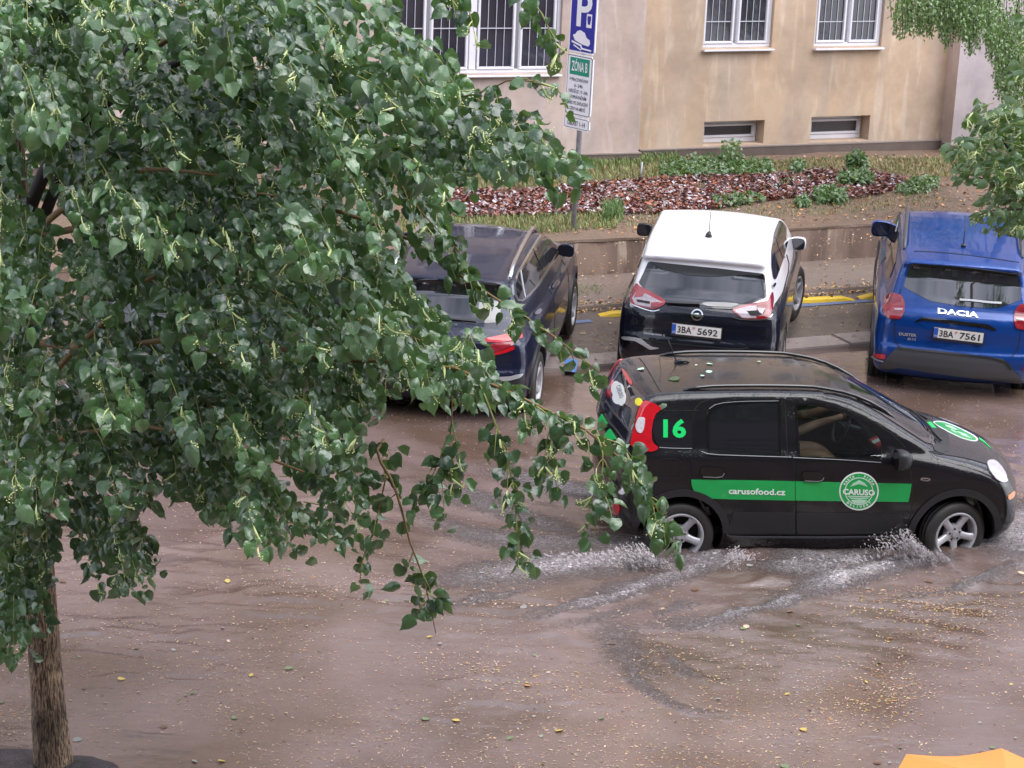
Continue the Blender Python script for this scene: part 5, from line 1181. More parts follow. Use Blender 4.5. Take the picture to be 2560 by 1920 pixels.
def watermat():
    m = bpy.data.materials.new('flood_water'); m.use_nodes = True; n = m.node_tree.nodes; l = m.node_tree.links; b = n['Principled BSDF']
    tcn = n.new('ShaderNodeTexCoord'); at = n.new('ShaderNodeAttribute'); at.attribute_name = 'foam'
    big = n.new('ShaderNodeTexNoise'); big.inputs['Scale'].default_value = .8; big.inputs['Detail'].default_value = 5; l.new(tcn.outputs['Object'], big.inputs['Vector'])
    x0 = n.new('ShaderNodeMix'); x0.data_type = 'RGBA'; x0.inputs[6].default_value = (.176, .126, .114, 1); x0.inputs[7].default_value = (.108, .070, .052, 1)
    r0 = n.new('ShaderNodeMapRange'); r0.inputs[1].default_value = .4; r0.inputs[2].default_value = .62; l.new(big.outputs['Fac'], r0.inputs[0]); l.new(r0.outputs[0], x0.inputs[0])
    mpn = n.new('ShaderNodeMapping'); mpn.inputs['Scale'].default_value = (1, 1.9, 1); mpn.inputs['Rotation'].default_value = (0, 0, .12); l.new(tcn.outputs['Object'], mpn.inputs[0])
    fn = n.new('ShaderNodeTexNoise'); fn.inputs['Scale'].default_value = 40; fn.inputs['Detail'].default_value = 6; fn.inputs['Roughness'].default_value = .7; fn.inputs['Distortion'].default_value = 1.2; l.new(mpn.outputs[0], fn.inputs['Vector'])
    ad = n.new('ShaderNodeMath'); ad.operation = 'ADD'; l.new(fn.outputs['Fac'], ad.inputs[0]); sc = n.new('ShaderNodeMath'); sc.operation = 'MULTIPLY'; sc.inputs[1].default_value = .33; l.new(at.outputs['Fac'], sc.inputs[0]); l.new(sc.outputs[0], ad.inputs[1])
    rr = n.new('ShaderNodeMapRange'); rr.inputs[1].default_value = .62; rr.inputs[2].default_value = .84; l.new(ad.outputs[0], rr.inputs[0])
    fm = n.new('ShaderNodeMath'); fm.operation = 'MULTIPLY'; l.new(rr.outputs[0], fm.inputs[0]); cl = n.new('ShaderNodeMapRange'); cl.inputs[1].default_value = .12; cl.inputs[2].default_value = .40; l.new(at.outputs['Fac'], cl.inputs[0]); l.new(cl.outputs[0], fm.inputs[1])
    x1 = n.new('ShaderNodeMix'); x1.data_type = 'RGBA'; x1.inputs[7].default_value = (.60, .54, .55, 1); l.new(fm.outputs[0], x1.inputs[0]); l.new(x0.outputs[2], x1.inputs[6]); l.new(x1.outputs[2], b.inputs['Base Color'])
    r5 = n.new('ShaderNodeMapRange'); r5.inputs[3].default_value = .03; r5.inputs[4].default_value = .35; l.new(fm.outputs[0], r5.inputs[0]); l.new(r5.outputs[0], b.inputs['Roughness'])
    b.inputs['IOR'].default_value = 1.5; b.inputs['Specular IOR Level'].default_value = 1.0
    w1 = n.new('ShaderNodeTexNoise'); w1.inputs['Scale'].default_value = 9; w1.inputs['Detail'].default_value = 5; w1.inputs['Distortion'].default_value = .8; l.new(mpn.outputs[0], w1.inputs['Vector'])
    w2_ = n.new('ShaderNodeTexNoise'); w2_.inputs['Scale'].default_value = 2.2; w2_.inputs['Detail'].default_value = 3; l.new(mpn.outputs[0], w2_.inputs['Vector'])
    sm = n.new('ShaderNodeMath'); sm.operation = 'MULTIPLY_ADD'; sm.inputs[1].default_value = .35; l.new(w1.outputs['Fac'], sm.inputs[0]); l.new(w2_.outputs['Fac'], sm.inputs[2])
    bb = n.new('ShaderNodeBump'); bb.inputs['Strength'].default_value = .16; bb.inputs['Distance'].default_value = .035; l.new(sm.outputs[0], bb.inputs['Height'])
    b2 = n.new('ShaderNodeBump'); b2.inputs['Strength'].default_value = 1.0; b2.inputs['Distance'].default_value = .03; 
    fn2 = n.new('ShaderNodeTexNoise'); fn2.inputs['Scale'].default_value = 11; fn2.inputs['Detail'].default_value = 4; fn2.inputs['Distortion'].default_value = 1.5; l.new(mpn.outputs[0], fn2.inputs['Vector'])
    mz = n.new('ShaderNodeMath'); mz.operation = 'MULTIPLY'; l.new(fn2.outputs['Fac'], mz.inputs[0]); a2 = n.new('ShaderNodeAttribute'); a2.attribute_name = 'chop'; l.new(a2.outputs['Fac'], mz.inputs[1]); ma = n.new('ShaderNodeMath'); ma.operation = 'MULTIPLY_ADD'; ma.inputs[1].default_value = 1.3; l.new(mz.outputs[0], ma.inputs[0]); l.new(fm.outputs[0], ma.inputs[2]); l.new(ma.outputs[0], b2.inputs['Height']); l.new(bb.outputs[0], b2.inputs['Normal']); l.new(b2.outputs[0], b.inputs['Normal'])
    return m
wm = watermat(); MATS['flood_water'] = wm
me = newmesh('water', WV[used], mp_[q], wm, True)
at = me.attributes.new('foam', 'FLOAT', 'POINT'); at.data.foreach_set('value', foam[used].astype(np.float32)); at = me.attributes.new('chop', 'FLOAT', 'POINT'); at.data.foreach_set('value', np.maximum(.14*chop, 1.5*np.clip(foam-.33, 0, 1))[used].astype(np.float32))
wo_ = link('water', me); tag(wo_, kind='structure')
# outer still water, butted round the detailed patch 2 mm lower
b0, b1, c0, c1 = gx[0], gx[-1], gy[0], gy[-1]
def quadw(pts):
    o = obj('water', [(x, y, -.004) for x, y in pts], [tuple(range(len(pts)))], wm, None, False); tag(o, kind='structure')
def kx(x): return K0[1]+(x-K0[0])*math.tan(KA)
quadw([(-60, 2), (b0+.01, 2), (b0+.01, kx(b0)), (-60, kx(-60))] if kx(-60) > 2 else [(-42, 2), (b0+.01, 2), (b0+.01, kx(b0)), (-42, kx(-42))])
quadw([(b0, 2), (b1, 2), (b1, c0+.01), (b0, c0+.01)])
quadw([(b1-.01, 2), (60, 2), (60, kx(60)), (b1-.01, kx(b1))])

# ------------------------------------------------------------------ splashes thrown up by the wheels
mat('spray', (.70, .65, .66), .15, coat=.6, alpha=.4); mat('spray_dark', (.40, .32, .31), .08, coat=.6, alpha=.35)
def sheetmat():
    m = mat('spray_sheet', (.72, .66, .67), .08, coat=.8); n = m.node_tree.nodes; l = m.node_tree.links; b = n['Principled BSDF']; tcn = n.new('ShaderNodeTexCoord'); mpn = n.new('ShaderNodeMapping'); mpn.inputs['Scale'].default_value = (1, 1, .45); l.new(tcn.outputs['Object'], mpn.inputs[0])
    t = n.new('ShaderNodeTexNoise'); t.inputs['Scale'].default_value = 34; t.inputs['Detail'].default_value = 5; t.inputs['Distortion'].default_value = 1.6; l.new(mpn.outputs[0], t.inputs['Vector'])
    r_ = n.new('ShaderNodeMapRange'); r_.inputs[1].default_value = .50; r_.inputs[2].default_value = .68; r_.inputs[4].default_value = .75; l.new(t.outputs['Fac'], r_.inputs[0]); l.new(r_.outputs[0], b.inputs['Alpha'])
    bb = n.new('ShaderNodeBump'); bb.inputs['Distance'].default_value = .02; l.new(t.outputs['Fac'], bb.inputs['Height']); l.new(bb.outputs[0], b.inputs['Normal'])
sheetmat()
def splash(name, label, cpx, n, spread, hmax, back=1., seed=1):
    r = np.random.default_rng(seed); V = []; Fc = []; mi = []
    base = onz(*cpx, 0.0); ux = np.array([math.cos(.128), math.sin(.128), 0])
    ico = [(0, 0, 1), (.89, 0, .45), (.28, .85, .45), (-.72, .53, .45), (-.72, -.53, .45), (.28, -.85, .45), (.72, .53, -.45), (-.28, .85, -.45), (-.89, 0, -.45), (-.28, -.85, -.45), (.72, -.53, -.45), (0, 0, -1)]
    IF = [(0, 1, 2), (0, 2, 3), (0, 3, 4), (0, 4, 5), (0, 5, 1), (1, 6, 2), (2, 7, 3), (3, 8, 4), (4, 9, 5), (5, 10, 1), (2, 6, 7), (3, 7, 8), (4, 8, 9), (5, 9, 10), (1, 10, 6), (6, 11, 7), (7, 11, 8), (8, 11, 9), (9, 11, 10), (10, 11, 6)]
    ico = np.array(ico)
    for k in range(n):
        u = r.random(); hh_ = hmax*(r.random()**1.8)*(1-.3*u); s = abs(r.normal(0, .35))
        p = base-ux*back*(s*spread+hh_*1.0)+np.array([0, r.normal(0, .045)-.04*u, max(0, hh_*(1-s*.6))])
        sz = .0025+.0075*r.random()**2.5*(1.2-hh_/hmax*.6); st = 1+2.5*r.random(); dirv = np.array([-back*.7, r.normal(0, .3), .7+r.normal(0, .3)]); dirv /= np.linalg.norm(dirv)
        I = ico*sz; I = I+np.outer(I@dirv, dirv)*(st-1); k0 = len(V); V += list(I+p); Fc += [(a+k0, b_+k0, c_+k0) for a, b_, c_ in IF]; mi += [0 if r.random() < .8 else 1]*20
    # curtain of water: curved sheets with holes torn by the shader
    for sh in range(4):
        nx_, nz_ = 40, 10; k0 = len(V); off = r.normal(0, .035); ph = r.uniform(0, 6); top = [hmax*(.45+.3*math.sin(i*.33+ph)*math.sin(i*.11+sh)+.25*r.random()) for i in range(nx_)]
        for i in range(nx_):
            t = i/(nx_-1); env = math.sin(math.pi*min(1, t*1.05))**.7
            for j in range(nz_):
                q_ = j/(nz_-1); z = top[i]*env*math.sin(q_*math.pi*.62); V.append(base-ux*back*(t*spread*.95-.15+z*.8)+np.array([0, off-.16*q_**1.5*(1+sh*.3)+.015*math.sin(i*.9+j), z-.01]))
        for i in range(nx_-1):
            for j in range(nz_-1): Fc += [(k0+i*nz_+j, k0+(i+1)*nz_+j, k0+(i+1)*nz_+j+1), (k0+i*nz_+j, k0+(i+1)*nz_+j+1, k0+i*nz_+j+1)]; mi += [2, 2]
    me = newmesh(name, V, Fc, [K['spray'], K['spray_dark'], K['spray_sheet']], True); me.polygons.foreach_set('material_index', mi); o = link(name, me); tag(o, label, 'splash', 'splashes round the driving car', 'stuff')
splash('splash', 'white splash curling off the front wheel of the delivery car', (2350, 1405), 1500, .55, .36, 1, 3)
splash('splash', 'churned water thrown behind the rear wheel of the delivery car', (1655, 1408), 900, .45, .22, 1, 5)
splash('splash', 'low splash just ahead of the rear wheel of the delivery car', (1800, 1400), 600, .35, .12, -1, 8)
splash('splash', 'low bow wave breaking along the sill between the wheels', (2180, 1412), 800, 1.0, .09, 1, 9)
splash('splash', 'foam breaking under the front bumper of the delivery car', (2530, 1360), 600, .4, .09, -1, 12)
splash('splash', 'foam trailing behind the rear bumper of the delivery car', (1560, 1392), 600, .8, .07, 1, 14)

# ------------------------------------------------------------------ petals, bracts and leaves floating on the water
PETC = [('petal_cream', (.58, .42, .28)), ('petal_orange', (.50, .24, .09)), ('petal_yellow', (.50, .37, .10)), ('petal_brown', (.16, .085, .05)), ('petal_pink', (.52, .36, .32)), ('petal_green', (.16, .20, .10)), ('petal_grey', (.27, .27, .25))]
for a, b in PETC: mat(a, b, .45)
pmats = [K[a] for a, _ in PETC]
def flecks(name, P, size, wts, up=.006, asp=(.25, .6), seed=3, label=None, cat=None, tiltm=.15, mats=None):
    """many small curled bracts as one body of loose stuff"""
    r = np.random.default_rng(seed); n = len(P); L_ = size[0]+(size[1]-size[0])*r.random(n)**2.2; W_ = L_*(asp[0]+(asp[1]-asp[0])*r.random(n))
    a = r.normal(.12, .55, n)+(r.random(n) < .2)*r.uniform(0, 3, n); ux = np.stack([np.cos(a), np.sin(a), r.normal(0, tiltm, n)], 1); uy = np.stack([-np.sin(a), np.cos(a), r.normal(0, tiltm, n)], 1); up_ = np.array([0, 0, 1.])
    c = np.asarray(P)+up_*up; k = (L_*(.18 if tiltm > .16 else .07))[:, None]
    ring = [(-.5, 0, 0), (-.18, -.5, .6), (.22, -.42, .7), (.5, 0, .1), (.2, .45, .5), (-.2, .5, .8)]
    V = np.stack([c+ux*(x*L_)[:, None]+uy*(y*W_)[:, None]+up_*(z*k) for x, y, z in ring]+[c], 1).reshape(-1, 3)
    b = np.arange(n)[:, None]*7; F_ = np.concatenate([b+np.array([[6, i, (i+1) % 6]]) for i in range(6)], 0)
    mi = r.choice(len(wts), n, p=np.array(wts)/sum(wts)); me = newmesh(name, V, F_, mats or pmats, False); me.polygons.foreach_set('material_index', np.tile(mi, 6).astype(np.int32)); o = link(name, me); tag(o, label, cat, None, 'stuff'); return o
def wat_h(P):
    i = np.clip(((P[:, 1]-gy[0])/hstep).astype(int), 0, NY-1); j = np.clip(((P[:, 0]-gx[0])/hstep).astype(int), 0, NX-1); return hgt[i*NX+j]
r = np.random.default_rng(5)
U = r.uniform(-60, 2620, 62000); Vp = r.uniform(860, 1990, 62000)
dens = fbm(U/240, Vp/120, 4, 31); dens = np.clip((dens-.30)*3.2, 0.10, 1)*np.where(U < 1400, .85, 1.0)
near = np.clip((Vp-800)/900, .25, 1)
k = r.random(62000) < dens*near*.95; Pw = onz(U[k], Vp[k], 0)
cl = [(2290, 1515, 150, 35, 1100), (2420, 1530, 90, 30, 400), (2240, 1730, 55, 40, 420), (2100, 1780, 120, 60, 300), (1150, 1660, 130, 30, 260), (1290, 1720, 120, 30, 220), (2350, 1600, 140, 50, 500), (2450, 1240, 120, 70, 400), (2400, 1090, 120, 60, 300), (1750, 1830, 300, 60, 350), (900, 1480, 160, 22, 420), (640, 1450, 120, 18, 260), (200, 1560, 180, 25, 320), (60, 1770, 90, 30, 220), (1340, 1520, 150, 14, 260), (1280, 1010, 120, 40, 200), (2150, 960, 180, 25, 260), (1130, 1060, 160, 25, 200)]
for (u_, v_, su, sv, n_) in cl: Pw = np.concatenate([Pw, onz(r.normal(u_, su, n_), r.normal(v_, sv, n_), 0)])
Pw = Pw[(kd(Pw) < -.03)]
lc = np.array([(p-np.array([2.506, 17.387, 0]))@np.array([[math.cos(.128), -math.sin(.128)], [math.sin(.128), math.cos(.128)], [0, 0]]) for p in Pw]) if False else None
Pw[:, 2] = wat_h(Pw); sel = r.random(len(Pw))
flecks('floating_petals', Pw, (.007, .028), (48, 10, 7, 10, 20, 2, 3), .003, (.15, .42), label='cream and orange linden bracts and petals scattered over the brown water', cat='petals')
cl2 = np.concatenate([onz(r.normal(u_, su*.8, n_//2), r.normal(v_, sv*.7, n_//2), 0) for (u_, v_, su, sv, n_) in cl[:9]]); cl2[:, 2] = wat_h(cl2)
flecks('floating_petals', cl2, (.010, .036), (26, 38, 26, 10, 0, 0, 0), .004, (.15, .42), seed=9, label='dense orange and yellow rafts of petals drifting on the water', cat='petals')
Ul = r.uniform(0, 2560, 90); Vl = r.uniform(1420, 1940, 90); Pl = onz(Ul, Vl, 0); Pl[:, 2] = wat_h(Pl)
flecks('floating_leaves', Pl, (.03, .075), (14, 6, 16, 14, 4, 24, 22), .007, asp=(.45, .9), seed=12, label='small torn leaves floating here and there on the water', cat='leaves')
# debris lying on the bays and pavement
U = r.uniform(1000, 2560, 9000); Vp = r.uniform(560, 930, 9000); P = onter(U, Vp); d_ = kd(P); k = (d_ > .02) & (d_ < WALL_D-.02) & (r.random(9000) < np.clip((fbm(U/90, Vp/40, 3, 8)-.25)*2.2, .12, 1)); P = P[k]
flecks('fallen_petals', P, (.012, .05), (36, 20, 12, 18, 12, 2, 0), .006, seed=14, label='wet petals and twigs scattered over the parking bays and pavement', cat='petals', tiltm=.25)
aa = r.uniform(.3, 6.2, 1500); dd = 1.88+np.abs(r.normal(0, .16, 1500)); P = kp(0, 0)+SV*aa[:, None]+NV*dd[:, None]; P[:, 2] = tz(dd)
flecks('fallen_petals', P, (.02, .06), (20, 42, 26, 12, 0, 0, 0), .006, seed=15, label='orange petals heaped along the pavement edge', cat='petals', tiltm=.4)
# ------------------------------------------------------------------ foliage
def leafmat(name, c1, c2, under, rough=.32, transl=.22, tc_=(.22, .42, .04)):
    m = bpy.data.materials.new(name); m.use_nodes = True; n = m.node_tree.nodes; l = m.node_tree.links; b = n['Principled BSDF']; o = n['Material Output']
    at = n.new('ShaderNodeAttribute'); at.attribute_name = 'tone'; ge = n.new('ShaderNodeNewGeometry'); tcn = n.new('ShaderNodeTexCoord')
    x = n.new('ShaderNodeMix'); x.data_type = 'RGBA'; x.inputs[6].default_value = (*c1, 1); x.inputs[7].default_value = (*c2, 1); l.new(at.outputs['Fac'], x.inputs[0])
    y = n.new('ShaderNodeMix'); y.data_type = 'RGBA'; y.inputs[7].default_value = (*under, 1); l.new(ge.outputs['Backfacing'], y.inputs[0]); l.new(x.outputs[2], y.inputs[6])
    l.new(y.outputs[2], b.inputs['Base Color']); b.inputs['Roughness'].default_value = rough; b.inputs['Specular IOR Level'].default_value = .6; b.inputs['Coat Weight'].default_value = .7; b.inputs['Coat Roughness'].default_value = .13
    nz = n.new('ShaderNodeTexNoise'); nz.inputs['Scale'].default_value = 48; nz.inputs['Detail'].default_value = 2; l.new(tcn.outputs['Object'], nz.inputs['Vector'])
    bb = n.new('ShaderNodeBump'); bb.inputs['Strength'].default_value = .7; bb.inputs['Distance'].default_value = .008; l.new(nz.outputs['Fac'], bb.inputs['Height']); l.new(bb.outputs[0], b.inputs['Normal'])
    t = n.new('ShaderNodeBsdfTranslucent'); t.inputs[0].default_value = (*tc_, 1); mxs = n.new('ShaderNodeMixShader'); mxs.inputs[0].default_value = transl
    l.new(b.outputs[0], mxs.inputs[1]); l.new(t.outputs[0], mxs.inputs[2]); l.new(mxs.outputs[0], o.inputs[0]); MATS[name] = m; return m
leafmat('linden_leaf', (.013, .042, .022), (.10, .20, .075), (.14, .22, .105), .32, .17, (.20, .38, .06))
leafmat('linden_leaf_light', (.060, .130, .050), (.11, .20, .07), (.22, .30, .13), .32, .2)
leafmat('birch_leaf', (.07, .15, .04), (.15, .28, .065), (.16, .25, .09), .35, .25)
leafmat('weed_leaf', (.055, .115, .038), (.12, .20, .07), (.12, .22, .08), .4, .2)
mat('flower_bract', (.46, .56, .20), .5, noise=(30, .5, (.62, .66, .34)))
mat('bark', (.17, .115, .08), .85, bump=None)
mat('twig', (.15, .075, .035), .6, noise=(9, .6, (.20, .14, .04))); mat('bark_dark', (.035, .028, .028), .8)
mat('green_twig', (.22, .24, .06), .5)
def barkmat():
    m = K['bark']; n = m.node_tree.nodes; l = m.node_tree.links; b = n['Principled BSDF']; tcn = n.new('ShaderNodeTexCoord'); mpn = n.new('ShaderNodeMapping'); mpn.inputs['Scale'].default_value = (105, 105, 15); l.new(tcn.outputs['Object'], mpn.inputs[0])
    w_ = n.new('ShaderNodeTexNoise'); w_.inputs['Scale'].default_value = 1.; w_.inputs['Detail'].default_value = 4; w_.inputs['Distortion'].default_value = .9; l.new(mpn.outputs[0], w_.inputs['Vector'])
    r = n.new('ShaderNodeValToRGB'); r.color_ramp.elements[0].position = .42; r.color_ramp.elements[0].color = (.060, .034, .020, 1); r.color_ramp.elements[1].position = .60; r.color_ramp.elements[1].color = (.42, .30, .20, 1); l.new(w_.outputs['Fac'], r.inputs[0])
    s_ = n.new('ShaderNodeTexNoise'); s_.inputs['Scale'].default_value = 3.; s_.inputs['Detail'].default_value = 4; l.new(tcn.outputs['Object'], s_.inputs['Vector'])
    mr = n.new('ShaderNodeMapRange'); mr.inputs[1].default_value = .35; mr.inputs[2].default_value = .6; mr.inputs[3].default_value = .35; mr.inputs[4].default_value = 1.1; l.new(s_.outputs['Fac'], mr.inputs[0])
    mm = n.new('ShaderNodeMix'); mm.data_type = 'RGBA'; mm.blend_type = 'MULTIPLY'; mm.inputs[0].default_value = 1; l.new(r.outputs[0], mm.inputs[6]); cc_ = n.new('ShaderNodeCombineColor'); [l.new(mr.outputs[0], cc_.inputs[i]) for i in range(3)]; l.new(cc_.outputs[0], mm.inputs[7]); l.new(mm.outputs[2], b.inputs['Base Color'])
    bb = n.new('ShaderNodeBump'); bb.inputs['Strength'].default_value = .9; bb.inputs['Distance'].default_value = .012; l.new(w_.outputs['Fac'], bb.inputs['Height']); l.new(bb.outputs[0], b.inputs['Normal'])
barkmat()

def leaf_proto(seed, curl=.25, fold=.22, narrow=1.):
    r = np.random.default_rng(seed); O_ = [(.0, .12), (-.01, .28), (.07, .43), (.27, .50), (.50, .47), (.70, .36), (.86, .20), (.95, .07)]
    pts = [(0, 0)]+[(.25, 0), (.5, 0), (.75, 0), (1.06, 0)]; Ls = len(pts)
    V = list(pts); side = []
    for s_ in (1, -1):
        mid = []; out = []
        for (x, y) in O_: out.append(len(V)); V.append((x+r.normal(0, .012), s_*narrow*(y+r.normal(0, .014))))
        for (x, y) in ((.10, .24), (.36, .27), (.60, .19)): mid.append(len(V)); V.append((x, s_*y*narrow))
        side.append((mid, out))
    P = np.array(V); x, y = P[:, 0], P[:, 1]
    a1, a2, ph = r.uniform(.7, 1.3), r.normal(0, .12), r.uniform(0, 6)
    z = fold*np.abs(y)-curl*a1*x*x-.55*curl*y*y*3+.05*np.sin(x*8+ph+y*5)*np.abs(y)*3+1.6*a2*y*x+.045*np.sin(13*x+ph)*(np.abs(y) > .3)
    P3_ = np.stack([x, y, z], 1); Fc = []
    for si, (m, o) in enumerate(side):
        T = [(0, m[0], o[0]), (o[0], m[0], o[1]), (o[1], m[0], o[2]), (o[2], m[0], o[3]), (m[0], m[1], o[3]), (o[3], m[1], o[4]), (m[1], m[2], o[4]), (o[4], m[2], o[5]), (m[2], o[6], o[5]), (m[2], 4, o[6]) if False else (m[2], 3, o[6]), (3, o[7], o[6]), (3, 4, o[7]), (0, 1, m[0]), (1, m[1], m[0]), (1, 2, m[1]), (2, m[2], m[1]), (2, 3, m[2])]
        Fc += [t if si else t[::-1] for t in T]
    # orient up
    F_ = np.array(Fc); nn = np.cross(P3_[F_[:, 1]]-P3_[F_[:, 0]], P3_[F_[:, 2]]-P3_[F_[:, 0]]); bad = nn[:, 2] < 0; F_[bad] = F_[bad][:, ::-1]
    return P3_, F_
LV = [leaf_proto(1, .45, .5), leaf_proto(2, .8, .3), leaf_proto(3, .3, .9, .9), leaf_proto(4, 1.0, -.35, .8), leaf_proto(5, -.3, .6), leaf_proto(6, .6, 1.1, .85), leaf_proto(7, .7, .7, .95), leaf_proto(8, .3, .15)]
def nrm(v): return v/(np.linalg.norm(v, axis=-1, keepdims=True)+1e-9)
def leaf_cloud(name, pos, X, Z, size, var, tone, m, parent, kind='stuff'):
    Vs = []; Fs = []; T = []; k0 = 0; Zo = nrm(Z-X*np.sum(X*Z, 1)[:, None]); Y = np.cross(Zo, X)
    for vi, (P, F_) in enumerate(LV):
        s_ = np.where(var == vi)[0]
        if not len(s_): continue
        V = pos[s_][:, None]+size[s_][:, None, None]*(P[None, :, :1]*X[s_][:, None]+P[None, :, 1:2]*Y[s_][:, None]+P[None, :, 2:]*Zo[s_][:, None])
        Vs.append(V.reshape(-1, 3)); Fs.append((F_[None]+(np.arange(len(s_))*len(P))[:, None, None]+k0).reshape(-1, 3)); T.append(np.repeat(tone[s_], len(P))); k0 += len(s_)*len(P)
    me = newmesh(name, np.concatenate(Vs), np.concatenate(Fs), m, True); a = me.attributes.new('tone', 'FLOAT', 'POINT'); a.data.foreach_set('value', np.concatenate(T).astype(np.float32))
    o = link(name, me, parent)
    if kind: o['kind'] = kind
    return o
LEAFME = {}
def leaf_objects(idx, pos, X, Z, size, var, tone, mname, parent, org):
    Zo = nrm(Z-X*np.sum(X*Z, 1)[:, None]); Y = np.cross(Zo, X)
    for i in idx:
        key = (int(var[i]), round(float(tone[i])*3)/3, mname)
        if key not in LEAFME:
            P, F_ = LV[key[0]]; me = newmesh('leaf', P, F_, K[mname], True); a = me.attributes.new('tone', 'FLOAT', 'POINT'); a.data.foreach_set('value', np.full(len(P), key[1], np.float32)); LEAFME[key] = me
        o = bpy.data.objects.new('leaf', LEAFME[key]); COL.objects.link(o); o.parent = parent; s_ = float(size[i]); p = pos[i]-org
        o.matrix_basis = Matrix(((X[i][0]*s_, Y[i][0]*s_, Zo[i][0]*s_, p[0]), (X[i][1]*s_, Y[i][1]*s_, Zo[i][1]*s_, p[1]), (X[i][2]*s_, Y[i][2]*s_, Zo[i][2]*s_, p[2]), (0, 0, 0, 1)))
def curve3(P, n=14):
    P = np.array(P, float); P = smoothpoly(P, 2, False); d = np.concatenate([[0], np.cumsum(np.linalg.norm(np.diff(P, axis=0), axis=1))]); t = np.linspace(0, d[-1], n); return np.stack([np.interp(t, d, P[:, i]) for i in range(3)], 1), d[-1]
class Foliage:
    def __init__(s, seed): s.r = np.random.default_rng(seed); s.p = []; s.X = []; s.Z = []; s.s = []; s.t = []; s.tw = MB(); s.br = []; s.fl = []
    def leafy(s, pts, per_m=26, size=(.06, .095), rad=.004, out=None, tone=(.1, .7), t0=.1, hang=.6, face=.9, petiole=.045, up=.55, flowers=0, wind=(.25, -.1, 0), twig=True):
        r = s.r; C, Ln = curve3(pts, 16)
        if twig: s.tw.tube(C[::2], list(np.linspace(rad, rad*.35, len(C[::2]))), 4, cap=False)
        n = max(3, int(Ln*per_m)); ts = t0+(1-t0)*(np.arange(n)+r.random(n)*.7)/n; ts = np.clip(ts, 0, 1); L_ = np.linspace(0, 1, len(C))
        B = np.stack([np.interp(ts, L_, C[:, i]) for i in range(3)], 1); i0 = np.clip((ts*(len(C)-1)).astype(int), 0, len(C)-2); T = nrm(C[i0+1]-C[i0])
        sd = np.where(np.arange(n) % 2 == 0, 1, -1)[:, None]; side = nrm(np.cross(T, [0, 0, 1.])+r.normal(0, .15, (n, 3)))
        pd = nrm(side*sd*.8+T*.6+r.normal(0, .35, (n, 3))+np.array([0, 0, .1])); pos = B+pd*petiole*r.uniform(.5, 1.3, n)[:, None]
        toc = nrm(CAMO-pos)
        X = nrm(pd*.75+T*.35+np.array([0, 0, -hang])+np.array(wind)+r.normal(0, .48, (n, 3)))
        Z = nrm(np.array([0, 0, up])+toc*face*np.array([1, 1, .4])+r.normal(0, .55, (n, 3)))
        s.p.append(pos); s.X.append(X); s.Z.append(Z); s.s.append(r.uniform(*size, n)*np.where(r.random(n) < .2, .62, 1)); s.t.append(np.clip(r.uniform(*tone, n)+.5*(ts-.5)+(r.random(n) < .06)*.5, 0, 1))
        for k in range(flowers):
            j = r.integers(n//3, n); s.fl.append((B[j]+toc[j]*.035+np.array([0, 0, .015]), nrm(toc[j]*.3+T[j]*.3+r.normal(0, .4, 3)+np.array([0, 0, -.5]))))
        return C
    def arrays(s): return [np.concatenate(a) for a in (s.p, s.X, s.Z, s.s, s.t)]
    def flowers(s, name, m, parent, org, scale=1.):
        V = []; Fc = []; r = s.r
        oc = np.array([(1, 0, 0), (-1, 0, 0), (0, 1, 0), (0, -1, 0), (0, 0, 1), (0, 0, -1)]); of = [(0, 2, 4), (2, 1, 4), (1, 3, 4), (3, 0, 4), (2, 0, 5), (1, 2, 5), (3, 1, 5), (0, 3, 5)]
        for b, d in s.fl:
            sd = nrm(np.cross(d, [0.3, .8, .2])+r.normal(0, .2, 3)); L_ = scale*r.uniform(.055, .095); w_ = scale*.0058; nn = np.cross(d, sd); k = len(V)
            for t in np.linspace(0, 1, 5):
                ww = w_*math.sin(math.pi*(.12+.8*t)); c = b+d*L_*t+nn*.012*math.sin(3*t); V += [c-sd*ww, c+nn*.003, c+sd*ww]
            for i in range(4):
                for j in range(2): Fc.append((k+i*3+j, k+i*3+j+1, k+(i+1)*3+j+1)); Fc.append((k+i*3+j, k+(i+1)*3+j+1, k+(i+1)*3+j))
            e0 = b+d*L_*.5
            for q in range(r.integers(4, 9)):
                e = e0+nrm(d+r.normal(0, .5, 3)+[0, 0, -.4])*scale*r.uniform(.025, .05); k = len(V); V += [e0, e0+sd*.0015, e]; Fc.append((k, k+1, k+2)); k = len(V); V += list(oc*scale*r.uniform(.0035, .0055)+e); Fc += [tuple(np.array(f)+k) for f in of]
        if V: o = obj(name, np.array(V)-org, Fc, m, parent, False); o['kind'] = 'stuff'

# --- the big linden on the left
TY = 12.46
fo = Foliage(21)
trk = [aty(u, v, TY) for u, v in ((134, 1935), (128, 1880), (115, 1700), (101, 1500), (90, 1300), (76, 1080), (60, 850), (46, 600), (32, 350), (15, 60), (-10, -300))]
org = np.array([trk[0][0], trk[0][1], -.1]); trk[0] = org.copy()
lin = thing('linden_tree', 'young linden tree with a slim brown trunk whose leafy branches fill the left', 'tree', tuple(org))
rad = [.135, .108, .100, .097, .094, .09, .08, .07, .06, .05, .03]
C, _ = curve3(trk, 60); rr_ = np.interp(np.linspace(0, 1, 60), np.linspace(0, 1, len(rad)), rad); n = 22; V = []
for i, c in enumerate(C):
    for k in range(n):
        a = 2*math.pi*k/n; q = rr_[i]*(1+.05*math.sin(3*a+i*.21)+.035*math.sin(7*a+i*.5)+rnd.uniform(-.015, .015)); V.append(c-org+np.array([q*math.cos(a), q*math.sin(a), 0]))
obj('trunk', V, np.array([(i*n+k, i*n+(k+1) % n, (i+1)*n+(k+1) % n, (i+1)*n+k) for i in range(59) for k in range(n)]), K['bark'], lin, True)
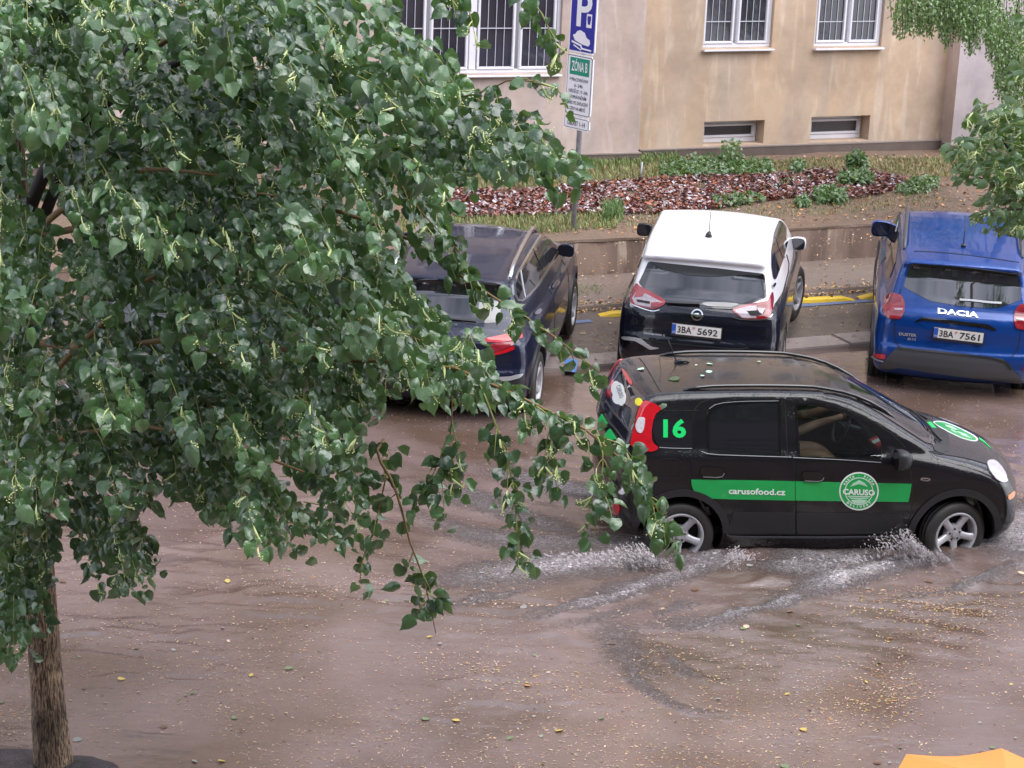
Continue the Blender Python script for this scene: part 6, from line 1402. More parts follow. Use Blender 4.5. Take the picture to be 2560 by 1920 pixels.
def br(pts, r0, r1, m='twig'):
    P = [aty(u, v, y) for u, v, y in pts]; C, L_ = curve3(P, 14); MB().tube([c-org for c in C], list(np.linspace(r0, r1, 14)), 7).build('branch', K[m], lin, True); return P
LIMBS = [([(46, 600, 12.46), (110, 420, 12.2), (211, 270, 11.9), (295, 177, 11.7), (367, 63, 11.5), (430, -60, 11.2)], .045, .03, 'bark_dark'),
 ([(60, 700, 12.46), (150, 420, 12.3), (262, 250, 12.1), (350, 190, 12.0), (481, 143, 11.8), (640, 90, 11.5), (755, 42, 11.3), (903, -4, 11.1)], .04, .012, 'bark_dark'),
 ([(76, 1000, 12.46), (180, 880, 11.9), (274, 794, 11.4), (329, 727, 11.2), (401, 676, 11.0), (560, 640, 10.8)], .022, .008, 'twig'),
 ([(80, 1120, 12.46), (200, 1080, 11.6), (367, 1064, 11.0), (422, 1072, 10.9), (506, 1098, 10.7), (603, 1123, 10.5), (760, 1180, 10.3)], .022, .006, 'twig'),
 ([(50, 620, 12.46), (150, 520, 11.8), (320, 430, 11.2), (400, 420, 10.8), (560, 440, 10.5)], .025, .008, 'twig'),
 ([(60, 850, 12.46), (250, 880, 11.8), (498, 832, 11.2), (624, 853, 11.0), (800, 900, 10.8), (960, 905, 10.7), (1100, 905, 10.6), (1253, 960, 10.5), (1329, 1012, 10.45), (1394, 1039, 10.4), (1476, 1080, 10.35), (1525, 1101, 10.3), (1579, 1139, 10.25), (1611, 1215, 10.2), (1655, 1302, 10.2), (1677, 1345, 10.2)], .024, .0035, 'twig'),
 ([(46, 600, 12.46), (250, 560, 12.0), (500, 500, 11.7), (700, 480, 11.5), (911, 549, 11.3), (995, 586, 11.2), (1080, 624, 11.15), (1132, 679, 11.1), (1215, 729, 11.05), (1282, 775, 11.0), (1364, 818, 11.0), (1414, 871, 11.0), (1500, 932, 11.0)], .024, .003, 'twig'),
 ([(211, 270, 11.9), (450, 60, 11.6), (620, 60, 11.5), (742, 110, 11.4), (869, 165, 11.35), (995, 211, 11.3), (1080, 245, 11.25), (1185, 308, 11.2), (1300, 370, 11.2), (1400, 400, 11.2), (1440, 400, 11.2)], .020, .003, 'twig'),
 ([(367, 63, 11.5), (600, -60, 11.5), (820, 20, 11.4), (907, 34, 11.4), (1004, 112, 11.35), (1071, 160, 11.3), (1126, 198, 11.3), (1177, 228, 11.3), (1227, 278, 11.3), (1258, 318, 11.3)], .016, .003, 'twig'),
 ([(1100, 250, 11.3), (1156, 243, 11.2), (1227, 224, 11.1), (1275, 195, 11.05), (1335, 205, 11.0), (1395, 222, 11.0)], .006, .003, 'twig'),
 ([(960, 1100, 10.9), (933, 1129, 10.8), (982, 1199, 10.7), (1009, 1291, 10.65), (1025, 1362, 10.6), (1053, 1422, 10.6), (1069, 1487, 10.6), (1090, 1584, 10.6)], .010, .002, 'twig'),
 ([(966, 1188, 10.7), (950, 1260, 10.7), (939, 1324, 10.7), (890, 1432, 10.7)], .005, .002, 'twig'),
 ([(1130, 990, 10.7), (1130, 1060, 10.7), (1118, 1130, 10.65), (1085, 1215, 10.6)], .005, .002, 'twig'),
 ([(1200, 960, 10.5), (1243, 1069, 10.4), (1280, 1183, 10.35), (1291, 1297, 10.3), (1302, 1400, 10.3)], .006, .002, 'green_twig'),
 ([(1340, 1016, 10.4), (1373, 1036, 10.4), (1378, 1120, 10.35), (1370, 1190, 10.3)], .005, .002, 'green_twig'),
 ([(1490, 1085, 10.3), (1510, 1130, 10.25), (1502, 1210, 10.2), (1495, 1290, 10.2)], .005, .002, 'green_twig'),
 ([(742, 250, 11.3), (869, 330, 11.2), (960, 400, 11.1), (1040, 520, 11.1), (1160, 640, 11.1)], .008, .003, 'twig'),
 ([(560, 640, 10.8), (700, 748, 10.7), (797, 769, 10.6), (930, 800, 10.5), (1050, 850, 10.4)], .009, .003, 'twig'),
 ([(560, -80, 11.2), (640, -40, 11.0), (760, -30, 10.9), (860, 10, 10.9)], .009, .003, 'twig'),
 ([(1000, -160, 11.0), (1090, -60, 11.0), (1150, 0, 11.0), (1180, 40, 11.0)], .006, .002, 'green_twig'),
 ([(1180, -160, 11.0), (1290, -60, 11.0), (1345, 20, 11.0), (1372, 70, 11.0), (1398, 118, 11.0)], .006, .002, 'green_twig'),
 ([(42, -20, 11.0), (46, 60, 11.0), (110, 20, 10.8), (180, -30, 10.8)], .012, .006, 'twig'),
 ([(90, 1300, 12.46), (60, 1380, 12.2), (40, 1460, 12.0), (30, 1560, 11.9)], .012, .003, 'twig'),
 ([(46, 600, 12.46), (20, 420, 12.0), (-10, 250, 11.6), (-60, 100, 11.4)], .03, .015, 'bark_dark')]
P_l = [br(*x) for x in LIMBS]
# leafy ends of the long branches, drooping shoots on both sides
def shoots(P, t0, t1, n, ln=(.18, .35), dz=(-.16, .02), per_m=30, size=(.055, .085), fl=.3, tone=(.15, .75), seed=0):
    r = np.random.default_rng(seed); C, L_ = curve3(P, 40)
    for k in range(n):
        t = t0+(t1-t0)*(k+r.random())/n; b = C[int(t*39)]; T = nrm(C[min(39, int(t*39)+2)]-C[max(0, int(t*39)-2)]); sd = nrm(np.cross(T, [0, 0, 1]))*(1 if k % 2 else -1)
        d = nrm(T*.7+sd*.45+np.array([0, 0, r.uniform(*dz)/.25])+r.normal(0, .15, 3)); l_ = r.uniform(*ln); e = b+d*l_; m_ = b+d*l_*.5+np.array([0, 0, .02])
        fo.leafy([b, m_, e+[0, 0, -.05]], per_m, size, flowers=int(r.random() < fl)*2, tone=tone, hang=.75)
for i, t0, n_, pm in ((5, .50, 40, 24), (6, .42, 20, 19), (7, .36, 34, 25), (8, .5, 9, 16), (9, .25, 5, 20), (11, .3, 4, 22), (12, .3, 8, 26), (13, .2, 13, 22), (14, .25, 8, 22), (15, .2, 7, 22), (16, .2, 14, 24), (17, .2, 16, 24), (18, .0, 10, 26), (19, .3, 6, 24), (20, .35, 6, 24), (21, .1, 8, 26), (22, .2, 9, 26)):
    shoots(P_l[i], t0, 1., n_, per_m=pm, seed=i*7+1, ln=(.08, .16) if i in (6, 8, 9, 11, 13, 14, 15, 19, 20) else (.10, .22) if i == 5 else (.14, .30))
    fo.leafy(P_l[i], 12, (.055, .08), t0=t0, tone=(.2, .8), twig=False)
# dangling twig: only a tuft at its foot and a few leaves above
C_, _ = curve3(P_l[10], 30)
for k, (t, n_) in enumerate(((.02, 2), (.2, 2), (.34, 1), (.62, 1), (.72, 3), (.80, 3), (.86, 2))):
    for q in range(n_):
        b = C_[int(t*29)]; d = nrm(fo.r.normal(0, .6, 3)*[1, .5, .3]+[0, 0, -.7]); fo.leafy([b, b+d*.05, b+d*.11], 38, (.06, .085), hang=1.0, tone=(.05, .5))
DENSE = [(-60, -60), (905, -60), (1000, 60), (1060, 140), (1130, 215), (1200, 270), (1290, 335), (1405, 390), (1430, 430), (1385, 460), (1300, 430), (1210, 470), (1150, 500), (1180, 545), (1140, 600), (1055, 605), (1045, 655), (1040, 735), (1075, 800), (1140, 850), (1235, 880), (1270, 950), (1250, 1020), (1170, 1045), (1100, 1040), (1010, 1035), (955, 1065), (925, 1105), (895, 1150), (905, 1235), (960, 1290), (915, 1395), (880, 1390), (780, 1440), (740, 1460), (690, 1440), (640, 1400), (560, 1330), (480, 1310), (430, 1340), (410, 1480), (340, 1490), (240, 1470), (190, 1440), (150, 1340), (120, 1500), (140, 1640), (60, 1690), (-60, 1700)]
Dn = np.array(DENSE, float); r = fo.r; cnt = 0
VOID = [(560, 1050, 70, 42), (470, 800, 30, 18), (830, 150, 22, 50), (880, 60, 30, 40), (700, 250, 30, 26), (970, 560, 30, 24), (300, 210, 34, 22), (210, 1260, 60, 40), (760, 1240, 50, 30), (880, 1210, 40, 50)]
while cnt < 700:
    u, v = r.uniform(-60, 1440), r.uniform(-60, 1700)
    if not inpoly(np.array([[u, v]]), Dn)[0]: continue
    if any(((u-a)/c)**2+((v-b)/d)**2 < 1 for a, b, c, d in VOID): continue
    if fbm(np.array([u/170.]), np.array([v/110.]), 3, 77)[0] < .36 and r.random() < .7: continue
    cnt += 1; ph = (v+90*math.sin(u/210.+1.3)+60*fbm(np.array([u/150.]), np.array([v/400.]), 2, 12)[0]+.12*u)/235.; fr_ = ph-math.floor(ph); y = 12.6-2.7*fr_+r.normal(0, .16)
    if v > 1300 and u < 300: y = r.uniform(11.2, 12.2)
    tip = aty(u, v, y); aw = nrm(tip-np.array([-2.95, TY, tip[2]+.3]))
    base = tip-aw*r.uniform(.30, .55)+np.array([0, .10, .16])+r.normal(0, .05, 3); midp = (tip+base)/2+np.array([0, 0, .09])
    # keep the whole shoot inside the traced crown
    if not inpoly(np.array([project(base)]).reshape(1, 2), Dn)[0]: base = tip+(base-tip)*.45
    shelf = fbm(np.array([u/260.]), np.array([v/130.]), 3, 55)[0]  # bough tops get lighter leaf tone: young green plus painted light
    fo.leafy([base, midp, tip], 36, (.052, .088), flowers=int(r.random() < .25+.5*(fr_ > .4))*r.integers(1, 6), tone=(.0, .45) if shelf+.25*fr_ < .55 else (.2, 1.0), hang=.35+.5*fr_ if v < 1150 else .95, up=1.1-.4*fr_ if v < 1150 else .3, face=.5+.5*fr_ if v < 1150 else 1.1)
# deeper layer behind, crown shade put into its darker leaf tone
cnt = 0
while cnt < 430:
    u, v = r.uniform(-60, 1300), r.uniform(-60, 1500)
    if not inpoly(np.array([[u+30, v+25], [u-20, v-10]]), Dn).all(): continue
    if any(((u-a)/c)**2+((v-b)/d)**2 < 1 for a, b, c, d in VOID): continue
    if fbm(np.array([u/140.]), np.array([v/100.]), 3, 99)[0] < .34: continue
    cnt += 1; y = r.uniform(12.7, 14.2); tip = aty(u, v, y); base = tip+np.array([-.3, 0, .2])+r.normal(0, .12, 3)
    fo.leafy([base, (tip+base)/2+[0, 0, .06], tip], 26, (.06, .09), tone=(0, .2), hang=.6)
pos, X, Z, S_z, tone = fo.arrays(); var = r.integers(0, len(LV), len(pos)); print('linden leaves', len(pos))
uu, vv = project(pos); dist = np.linalg.norm(pos-CAMO, axis=1); ok = (uu > 10) & (uu < 2550) & (vv > 10) & (vv < 1900); order = np.argsort(-(S_z/dist)*ok*np.where(pos[:, 1] < 10.9, 1.3, 1)); big = order[:300]; rest = np.ones(len(pos), bool); rest[big] = False
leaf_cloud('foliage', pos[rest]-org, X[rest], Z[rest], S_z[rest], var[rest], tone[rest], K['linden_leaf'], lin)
leaf_objects(big, pos, X, Z, S_z, var, tone, 'linden_leaf', lin, org)
fo.flowers('flowers', K['flower_bract'], lin, org)
fo.tw.v = [tuple(np.array(v)-org) for v in fo.tw.v]; o = fo.tw.build('twigs', K['green_twig'], lin, True); o['kind'] = 'stuff'

# --- lighter linden reaching in from the right
f2 = Foliage(31); RY = 17.0
R8 = lambda *p: [(2200+u/2.675, v/2.675) for u, v in p]
rt_org = aty(2790, 1100, RY); rt_org[2] = .0
rl = thing('linden_tree', 'linden with pale curled leaves reaching in at the right edge over the blue car', 'tree', tuple(rt_org))
tp = aty(2770, -200, RY)
MB().tube([(0, 0, -.1), (0, 0, 2.0), tuple(tp-rt_org)], [.12, .10, .06], 14).build('trunk', K['bark'], rl, True)
def br2(pts, r0, r1):
    P = [aty(u, v, y) for u, v, y in pts]; C, _ = curve3(P, 12); MB().tube([c-rt_org for c in C], list(np.linspace(r0, r1, 12)), 6).build('branch', K['bark_dark'], rl, True); return P
RB = [br2(*x) for x in (([(2785, 600, 17), (2650, 460, 17), (2560, 420, 16.9), (2500, 345, 16.8), (2475, 290, 16.8), (2450, 255, 16.8)], .03, .004),
    ([(2785, 620, 17), (2650, 500, 16.8), (2560, 470, 16.6), (2460, 450, 16.5), (2380, 420, 16.4)], .025, .004),
    ([(2785, 660, 17), (2650, 560, 16.8), (2560, 520, 16.6), (2500, 520, 16.5), (2440, 540, 16.4)], .02, .004),
    ([(2785, 350, 17), (2700, 200, 16.9), (2620, 120, 16.8), (2560, 100, 16.8)], .02, .005))]
RD = np.array(R8((520, 770), (580, 690), (660, 660), (700, 750), (800, 770), (870, 840), (963, 840), (1300, 800), (1300, 1800), (963, 1560), (880, 1560), (830, 1480), (760, 1560), (700, 1510), (600, 1490), (640, 1400), (740, 1220), (640, 1230), (560, 1260), (480, 1190), (430, 1090), (420, 1010), (500, 950), (620, 930), (640, 870), (560, 820)))
cnt = 0
while cnt < 150:
    u, v = r.uniform(2340, 2680), r.uniform(240, 640)
    if not inpoly(np.array([[u, v]]), RD)[0]: continue
    cnt += 1; y = r.uniform(16.2, 17.6); tip = aty(u, v, y); base = tip+np.array([.28, .05, .06])+r.normal(0, .07, 3); f2.leafy([base, (base+tip)/2+[0, 0, .04], tip], 28, (.055, .085), flowers=int(r.random() < .6)*3, tone=(.1, .9), hang=.3, wind=(-.35, 0, .05), up=.5, face=.6)
for P in RB[:3]: f2.leafy(P, 16, (.055, .08), t0=.45, tone=(.2, .9), twig=False)
cnt = 0
while cnt < 26:
    u, v = r.uniform(2520, 2650), r.uniform(-20, 230); cnt += 1; tip = aty(u, v, r.uniform(16.5, 17.3)); base = tip+np.array([.25, 0, .08]); f2.leafy([base, (base+tip)/2, tip], 26, (.055, .085), flowers=2, tone=(.3, 1), hang=.3, wind=(-.3, 0, 0))
pos, X, Z, S_z, tone = f2.arrays(); var = r.choice([1, 3, 5, 0, 3, 5], len(pos)); uu, vv = project(pos); ok = (uu < 2555) & (vv > 5); order = np.argsort(-S_z*ok)[:300]; rest = np.ones(len(pos), bool); rest[order] = False
leaf_cloud('foliage', pos[rest]-rt_org, X[rest], Z[rest], S_z[rest], var[rest], tone[rest], K['linden_leaf_light'], rl); leaf_objects(order, pos, X, Z, S_z, var, tone, 'linden_leaf_light', rl, rt_org)
f2.flowers('flowers', K['flower_bract'], rl, rt_org)
f2.tw.v = [tuple(np.array(v)-rt_org) for v in f2.tw.v]; o = f2.tw.build('twigs', K['green_twig'], rl, True); o['kind'] = 'stuff'

# --- weeping birch before the far wall
f3 = Foliage(41); BY = 28.5
b_org = aty(2600, 350, BY); b_org[2] = .8
bt = thing('birch_tree', 'weeping birch with tiny hanging leaves in front of the lilac wall', 'tree', tuple(b_org))
bt_top = aty(2640, -500, BY)
MB().tube([(0, 0, -.2), tuple((bt_top-b_org)*.4), tuple(bt_top-b_org)], [.14, .11, .05], 12).build('trunk', K['bark_dark'], bt, True)
for k in range(7):
    u0 = 2240+50*k; P = [bt_top*(.5)+aty(2610, -100, BY)*.5, aty((u0+2620)/2, -140, BY-.3*k*.3), aty(u0, -40+12*k, BY-.4)]; C, _ = curve3(P, 10); MB().tube([c-b_org for c in C], list(np.linspace(.035, .008, 10)), 6).build('branch', K['bark_dark'], bt, True)
low = R8((80, 215), (110, 275), (180, 250), (250, 240), (330, 275), (360, 160), (430, 330), (480, 315), (540, 250), (600, 380), (640, 350), (700, 330), (740, 430), (790, 480), (770, 640), (840, 740), (880, 830), (1000, 850))
lu = np.array([p[0] for p in low]); lv = np.array([p[1] for p in low])
bl_p, bl_X, bl_Z, bl_s, bl_t = [], [], [], [], []; tw = MB()
for k in range(850):
    u = 2228+420*r.random()**.85; vb = np.interp(u, lu, lv)*r.uniform(.45, 1.02); ln = r.uniform(60, 190); v0 = vb-ln; y = BY+r.uniform(-1.0, .8)
    if u < 2250 and r.random() < .4: continue
    A = aty(u+r.normal(0, 8), v0, y); B_ = aty(u, vb, y); n = int(ln/190*26)+4; t = (np.arange(n)+r.random(n))/n; P = A+(B_-A)*t[:, None]+r.normal(0, .022, (n, 3))
    bl_p.append(P); bl_X.append(nrm(r.normal(0, .5, (n, 3))+[.1, 0, -.9])); bl_Z.append(nrm(r.normal(0, .6, (n, 3))+[0, -.7, .4])); bl_s.append(r.uniform(.034, .058, n)); bl_t.append(np.clip(r.uniform(0, 1, n)*.6+.4*(2480 > u > 2380), 0, 1))
    if k % 2: tw.tube([A-b_org, B_-b_org], .003, 3, cap=False)
pos, X, Z, S_z, tone = [np.concatenate(a) for a in (bl_p, bl_X, bl_Z, bl_s, bl_t)]
SLV = LV; qv = np.array([(0, 0, 0), (.35, .3, .05), (1, 0, -.1), (.35, -.3, .05), (.45, 0, 0.02)]); LV = [(qv, np.array([(0, 4, 1), (1, 4, 2), (2, 4, 3), (3, 4, 0)])[:, ::-1])]
leaf_cloud('foliage', pos-b_org, X, Z, S_z, np.zeros(len(pos), int), tone, K['birch_leaf'], bt)
o = tw.build('twigs', K['bark_dark'], bt, True); o['kind'] = 'stuff'
# ------------------------------------------------------------------ garden growth
mat('grass_green', (.085, .17, .04), .5, noise=(4, .6, (.14, .22, .06))); mat('grass_dry', (.33, .26, .12), .6, noise=(4, .6, (.24, .22, .09))); mat('grass_pale', (.30, .33, .12), .6); mat('weed_grey', (.15, .21, .12), .5)
def pxsample(polyg, n):
    P = np.array(polyg, float); lo, hi = P.min(0), P.max(0); out = np.zeros((0, 2))
    while len(out) < n: q = RNG.uniform(lo, hi, (n*3, 2)); out = np.concatenate([out, q[inpoly(q, P)]])
    return out[:n]
def jz(P): 
    P = P.copy(); P[:, 2] = gz(kd(P))+.0; return P
def grass(name, polyg, n, hgt_, mats_, wts, label, seed, lean=.45, wdt=.008):
    r = np.random.default_rng(seed); q = pxsample(polyg, n); P = jz(onter(q[:, 0], q[:, 1])); h = r.uniform(*hgt_, n); a = r.uniform(0, 6.28, n); ln = np.stack([np.cos(a), np.sin(a), np.zeros(n)], 1)*(lean*h*r.uniform(.3, 1.3, n))[:, None]; sd = np.stack([-np.sin(a+r.normal(0, .8, n)), np.cos(a), np.zeros(n)], 1)*wdt*.5; up_ = np.array([0, 0, 1.])*h[:, None]
    V = np.stack([P-sd, P+sd, P+up_*.6+ln*.35-sd*.8, P+up_*.6+ln*.35+sd*.8, P+up_*.85+ln], 1).reshape(-1, 3); b = np.arange(n)[:, None]*5; F_ = np.concatenate([b+np.array([[0, 1, 3]]), b+np.array([[0, 3, 2]]), b+np.array([[2, 3, 4]])])
    me = newmesh(name, V, F_, [K[m] for m in mats_], False); me.polygons.foreach_set('material_index', np.tile(r.choice(len(wts), n, p=np.array(wts)/sum(wts)), 3).astype(np.int32)); tag(link(name, me), label, 'grass', None, 'stuff')
grass('grass', [(1100, 388), (1490, 386), (1600, 388), (1700, 392), (1690, 415), (1450, 420), (1100, 430)], 8500, (.05, .16), ('grass_green', 'grass_pale', 'grass_dry'), (8, 4, 1), 'fresh green grass along the foot of the pink wall', 1)
grass('grass', [(1100, 425), (1450, 412), (1640, 405), (1660, 445), (1450, 462), (1100, 480)], 5200, (.04, .12), ('grass_dry', 'grass_pale', 'grass_green'), (5, 4, 4), 'dry yellow grass between the wall grass and the leaf litter', 2)
grass('grass', [(1000, 540), (1240, 545), (1520, 528), (1560, 545), (1540, 568), (1240, 590), (1000, 600)], 5200, (.04, .11), ('grass_pale', 'grass_green', 'grass_dry'), (5, 6, 3), 'short yellow green turf edging the top of the garden wall', 3)
grass('grass', [(1860, 405), (2100, 395), (2400, 395), (2440, 430), (2300, 450), (2180, 425), (1900, 435)], 6000, (.02, .08), ('grass_dry', 'grass_pale', 'grass_green'), (7, 2, 2), 'thin dry grass in front of the ochre wall', 4)
grass('grass', [(1505, 520), (1556, 514), (1556, 545), (1510, 553)], 900, (.10, .20), ('grass_green', 'weed_grey'), (8, 1), 'dark green grass tuft in the leaf litter beside the sign post', 5)
grass('grass', [(2010, 618), (2100, 612), (2190, 610), (2190, 630), (2100, 640), (2015, 636)], 700, (.04, .12), ('grass_green', 'grass_pale'), (5, 4), 'grass growing at the foot of the garden wall', 6) if False else None
for i, (poly_, n, lab) in enumerate((([(2010, 622), (2060, 616), (2180, 614), (2190, 628), (2090, 636), (2020, 634)], 420, 'green tufts at the foot of the garden wall by the bright blue car'), ([(1500, 648), (1535, 644), (1535, 656), (1502, 658)], 140, 'small green tuft at the foot of the garden wall'), ([(1440, 728), (1500, 722), (1500, 745), (1440, 748)], 300, 'green weeds at the pavement edge beside the dark blue car'))):
    r = np.random.default_rng(60+i); q = pxsample(poly_, n); P = onz(q[:, 0], q[:, 1], .19 if i < 2 else .12); h = r.uniform(.04, .12, n); a = r.uniform(0, 6.28, n); l_ = np.stack([np.cos(a), np.sin(a), np.zeros(n)], 1)*(h*.6)[:, None]; sd = np.stack([-np.sin(a), np.cos(a), np.zeros(n)], 1)*.005; up_ = np.array([0, 0, 1.])*h[:, None]
    V = np.stack([P-sd, P+sd, P+up_+l_], 1).reshape(-1, 3); me = newmesh('grass', V, np.arange(3*n).reshape(-1, 3), K['grass_green'] if i != 1 else K['grass_pale'], False); tag(link('grass', me), lab, 'grass', None, 'stuff')
# leaf litter: dark red wet leaves, their sky sheen painted as pale leaves
mat('litter_red', (.22, .065, .05), .3, coat=.4, noise=(20, .7, (.07, .014, .016))); mat('litter_brown', (.28, .09, .045), .4); mat('litter_pale', (.50, .42, .45), .35, coat=.4); mat('litter_grey', (.36, .33, .36), .35)
LP = [(1130, 478), (1300, 480), (1450, 466), (1560, 456), (1640, 450), (1800, 443), (1900, 440), (2040, 427), (2090, 430), (2170, 430), (2285, 455), (2265, 462), (2200, 486), (2100, 502), (2050, 498), (1960, 495), (1900, 505), (1750, 530), (1560, 536), (1450, 538), (1350, 540), (1130, 545)]
q = pxsample(LP, 17000); kk = fbm(q[:, 0]/45, q[:, 1]/22, 3, 17) > .22; q = q[kk]; P = jz(onter(q[:, 0], q[:, 1])); P[:, 2] += RNG.uniform(0, .05, len(P))
flecks('leaf_litter', P, (.04, .085), (50, 24, 14, 12), .012, (.3, .6), 22, 'dark red wet leaves, their wet sheen put in as pale ones, lying thick across the garden bed', 'leaf litter', .45, [K['litter_red'], K['litter_brown'], K['litter_pale'], K['litter_grey']])
q = pxsample([(1000, 400), (2500, 385), (2500, 520), (2200, 560), (1000, 600)], 3800); P = jz(onter(q[:, 0], q[:, 1])); flecks('leaf_litter', P, (.02, .06), (10, 30, 6, 2), .012, (.3, .8), 23, 'scattered straw coloured petals and twigs over the bare garden soil', 'leaf litter', .4, [K['petal_brown'], K['petal_orange'], K['petal_cream'], K['litter_pale']])
grass('grass', LP, 1500, (.03, .11), ('weed_grey', 'grass_pale', 'grass_green', 'grass_dry'), (4, 3, 3, 3), 'sparse grey green blades poking up through the leaf litter', 44)
grass('grass', [(1560, 540), (1900, 510), (2290, 480), (2400, 500), (2300, 520), (1900, 545), (1560, 568)], 2200, (.015, .06), ('grass_dry', 'grass_pale', 'weed_grey'), (6, 3, 3), 'thin straw coloured grass between the leaf litter and the wall top', 45)
# leafy weeds and a small bush, each its own plant
LV = SLV
def weed(name, label, cat, region, n, hgt_, size, mname, seed, group=None, dome=False):
    r = np.random.default_rng(seed); q = pxsample(region, n); P = jz(onter(q[:, 0], q[:, 1])); c = P.mean(0); c[2] = gz(kd(c)); h = r.random(n)**.7*hgt_
    if dome: d = np.linalg.norm((P-c)[:, :2], axis=1); h = hgt_*np.sqrt(np.clip(1-(d/(d.max()+.02))**2, .02, 1))*r.uniform(.4, 1, n)
    P[:, 2] += h; t = thing(name, label, cat, tuple(c), (0, 0, 0), group); X = nrm(r.normal(0, .6, (n, 3))+np.array([0, 0, -.15])+nrm(P-c)*.5); Z = nrm(r.normal(0, .4, (n, 3))+[0, -.4, .8])
    leaf_cloud('foliage', P-c, X, Z, r.uniform(*size, n), r.integers(0, 8, n), r.random(n), K[mname], t)
    m = MB()
    for k in range(0, n, 6): m.tube([(P[k]-c)*[1, 1, 0]*.6, P[k]-c], .003, 3, cap=False)
    o = m.build('stems', K['green_twig'], t); o['kind'] = 'stuff'
G = 'leafy weeds in the garden bed'
weed('ground_ivy', 'bright green weeds in a long patch under the left ochre windows', 'weeds', [(1645, 428), (1700, 405), (1800, 400), (1925, 412), (1930, 438), (1800, 443), (1660, 446)], 1500, .11, (.03, .06), 'weed_leaf', 1, G)
weed('tall_weed', 'taller pale green weed rising from the long weed patch', 'weeds', [(1800, 405), (1850, 402), (1850, 425), (1805, 425)], 160, .34, (.03, .055), 'weed_leaf', 2, G)
weed('ground_ivy', 'small green weed clump left of the little bush, above the litter', 'weeds', [(1975, 415), (2012, 412), (2015, 432), (1978, 434)], 160, .12, (.03, .05), 'weed_leaf', 3, G)
weed('weed_clump', 'grey green wilted weed clump below the little bush', 'weeds', [(2030, 490), (2080, 478), (2118, 495), (2110, 512), (2040, 512)], 330, .14, (.04, .07), 'weed_leaf', 4, G)
weed('weed_clump', 'low grey green clump behind the roof of the white-roofed hatchback', 'weeds', [(1990, 505), (2020, 500), (2022, 518), (1992, 520)], 130, .10, (.04, .06), 'weed_leaf', 5, G)
weed('weed_clump', 'grey green creeping weeds right of the leaf litter', 'weeds', [(2240, 480), (2280, 455), (2350, 450), (2340, 475), (2270, 492)], 330, .10, (.035, .06), 'weed_leaf', 6, G)
weed('weed_clump', 'flat weeds inside the leaf litter left of the small bush', 'weeds', [(1890, 455), (1990, 450), (2000, 470), (1900, 475)], 90, .05, (.04, .06), 'weed_leaf', 7, G)
weed('weed_clump', 'thin weeds showing over the white roof among the litter', 'weeds', [(1780, 500), (1900, 488), (1910, 510), (1790, 522)], 260, .10, (.035, .06), 'weed_leaf', 8, G)
weed('small_bush', 'small round light green bush standing in the leaf litter', 'bush', [(2100, 445), (2175, 445), (2180, 468), (2095, 468)], 300, .17, (.05, .08), 'weed_leaf', 9, None, True)
weed('small_bush', 'upright leafy crown of seedling standing just behind the round bush', 'bush', [(2115, 435), (2160, 432), (2160, 442), (2118, 444)], 160, .36, (.05, .08), 'weed_leaf', 10, None, True)
st = onter(1601, 448); MB().tube([st-[0, 0, .05], st+[.01, 0, .24]], .014, 6).build('stake', K['galv'], None, True); tag(bpy.data.objects['stake'], 'short dark stake standing in the dry grass near the pink wall corner', 'stake')
bk = onter(2348, 366); MB().box((0, 0, 0), (.17, .10, .06), bev=.012).build('broken_brick', mat('brick_red', (.50, .24, .16), .8, noise=(20, .6, (.6, .4, .3))), None); tag(bpy.data.objects['broken_brick'], 'small broken pinkish brick at the foot of the wall corner', 'brick'); bpy.data.objects['broken_brick'].location = tuple(bk+[0, 0, .03]); bpy.data.objects['broken_brick'].rotation_euler = (0, .1, .5)

# ------------------------------------------------------------------ leaves fallen on the delivery car
spots = [(1555+130, 877, .05, 'pale green leaf near the front end of the far roof rail'), (1769, 875.5, .035, 'thin pale leaf lying by the far roof rail'), (1610, 923, .04, 'pale leaf on the tailgate end of the black roof'), (1772, 911, .035, 'pale leaf in the middle of the black roof'), (1775, 927, .035, 'pale leaf just below another on the black roof'), (1753, 941, .025, 'small white leaf scrap on the black roof'), (1698, 947, .07, 'largest pale green leaf near the near roof rail'), (1742, 912, .015, 'tiny white petal on the black roof'), (1901, 905, .02, 'tiny petal towards the front of the black roof'), (1990, 893, .03, 'pale scrap by the front end of the far rail'), (1660, 1022, .05, 'green leaf stuck between the red tail light and the side panel')]
for i, (u, v, s_, lab) in enumerate(spots):
    P, _ = delivery.cast([(u, v)], .004); Wp = delivery.wld(P)[0]; g = grad(delivery.sh.fr, P)[0]; g = nrm(delivery.R@g)
    Pm, Fm = LV[i % 3]; me = newmesh('fallen_leaf', Pm*[1, 1, .25], Fm, K['linden_leaf_light' if s_ > .045 else 'decal_pale'], True); o = link('fallen_leaf', me); a = rnd.uniform(0, 6.28)
    X_ = nrm(np.cross(g, [math.cos(a), math.sin(a), .2])); Y_ = np.cross(g, X_); s2_ = s_*1.6; o.matrix_world = Matrix(((X_[0]*s2_, Y_[0]*s2_, g[0]*s2_, Wp[0]), (X_[1]*s2_, Y_[1]*s2_, g[1]*s2_, Wp[1]), (X_[2]*s2_, Y_[2]*s2_, g[2]*s2_, Wp[2]+.004), (0, 0, 0, 1))); tag(o, lab, 'leaf', 'leaves fallen on the delivery car')

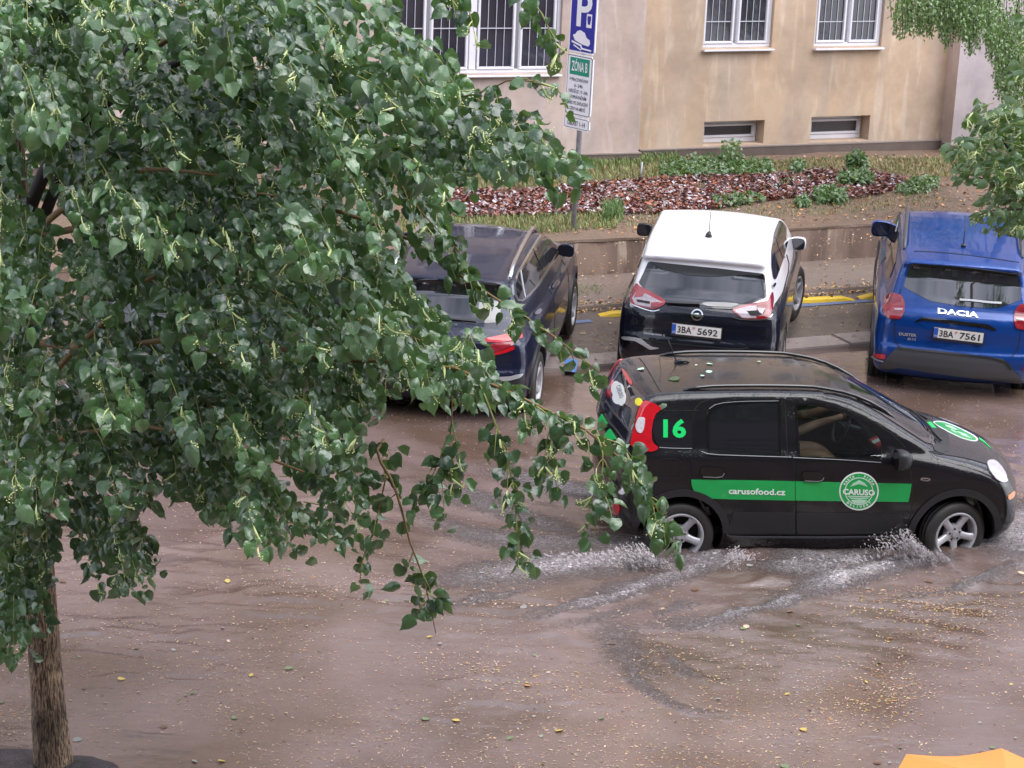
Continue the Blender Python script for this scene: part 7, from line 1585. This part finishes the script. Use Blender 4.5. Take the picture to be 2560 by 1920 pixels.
# ------------------------------------------------------------------ driver
def person():
    t = thing('person', 'driver in a grey shirt with bare forearms at the wheel of the black car', 'person', tuple(delivery.T), tuple(delivery.root.rotation_euler))
    def skin(name, verts, edges, radii, m, sub=2):
        me = bpy.data.meshes.new(name); me.from_pydata(verts, edges, []); o = link(name, me, t); me.materials.append(m)
        md = o.modifiers.new('skin', 'SKIN'); 
        for i, rr in enumerate(radii): me.skin_vertices[0].data[i].radius = (rr, rr) if not isinstance(rr, tuple) else rr
        me.skin_vertices[0].data[0].use_root = True
        sb = o.modifiers.new('sub', 'SUBSURF'); sb.levels = sb.render_levels = sub
        dg = bpy.context.evaluated_depsgraph_get(); dg.update(); m2 = bpy.data.meshes.new_from_object(o.evaluated_get(dg)); o.modifiers.clear(); o.data = m2; m2.polygons.foreach_set('use_smooth', [True]*len(m2.polygons)); return o
    y0 = .36
    V = [(-.22, y0, .66), (-.26, y0, .86), (-.29, y0, 1.05), (-.28, y0, 1.18), (-.26, y0, 1.26), (-.24, y0, 1.36),
         (-.27, y0-.19, 1.10), (-.05, y0-.25, .92), (.20, y0-.14, .98), (.36, y0-.15, 1.03), (.43, y0-.14, 1.05),
         (-.27, y0+.17, 1.10), (-.05, y0+.22, .92), (.20, y0+.15, .98), (.40, y0+.14, 1.05),
         (-.15, y0-.10, .64), (.28, y0-.12, .66), (.60, y0-.12, .40), (-.15, y0+.10, .64), (.28, y0+.12, .66), (.60, y0+.12, .40)]
    E_ = [(0, 1), (1, 2), (2, 3), (3, 4), (4, 5), (3, 6), (6, 7), (7, 8), (8, 9), (9, 10), (3, 11), (11, 12), (12, 13), (13, 14), (0, 15), (15, 16), (16, 17), (0, 18), (18, 19), (19, 20)]
    rr = [.15, .14, .15, .10, .055, .10, .07, .05, .042, .03, .035, .07, .05, .04, .035, .10, .075, .05, .10, .075, .05]
    mat('skin_tone', (.50, .27, .18), .5, noise=(20, .4, (.46, .24, .16))); mat('shirt_grey', (.36, .33, .34), .85, bump=(40, .4, .004)); mat('hair_dark', (.03, .02, .015), .7)
    skin('body', V, E_, rr, K['skin_tone'])
    skin('shirt', [V[0], V[1], V[2], V[3], V[6], tuple((np.array(V[6])+np.array(V[7]))/2), V[11], tuple((np.array(V[11])+np.array(V[12]))/2)], [(0, 1), (1, 2), (2, 3), (3, 4), (4, 5), (3, 6), (6, 7)], [.165, .155, .165, .115, .088, .072, .088, .072], K['shirt_grey'])
    for sgn, yy in ((-1, y0-.14), (1, y0+.14)):
        for f in range(4): MB().tube([(.43, yy+sgn*.0-.024+.016*f, 1.06), (.475, yy-.024+.016*f, 1.075), (.50, yy-.024+.016*f, 1.05), (.49, yy-.024+.016*f, 1.02)], [.009, .0085, .008, .006], 7).build('finger', K['skin_tone'], t, True)
        MB().tube([(.42, yy-sgn*.03, 1.04), (.45, yy-sgn*.045, 1.03), (.48, yy-sgn*.04, 1.02)], [.011, .010, .007], 7).build('thumb', K['skin_tone'], t, True)
    bm = bmesh.new(); bmesh.ops.create_uvsphere(bm, u_segments=20, v_segments=14, radius=.105)
    for v in bm.verts: v.co.z *= 1.12; v.co.x = v.co.x-.018
    bmesh.ops.delete(bm, geom=[v for v in bm.verts if v.co.z < -.02 and v.co.x > -.02], context='VERTS')
    me = bpy.data.meshes.new('hair'); bm.to_mesh(me); bm.free(); me.materials.append(K['hair_dark']); me.polygons.foreach_set('use_smooth', [True]*len(me.polygons)); o = link('hair', me, t); o.location = (-.245, y0, 1.375)
    MB().tube([(-.15, y0, 1.36), (-.128, y0, 1.345), (-.14, y0, 1.335)], [.012, .014, .008], 8).build('nose', K['skin_tone'], t, True)
person()
bx_ = MB().box((0, 0, 0), (.15, .13, .05), bev=.01); bx_.build('food_packet', mat('packet_red', (.55, .04, .05), .4), None); o = bpy.data.objects['food_packet']; o.location = tuple(delivery.wld(np.array([[.60, -.36, 1.0]]))[0]); o.rotation_euler = (.3, -.35, .4); tag(o, 'small red and white packet lying on the dashboard behind the side window', 'packet')
MB().box((0, 0, .027), (.14, .04, .004)).build('label_strip', K['decal_white'], o)

# ------------------------------------------------------------------ umbrella low in the right corner
mat('umbrella_orange', (.80, .28, .055), .6, noise=(5, .5, (.80, .28, .06)))
n_ = K['umbrella_orange'].node_tree; 
A = aty(2266, 1885, 8.85); B_ = aty(2504, 1869, 8.95); dAB = B_-A; pAB = np.array([dAB[1], -dAB[0], 0]); pAB /= np.linalg.norm(pAB); apex_c = (A+B_)/2+pAB*float(np.linalg.norm(dAB[:2]))*1.207; Rr = .56; zr = float(A[2])
um = thing('umbrella', 'open orange umbrella just showing at the bottom right corner', 'umbrella', (apex_c[0], apex_c[1], zr-.85))
ang0 = math.atan2(A[1]-apex_c[1], A[0]-apex_c[0]); ang1 = math.atan2(B_[1]-apex_c[1], B_[0]-apex_c[0])
Rr = float(np.linalg.norm((A-apex_c)[:2])); step = 2*math.pi/8; a_b = (ang0+ang1)/2+step/2
for k in range(8):
    V = []; n = 7
    for i in range(n):
        t = i/(n-1)
        for j in range(n):
            s_ = j/(n-1); a = a_b+step*(k+s_); rad_ = Rr*t*(math.cos(step/2)/math.cos((s_-.5)*step))*(1-.05*t*math.sin(math.pi*s_)); z = .85+.11*(1-t**1.4)-.012*t*math.sin(math.pi*s_); V.append((rad_*math.cos(a), rad_*math.sin(a), z))
    Fc = [(i*n+j, (i+1)*n+j, (i+1)*n+j+1, i*n+j+1) for i in range(n-1) for j in range(n-1)]; obj('canopy_panel', V, Fc, K['umbrella_orange'], um, True)
    a = a_b+step*k; MB().tube([(Rr*t*math.cos(a)*.99, Rr*t*math.sin(a)*.99, .842+.11*(1-t**1.4)) for t in np.linspace(0.05, 1, 7)], .004, 5).build('rib', K['galv'], um, True)
MB().tube([(0, 0, .25), (0, 0, .975)], .006, 8).build('shaft', K['galv'], um, True)
MB().tube([(0, 0, .30), (0, 0, .17), (.02, 0, .13), (.05, 0, .13), (.07, 0, .17)], .013, 8).build('handle', K['black_plastic'], um, True)

# ------------------------------------------------------------------ soil round the linden
groundmat('pit_soil', (.050, .042, .048), (.03, .026, .03), (.12, .11, .12), .5, 4, .9, (.5, 50))
V = []; nn_ = 44
for i in range(9):
    for k in range(nn_):
        a = 2*math.pi*k/nn_; q = (.18+.42*i/8)*(1+.10*math.sin(3*a+1)+.06*math.sin(7*a)+rnd.uniform(-.03, .03)*(i > 5)); z = .04*(1-(i/8)**3)-.04*(i == 8)+rnd.uniform(-.006, .006); V.append((org[0]-.02+q*math.cos(a)*1.15, org[1]-.30+q*math.sin(a)*.92, z+.01))
V.append((org[0]-.02, org[1]-.30, .05)); Fc = [(i*nn_+k, (i+1)*nn_+k, (i+1)*nn_+(k+1) % nn_, i*nn_+(k+1) % nn_) for i in range(8) for k in range(nn_)]+[(len(V)-1, k, (k+1) % nn_) for k in range(nn_)]
o = obj('soil_mound', V, Fc, K['pit_soil'], None, True); bm = bmesh.new(); bm.from_mesh(o.data); bmesh.ops.recalc_face_normals(bm, faces=bm.faces); bm.to_mesh(o.data); bm.free(); tag(o, kind='structure')

# ------------------------------------------------------------------ street trees on the near side, seen mirrored in the parked cars' rear panes
for i, (x_, y_, zc, R_, lab) in enumerate(((8.6, -.6, 12.0, 3.6, 'tall street tree whose dark crown shows mirrored in the white-roofed car'), (15.5, .4, 11.5, 4.0, 'wide street tree whose crown shows mirrored in the bright blue car'), (-7.5, -.5, 11.0, 3.2, 'street tree standing left of the viewpoint before the near block'))):
    r = np.random.default_rng(300+i); n = 3800; P = nrm(r.normal(0, 1, (n, 3)))*(r.random(n)**.4)[:, None]*np.array([R_, R_*.9, R_*1.2]); P *= (.75+.5*fbm(P[:, 0]*.7+9, P[:, 2]*.7+i*7, 3, 5))[:, None]
    t = thing('street_tree', lab, 'tree', (x_, y_, 0), (0, 0, 0), 'street trees behind the viewpoint'); MB().tube([(0, 0, -.1), (.1, 0, zc*.5), (0, 0, zc)], [.22, .17, .08], 10).build('trunk', K['bark_dark'], t, True)
    leaf_cloud('foliage', P+[0, 0, zc], nrm(r.normal(0, .6, (n, 3))+[0, 0, -.5]), nrm(r.normal(0, .6, (n, 3))+[0, 0, .6]), r.uniform(.16, .30, n), r.integers(0, 8, n), r.random(n)*.5, K['linden_leaf'], t)
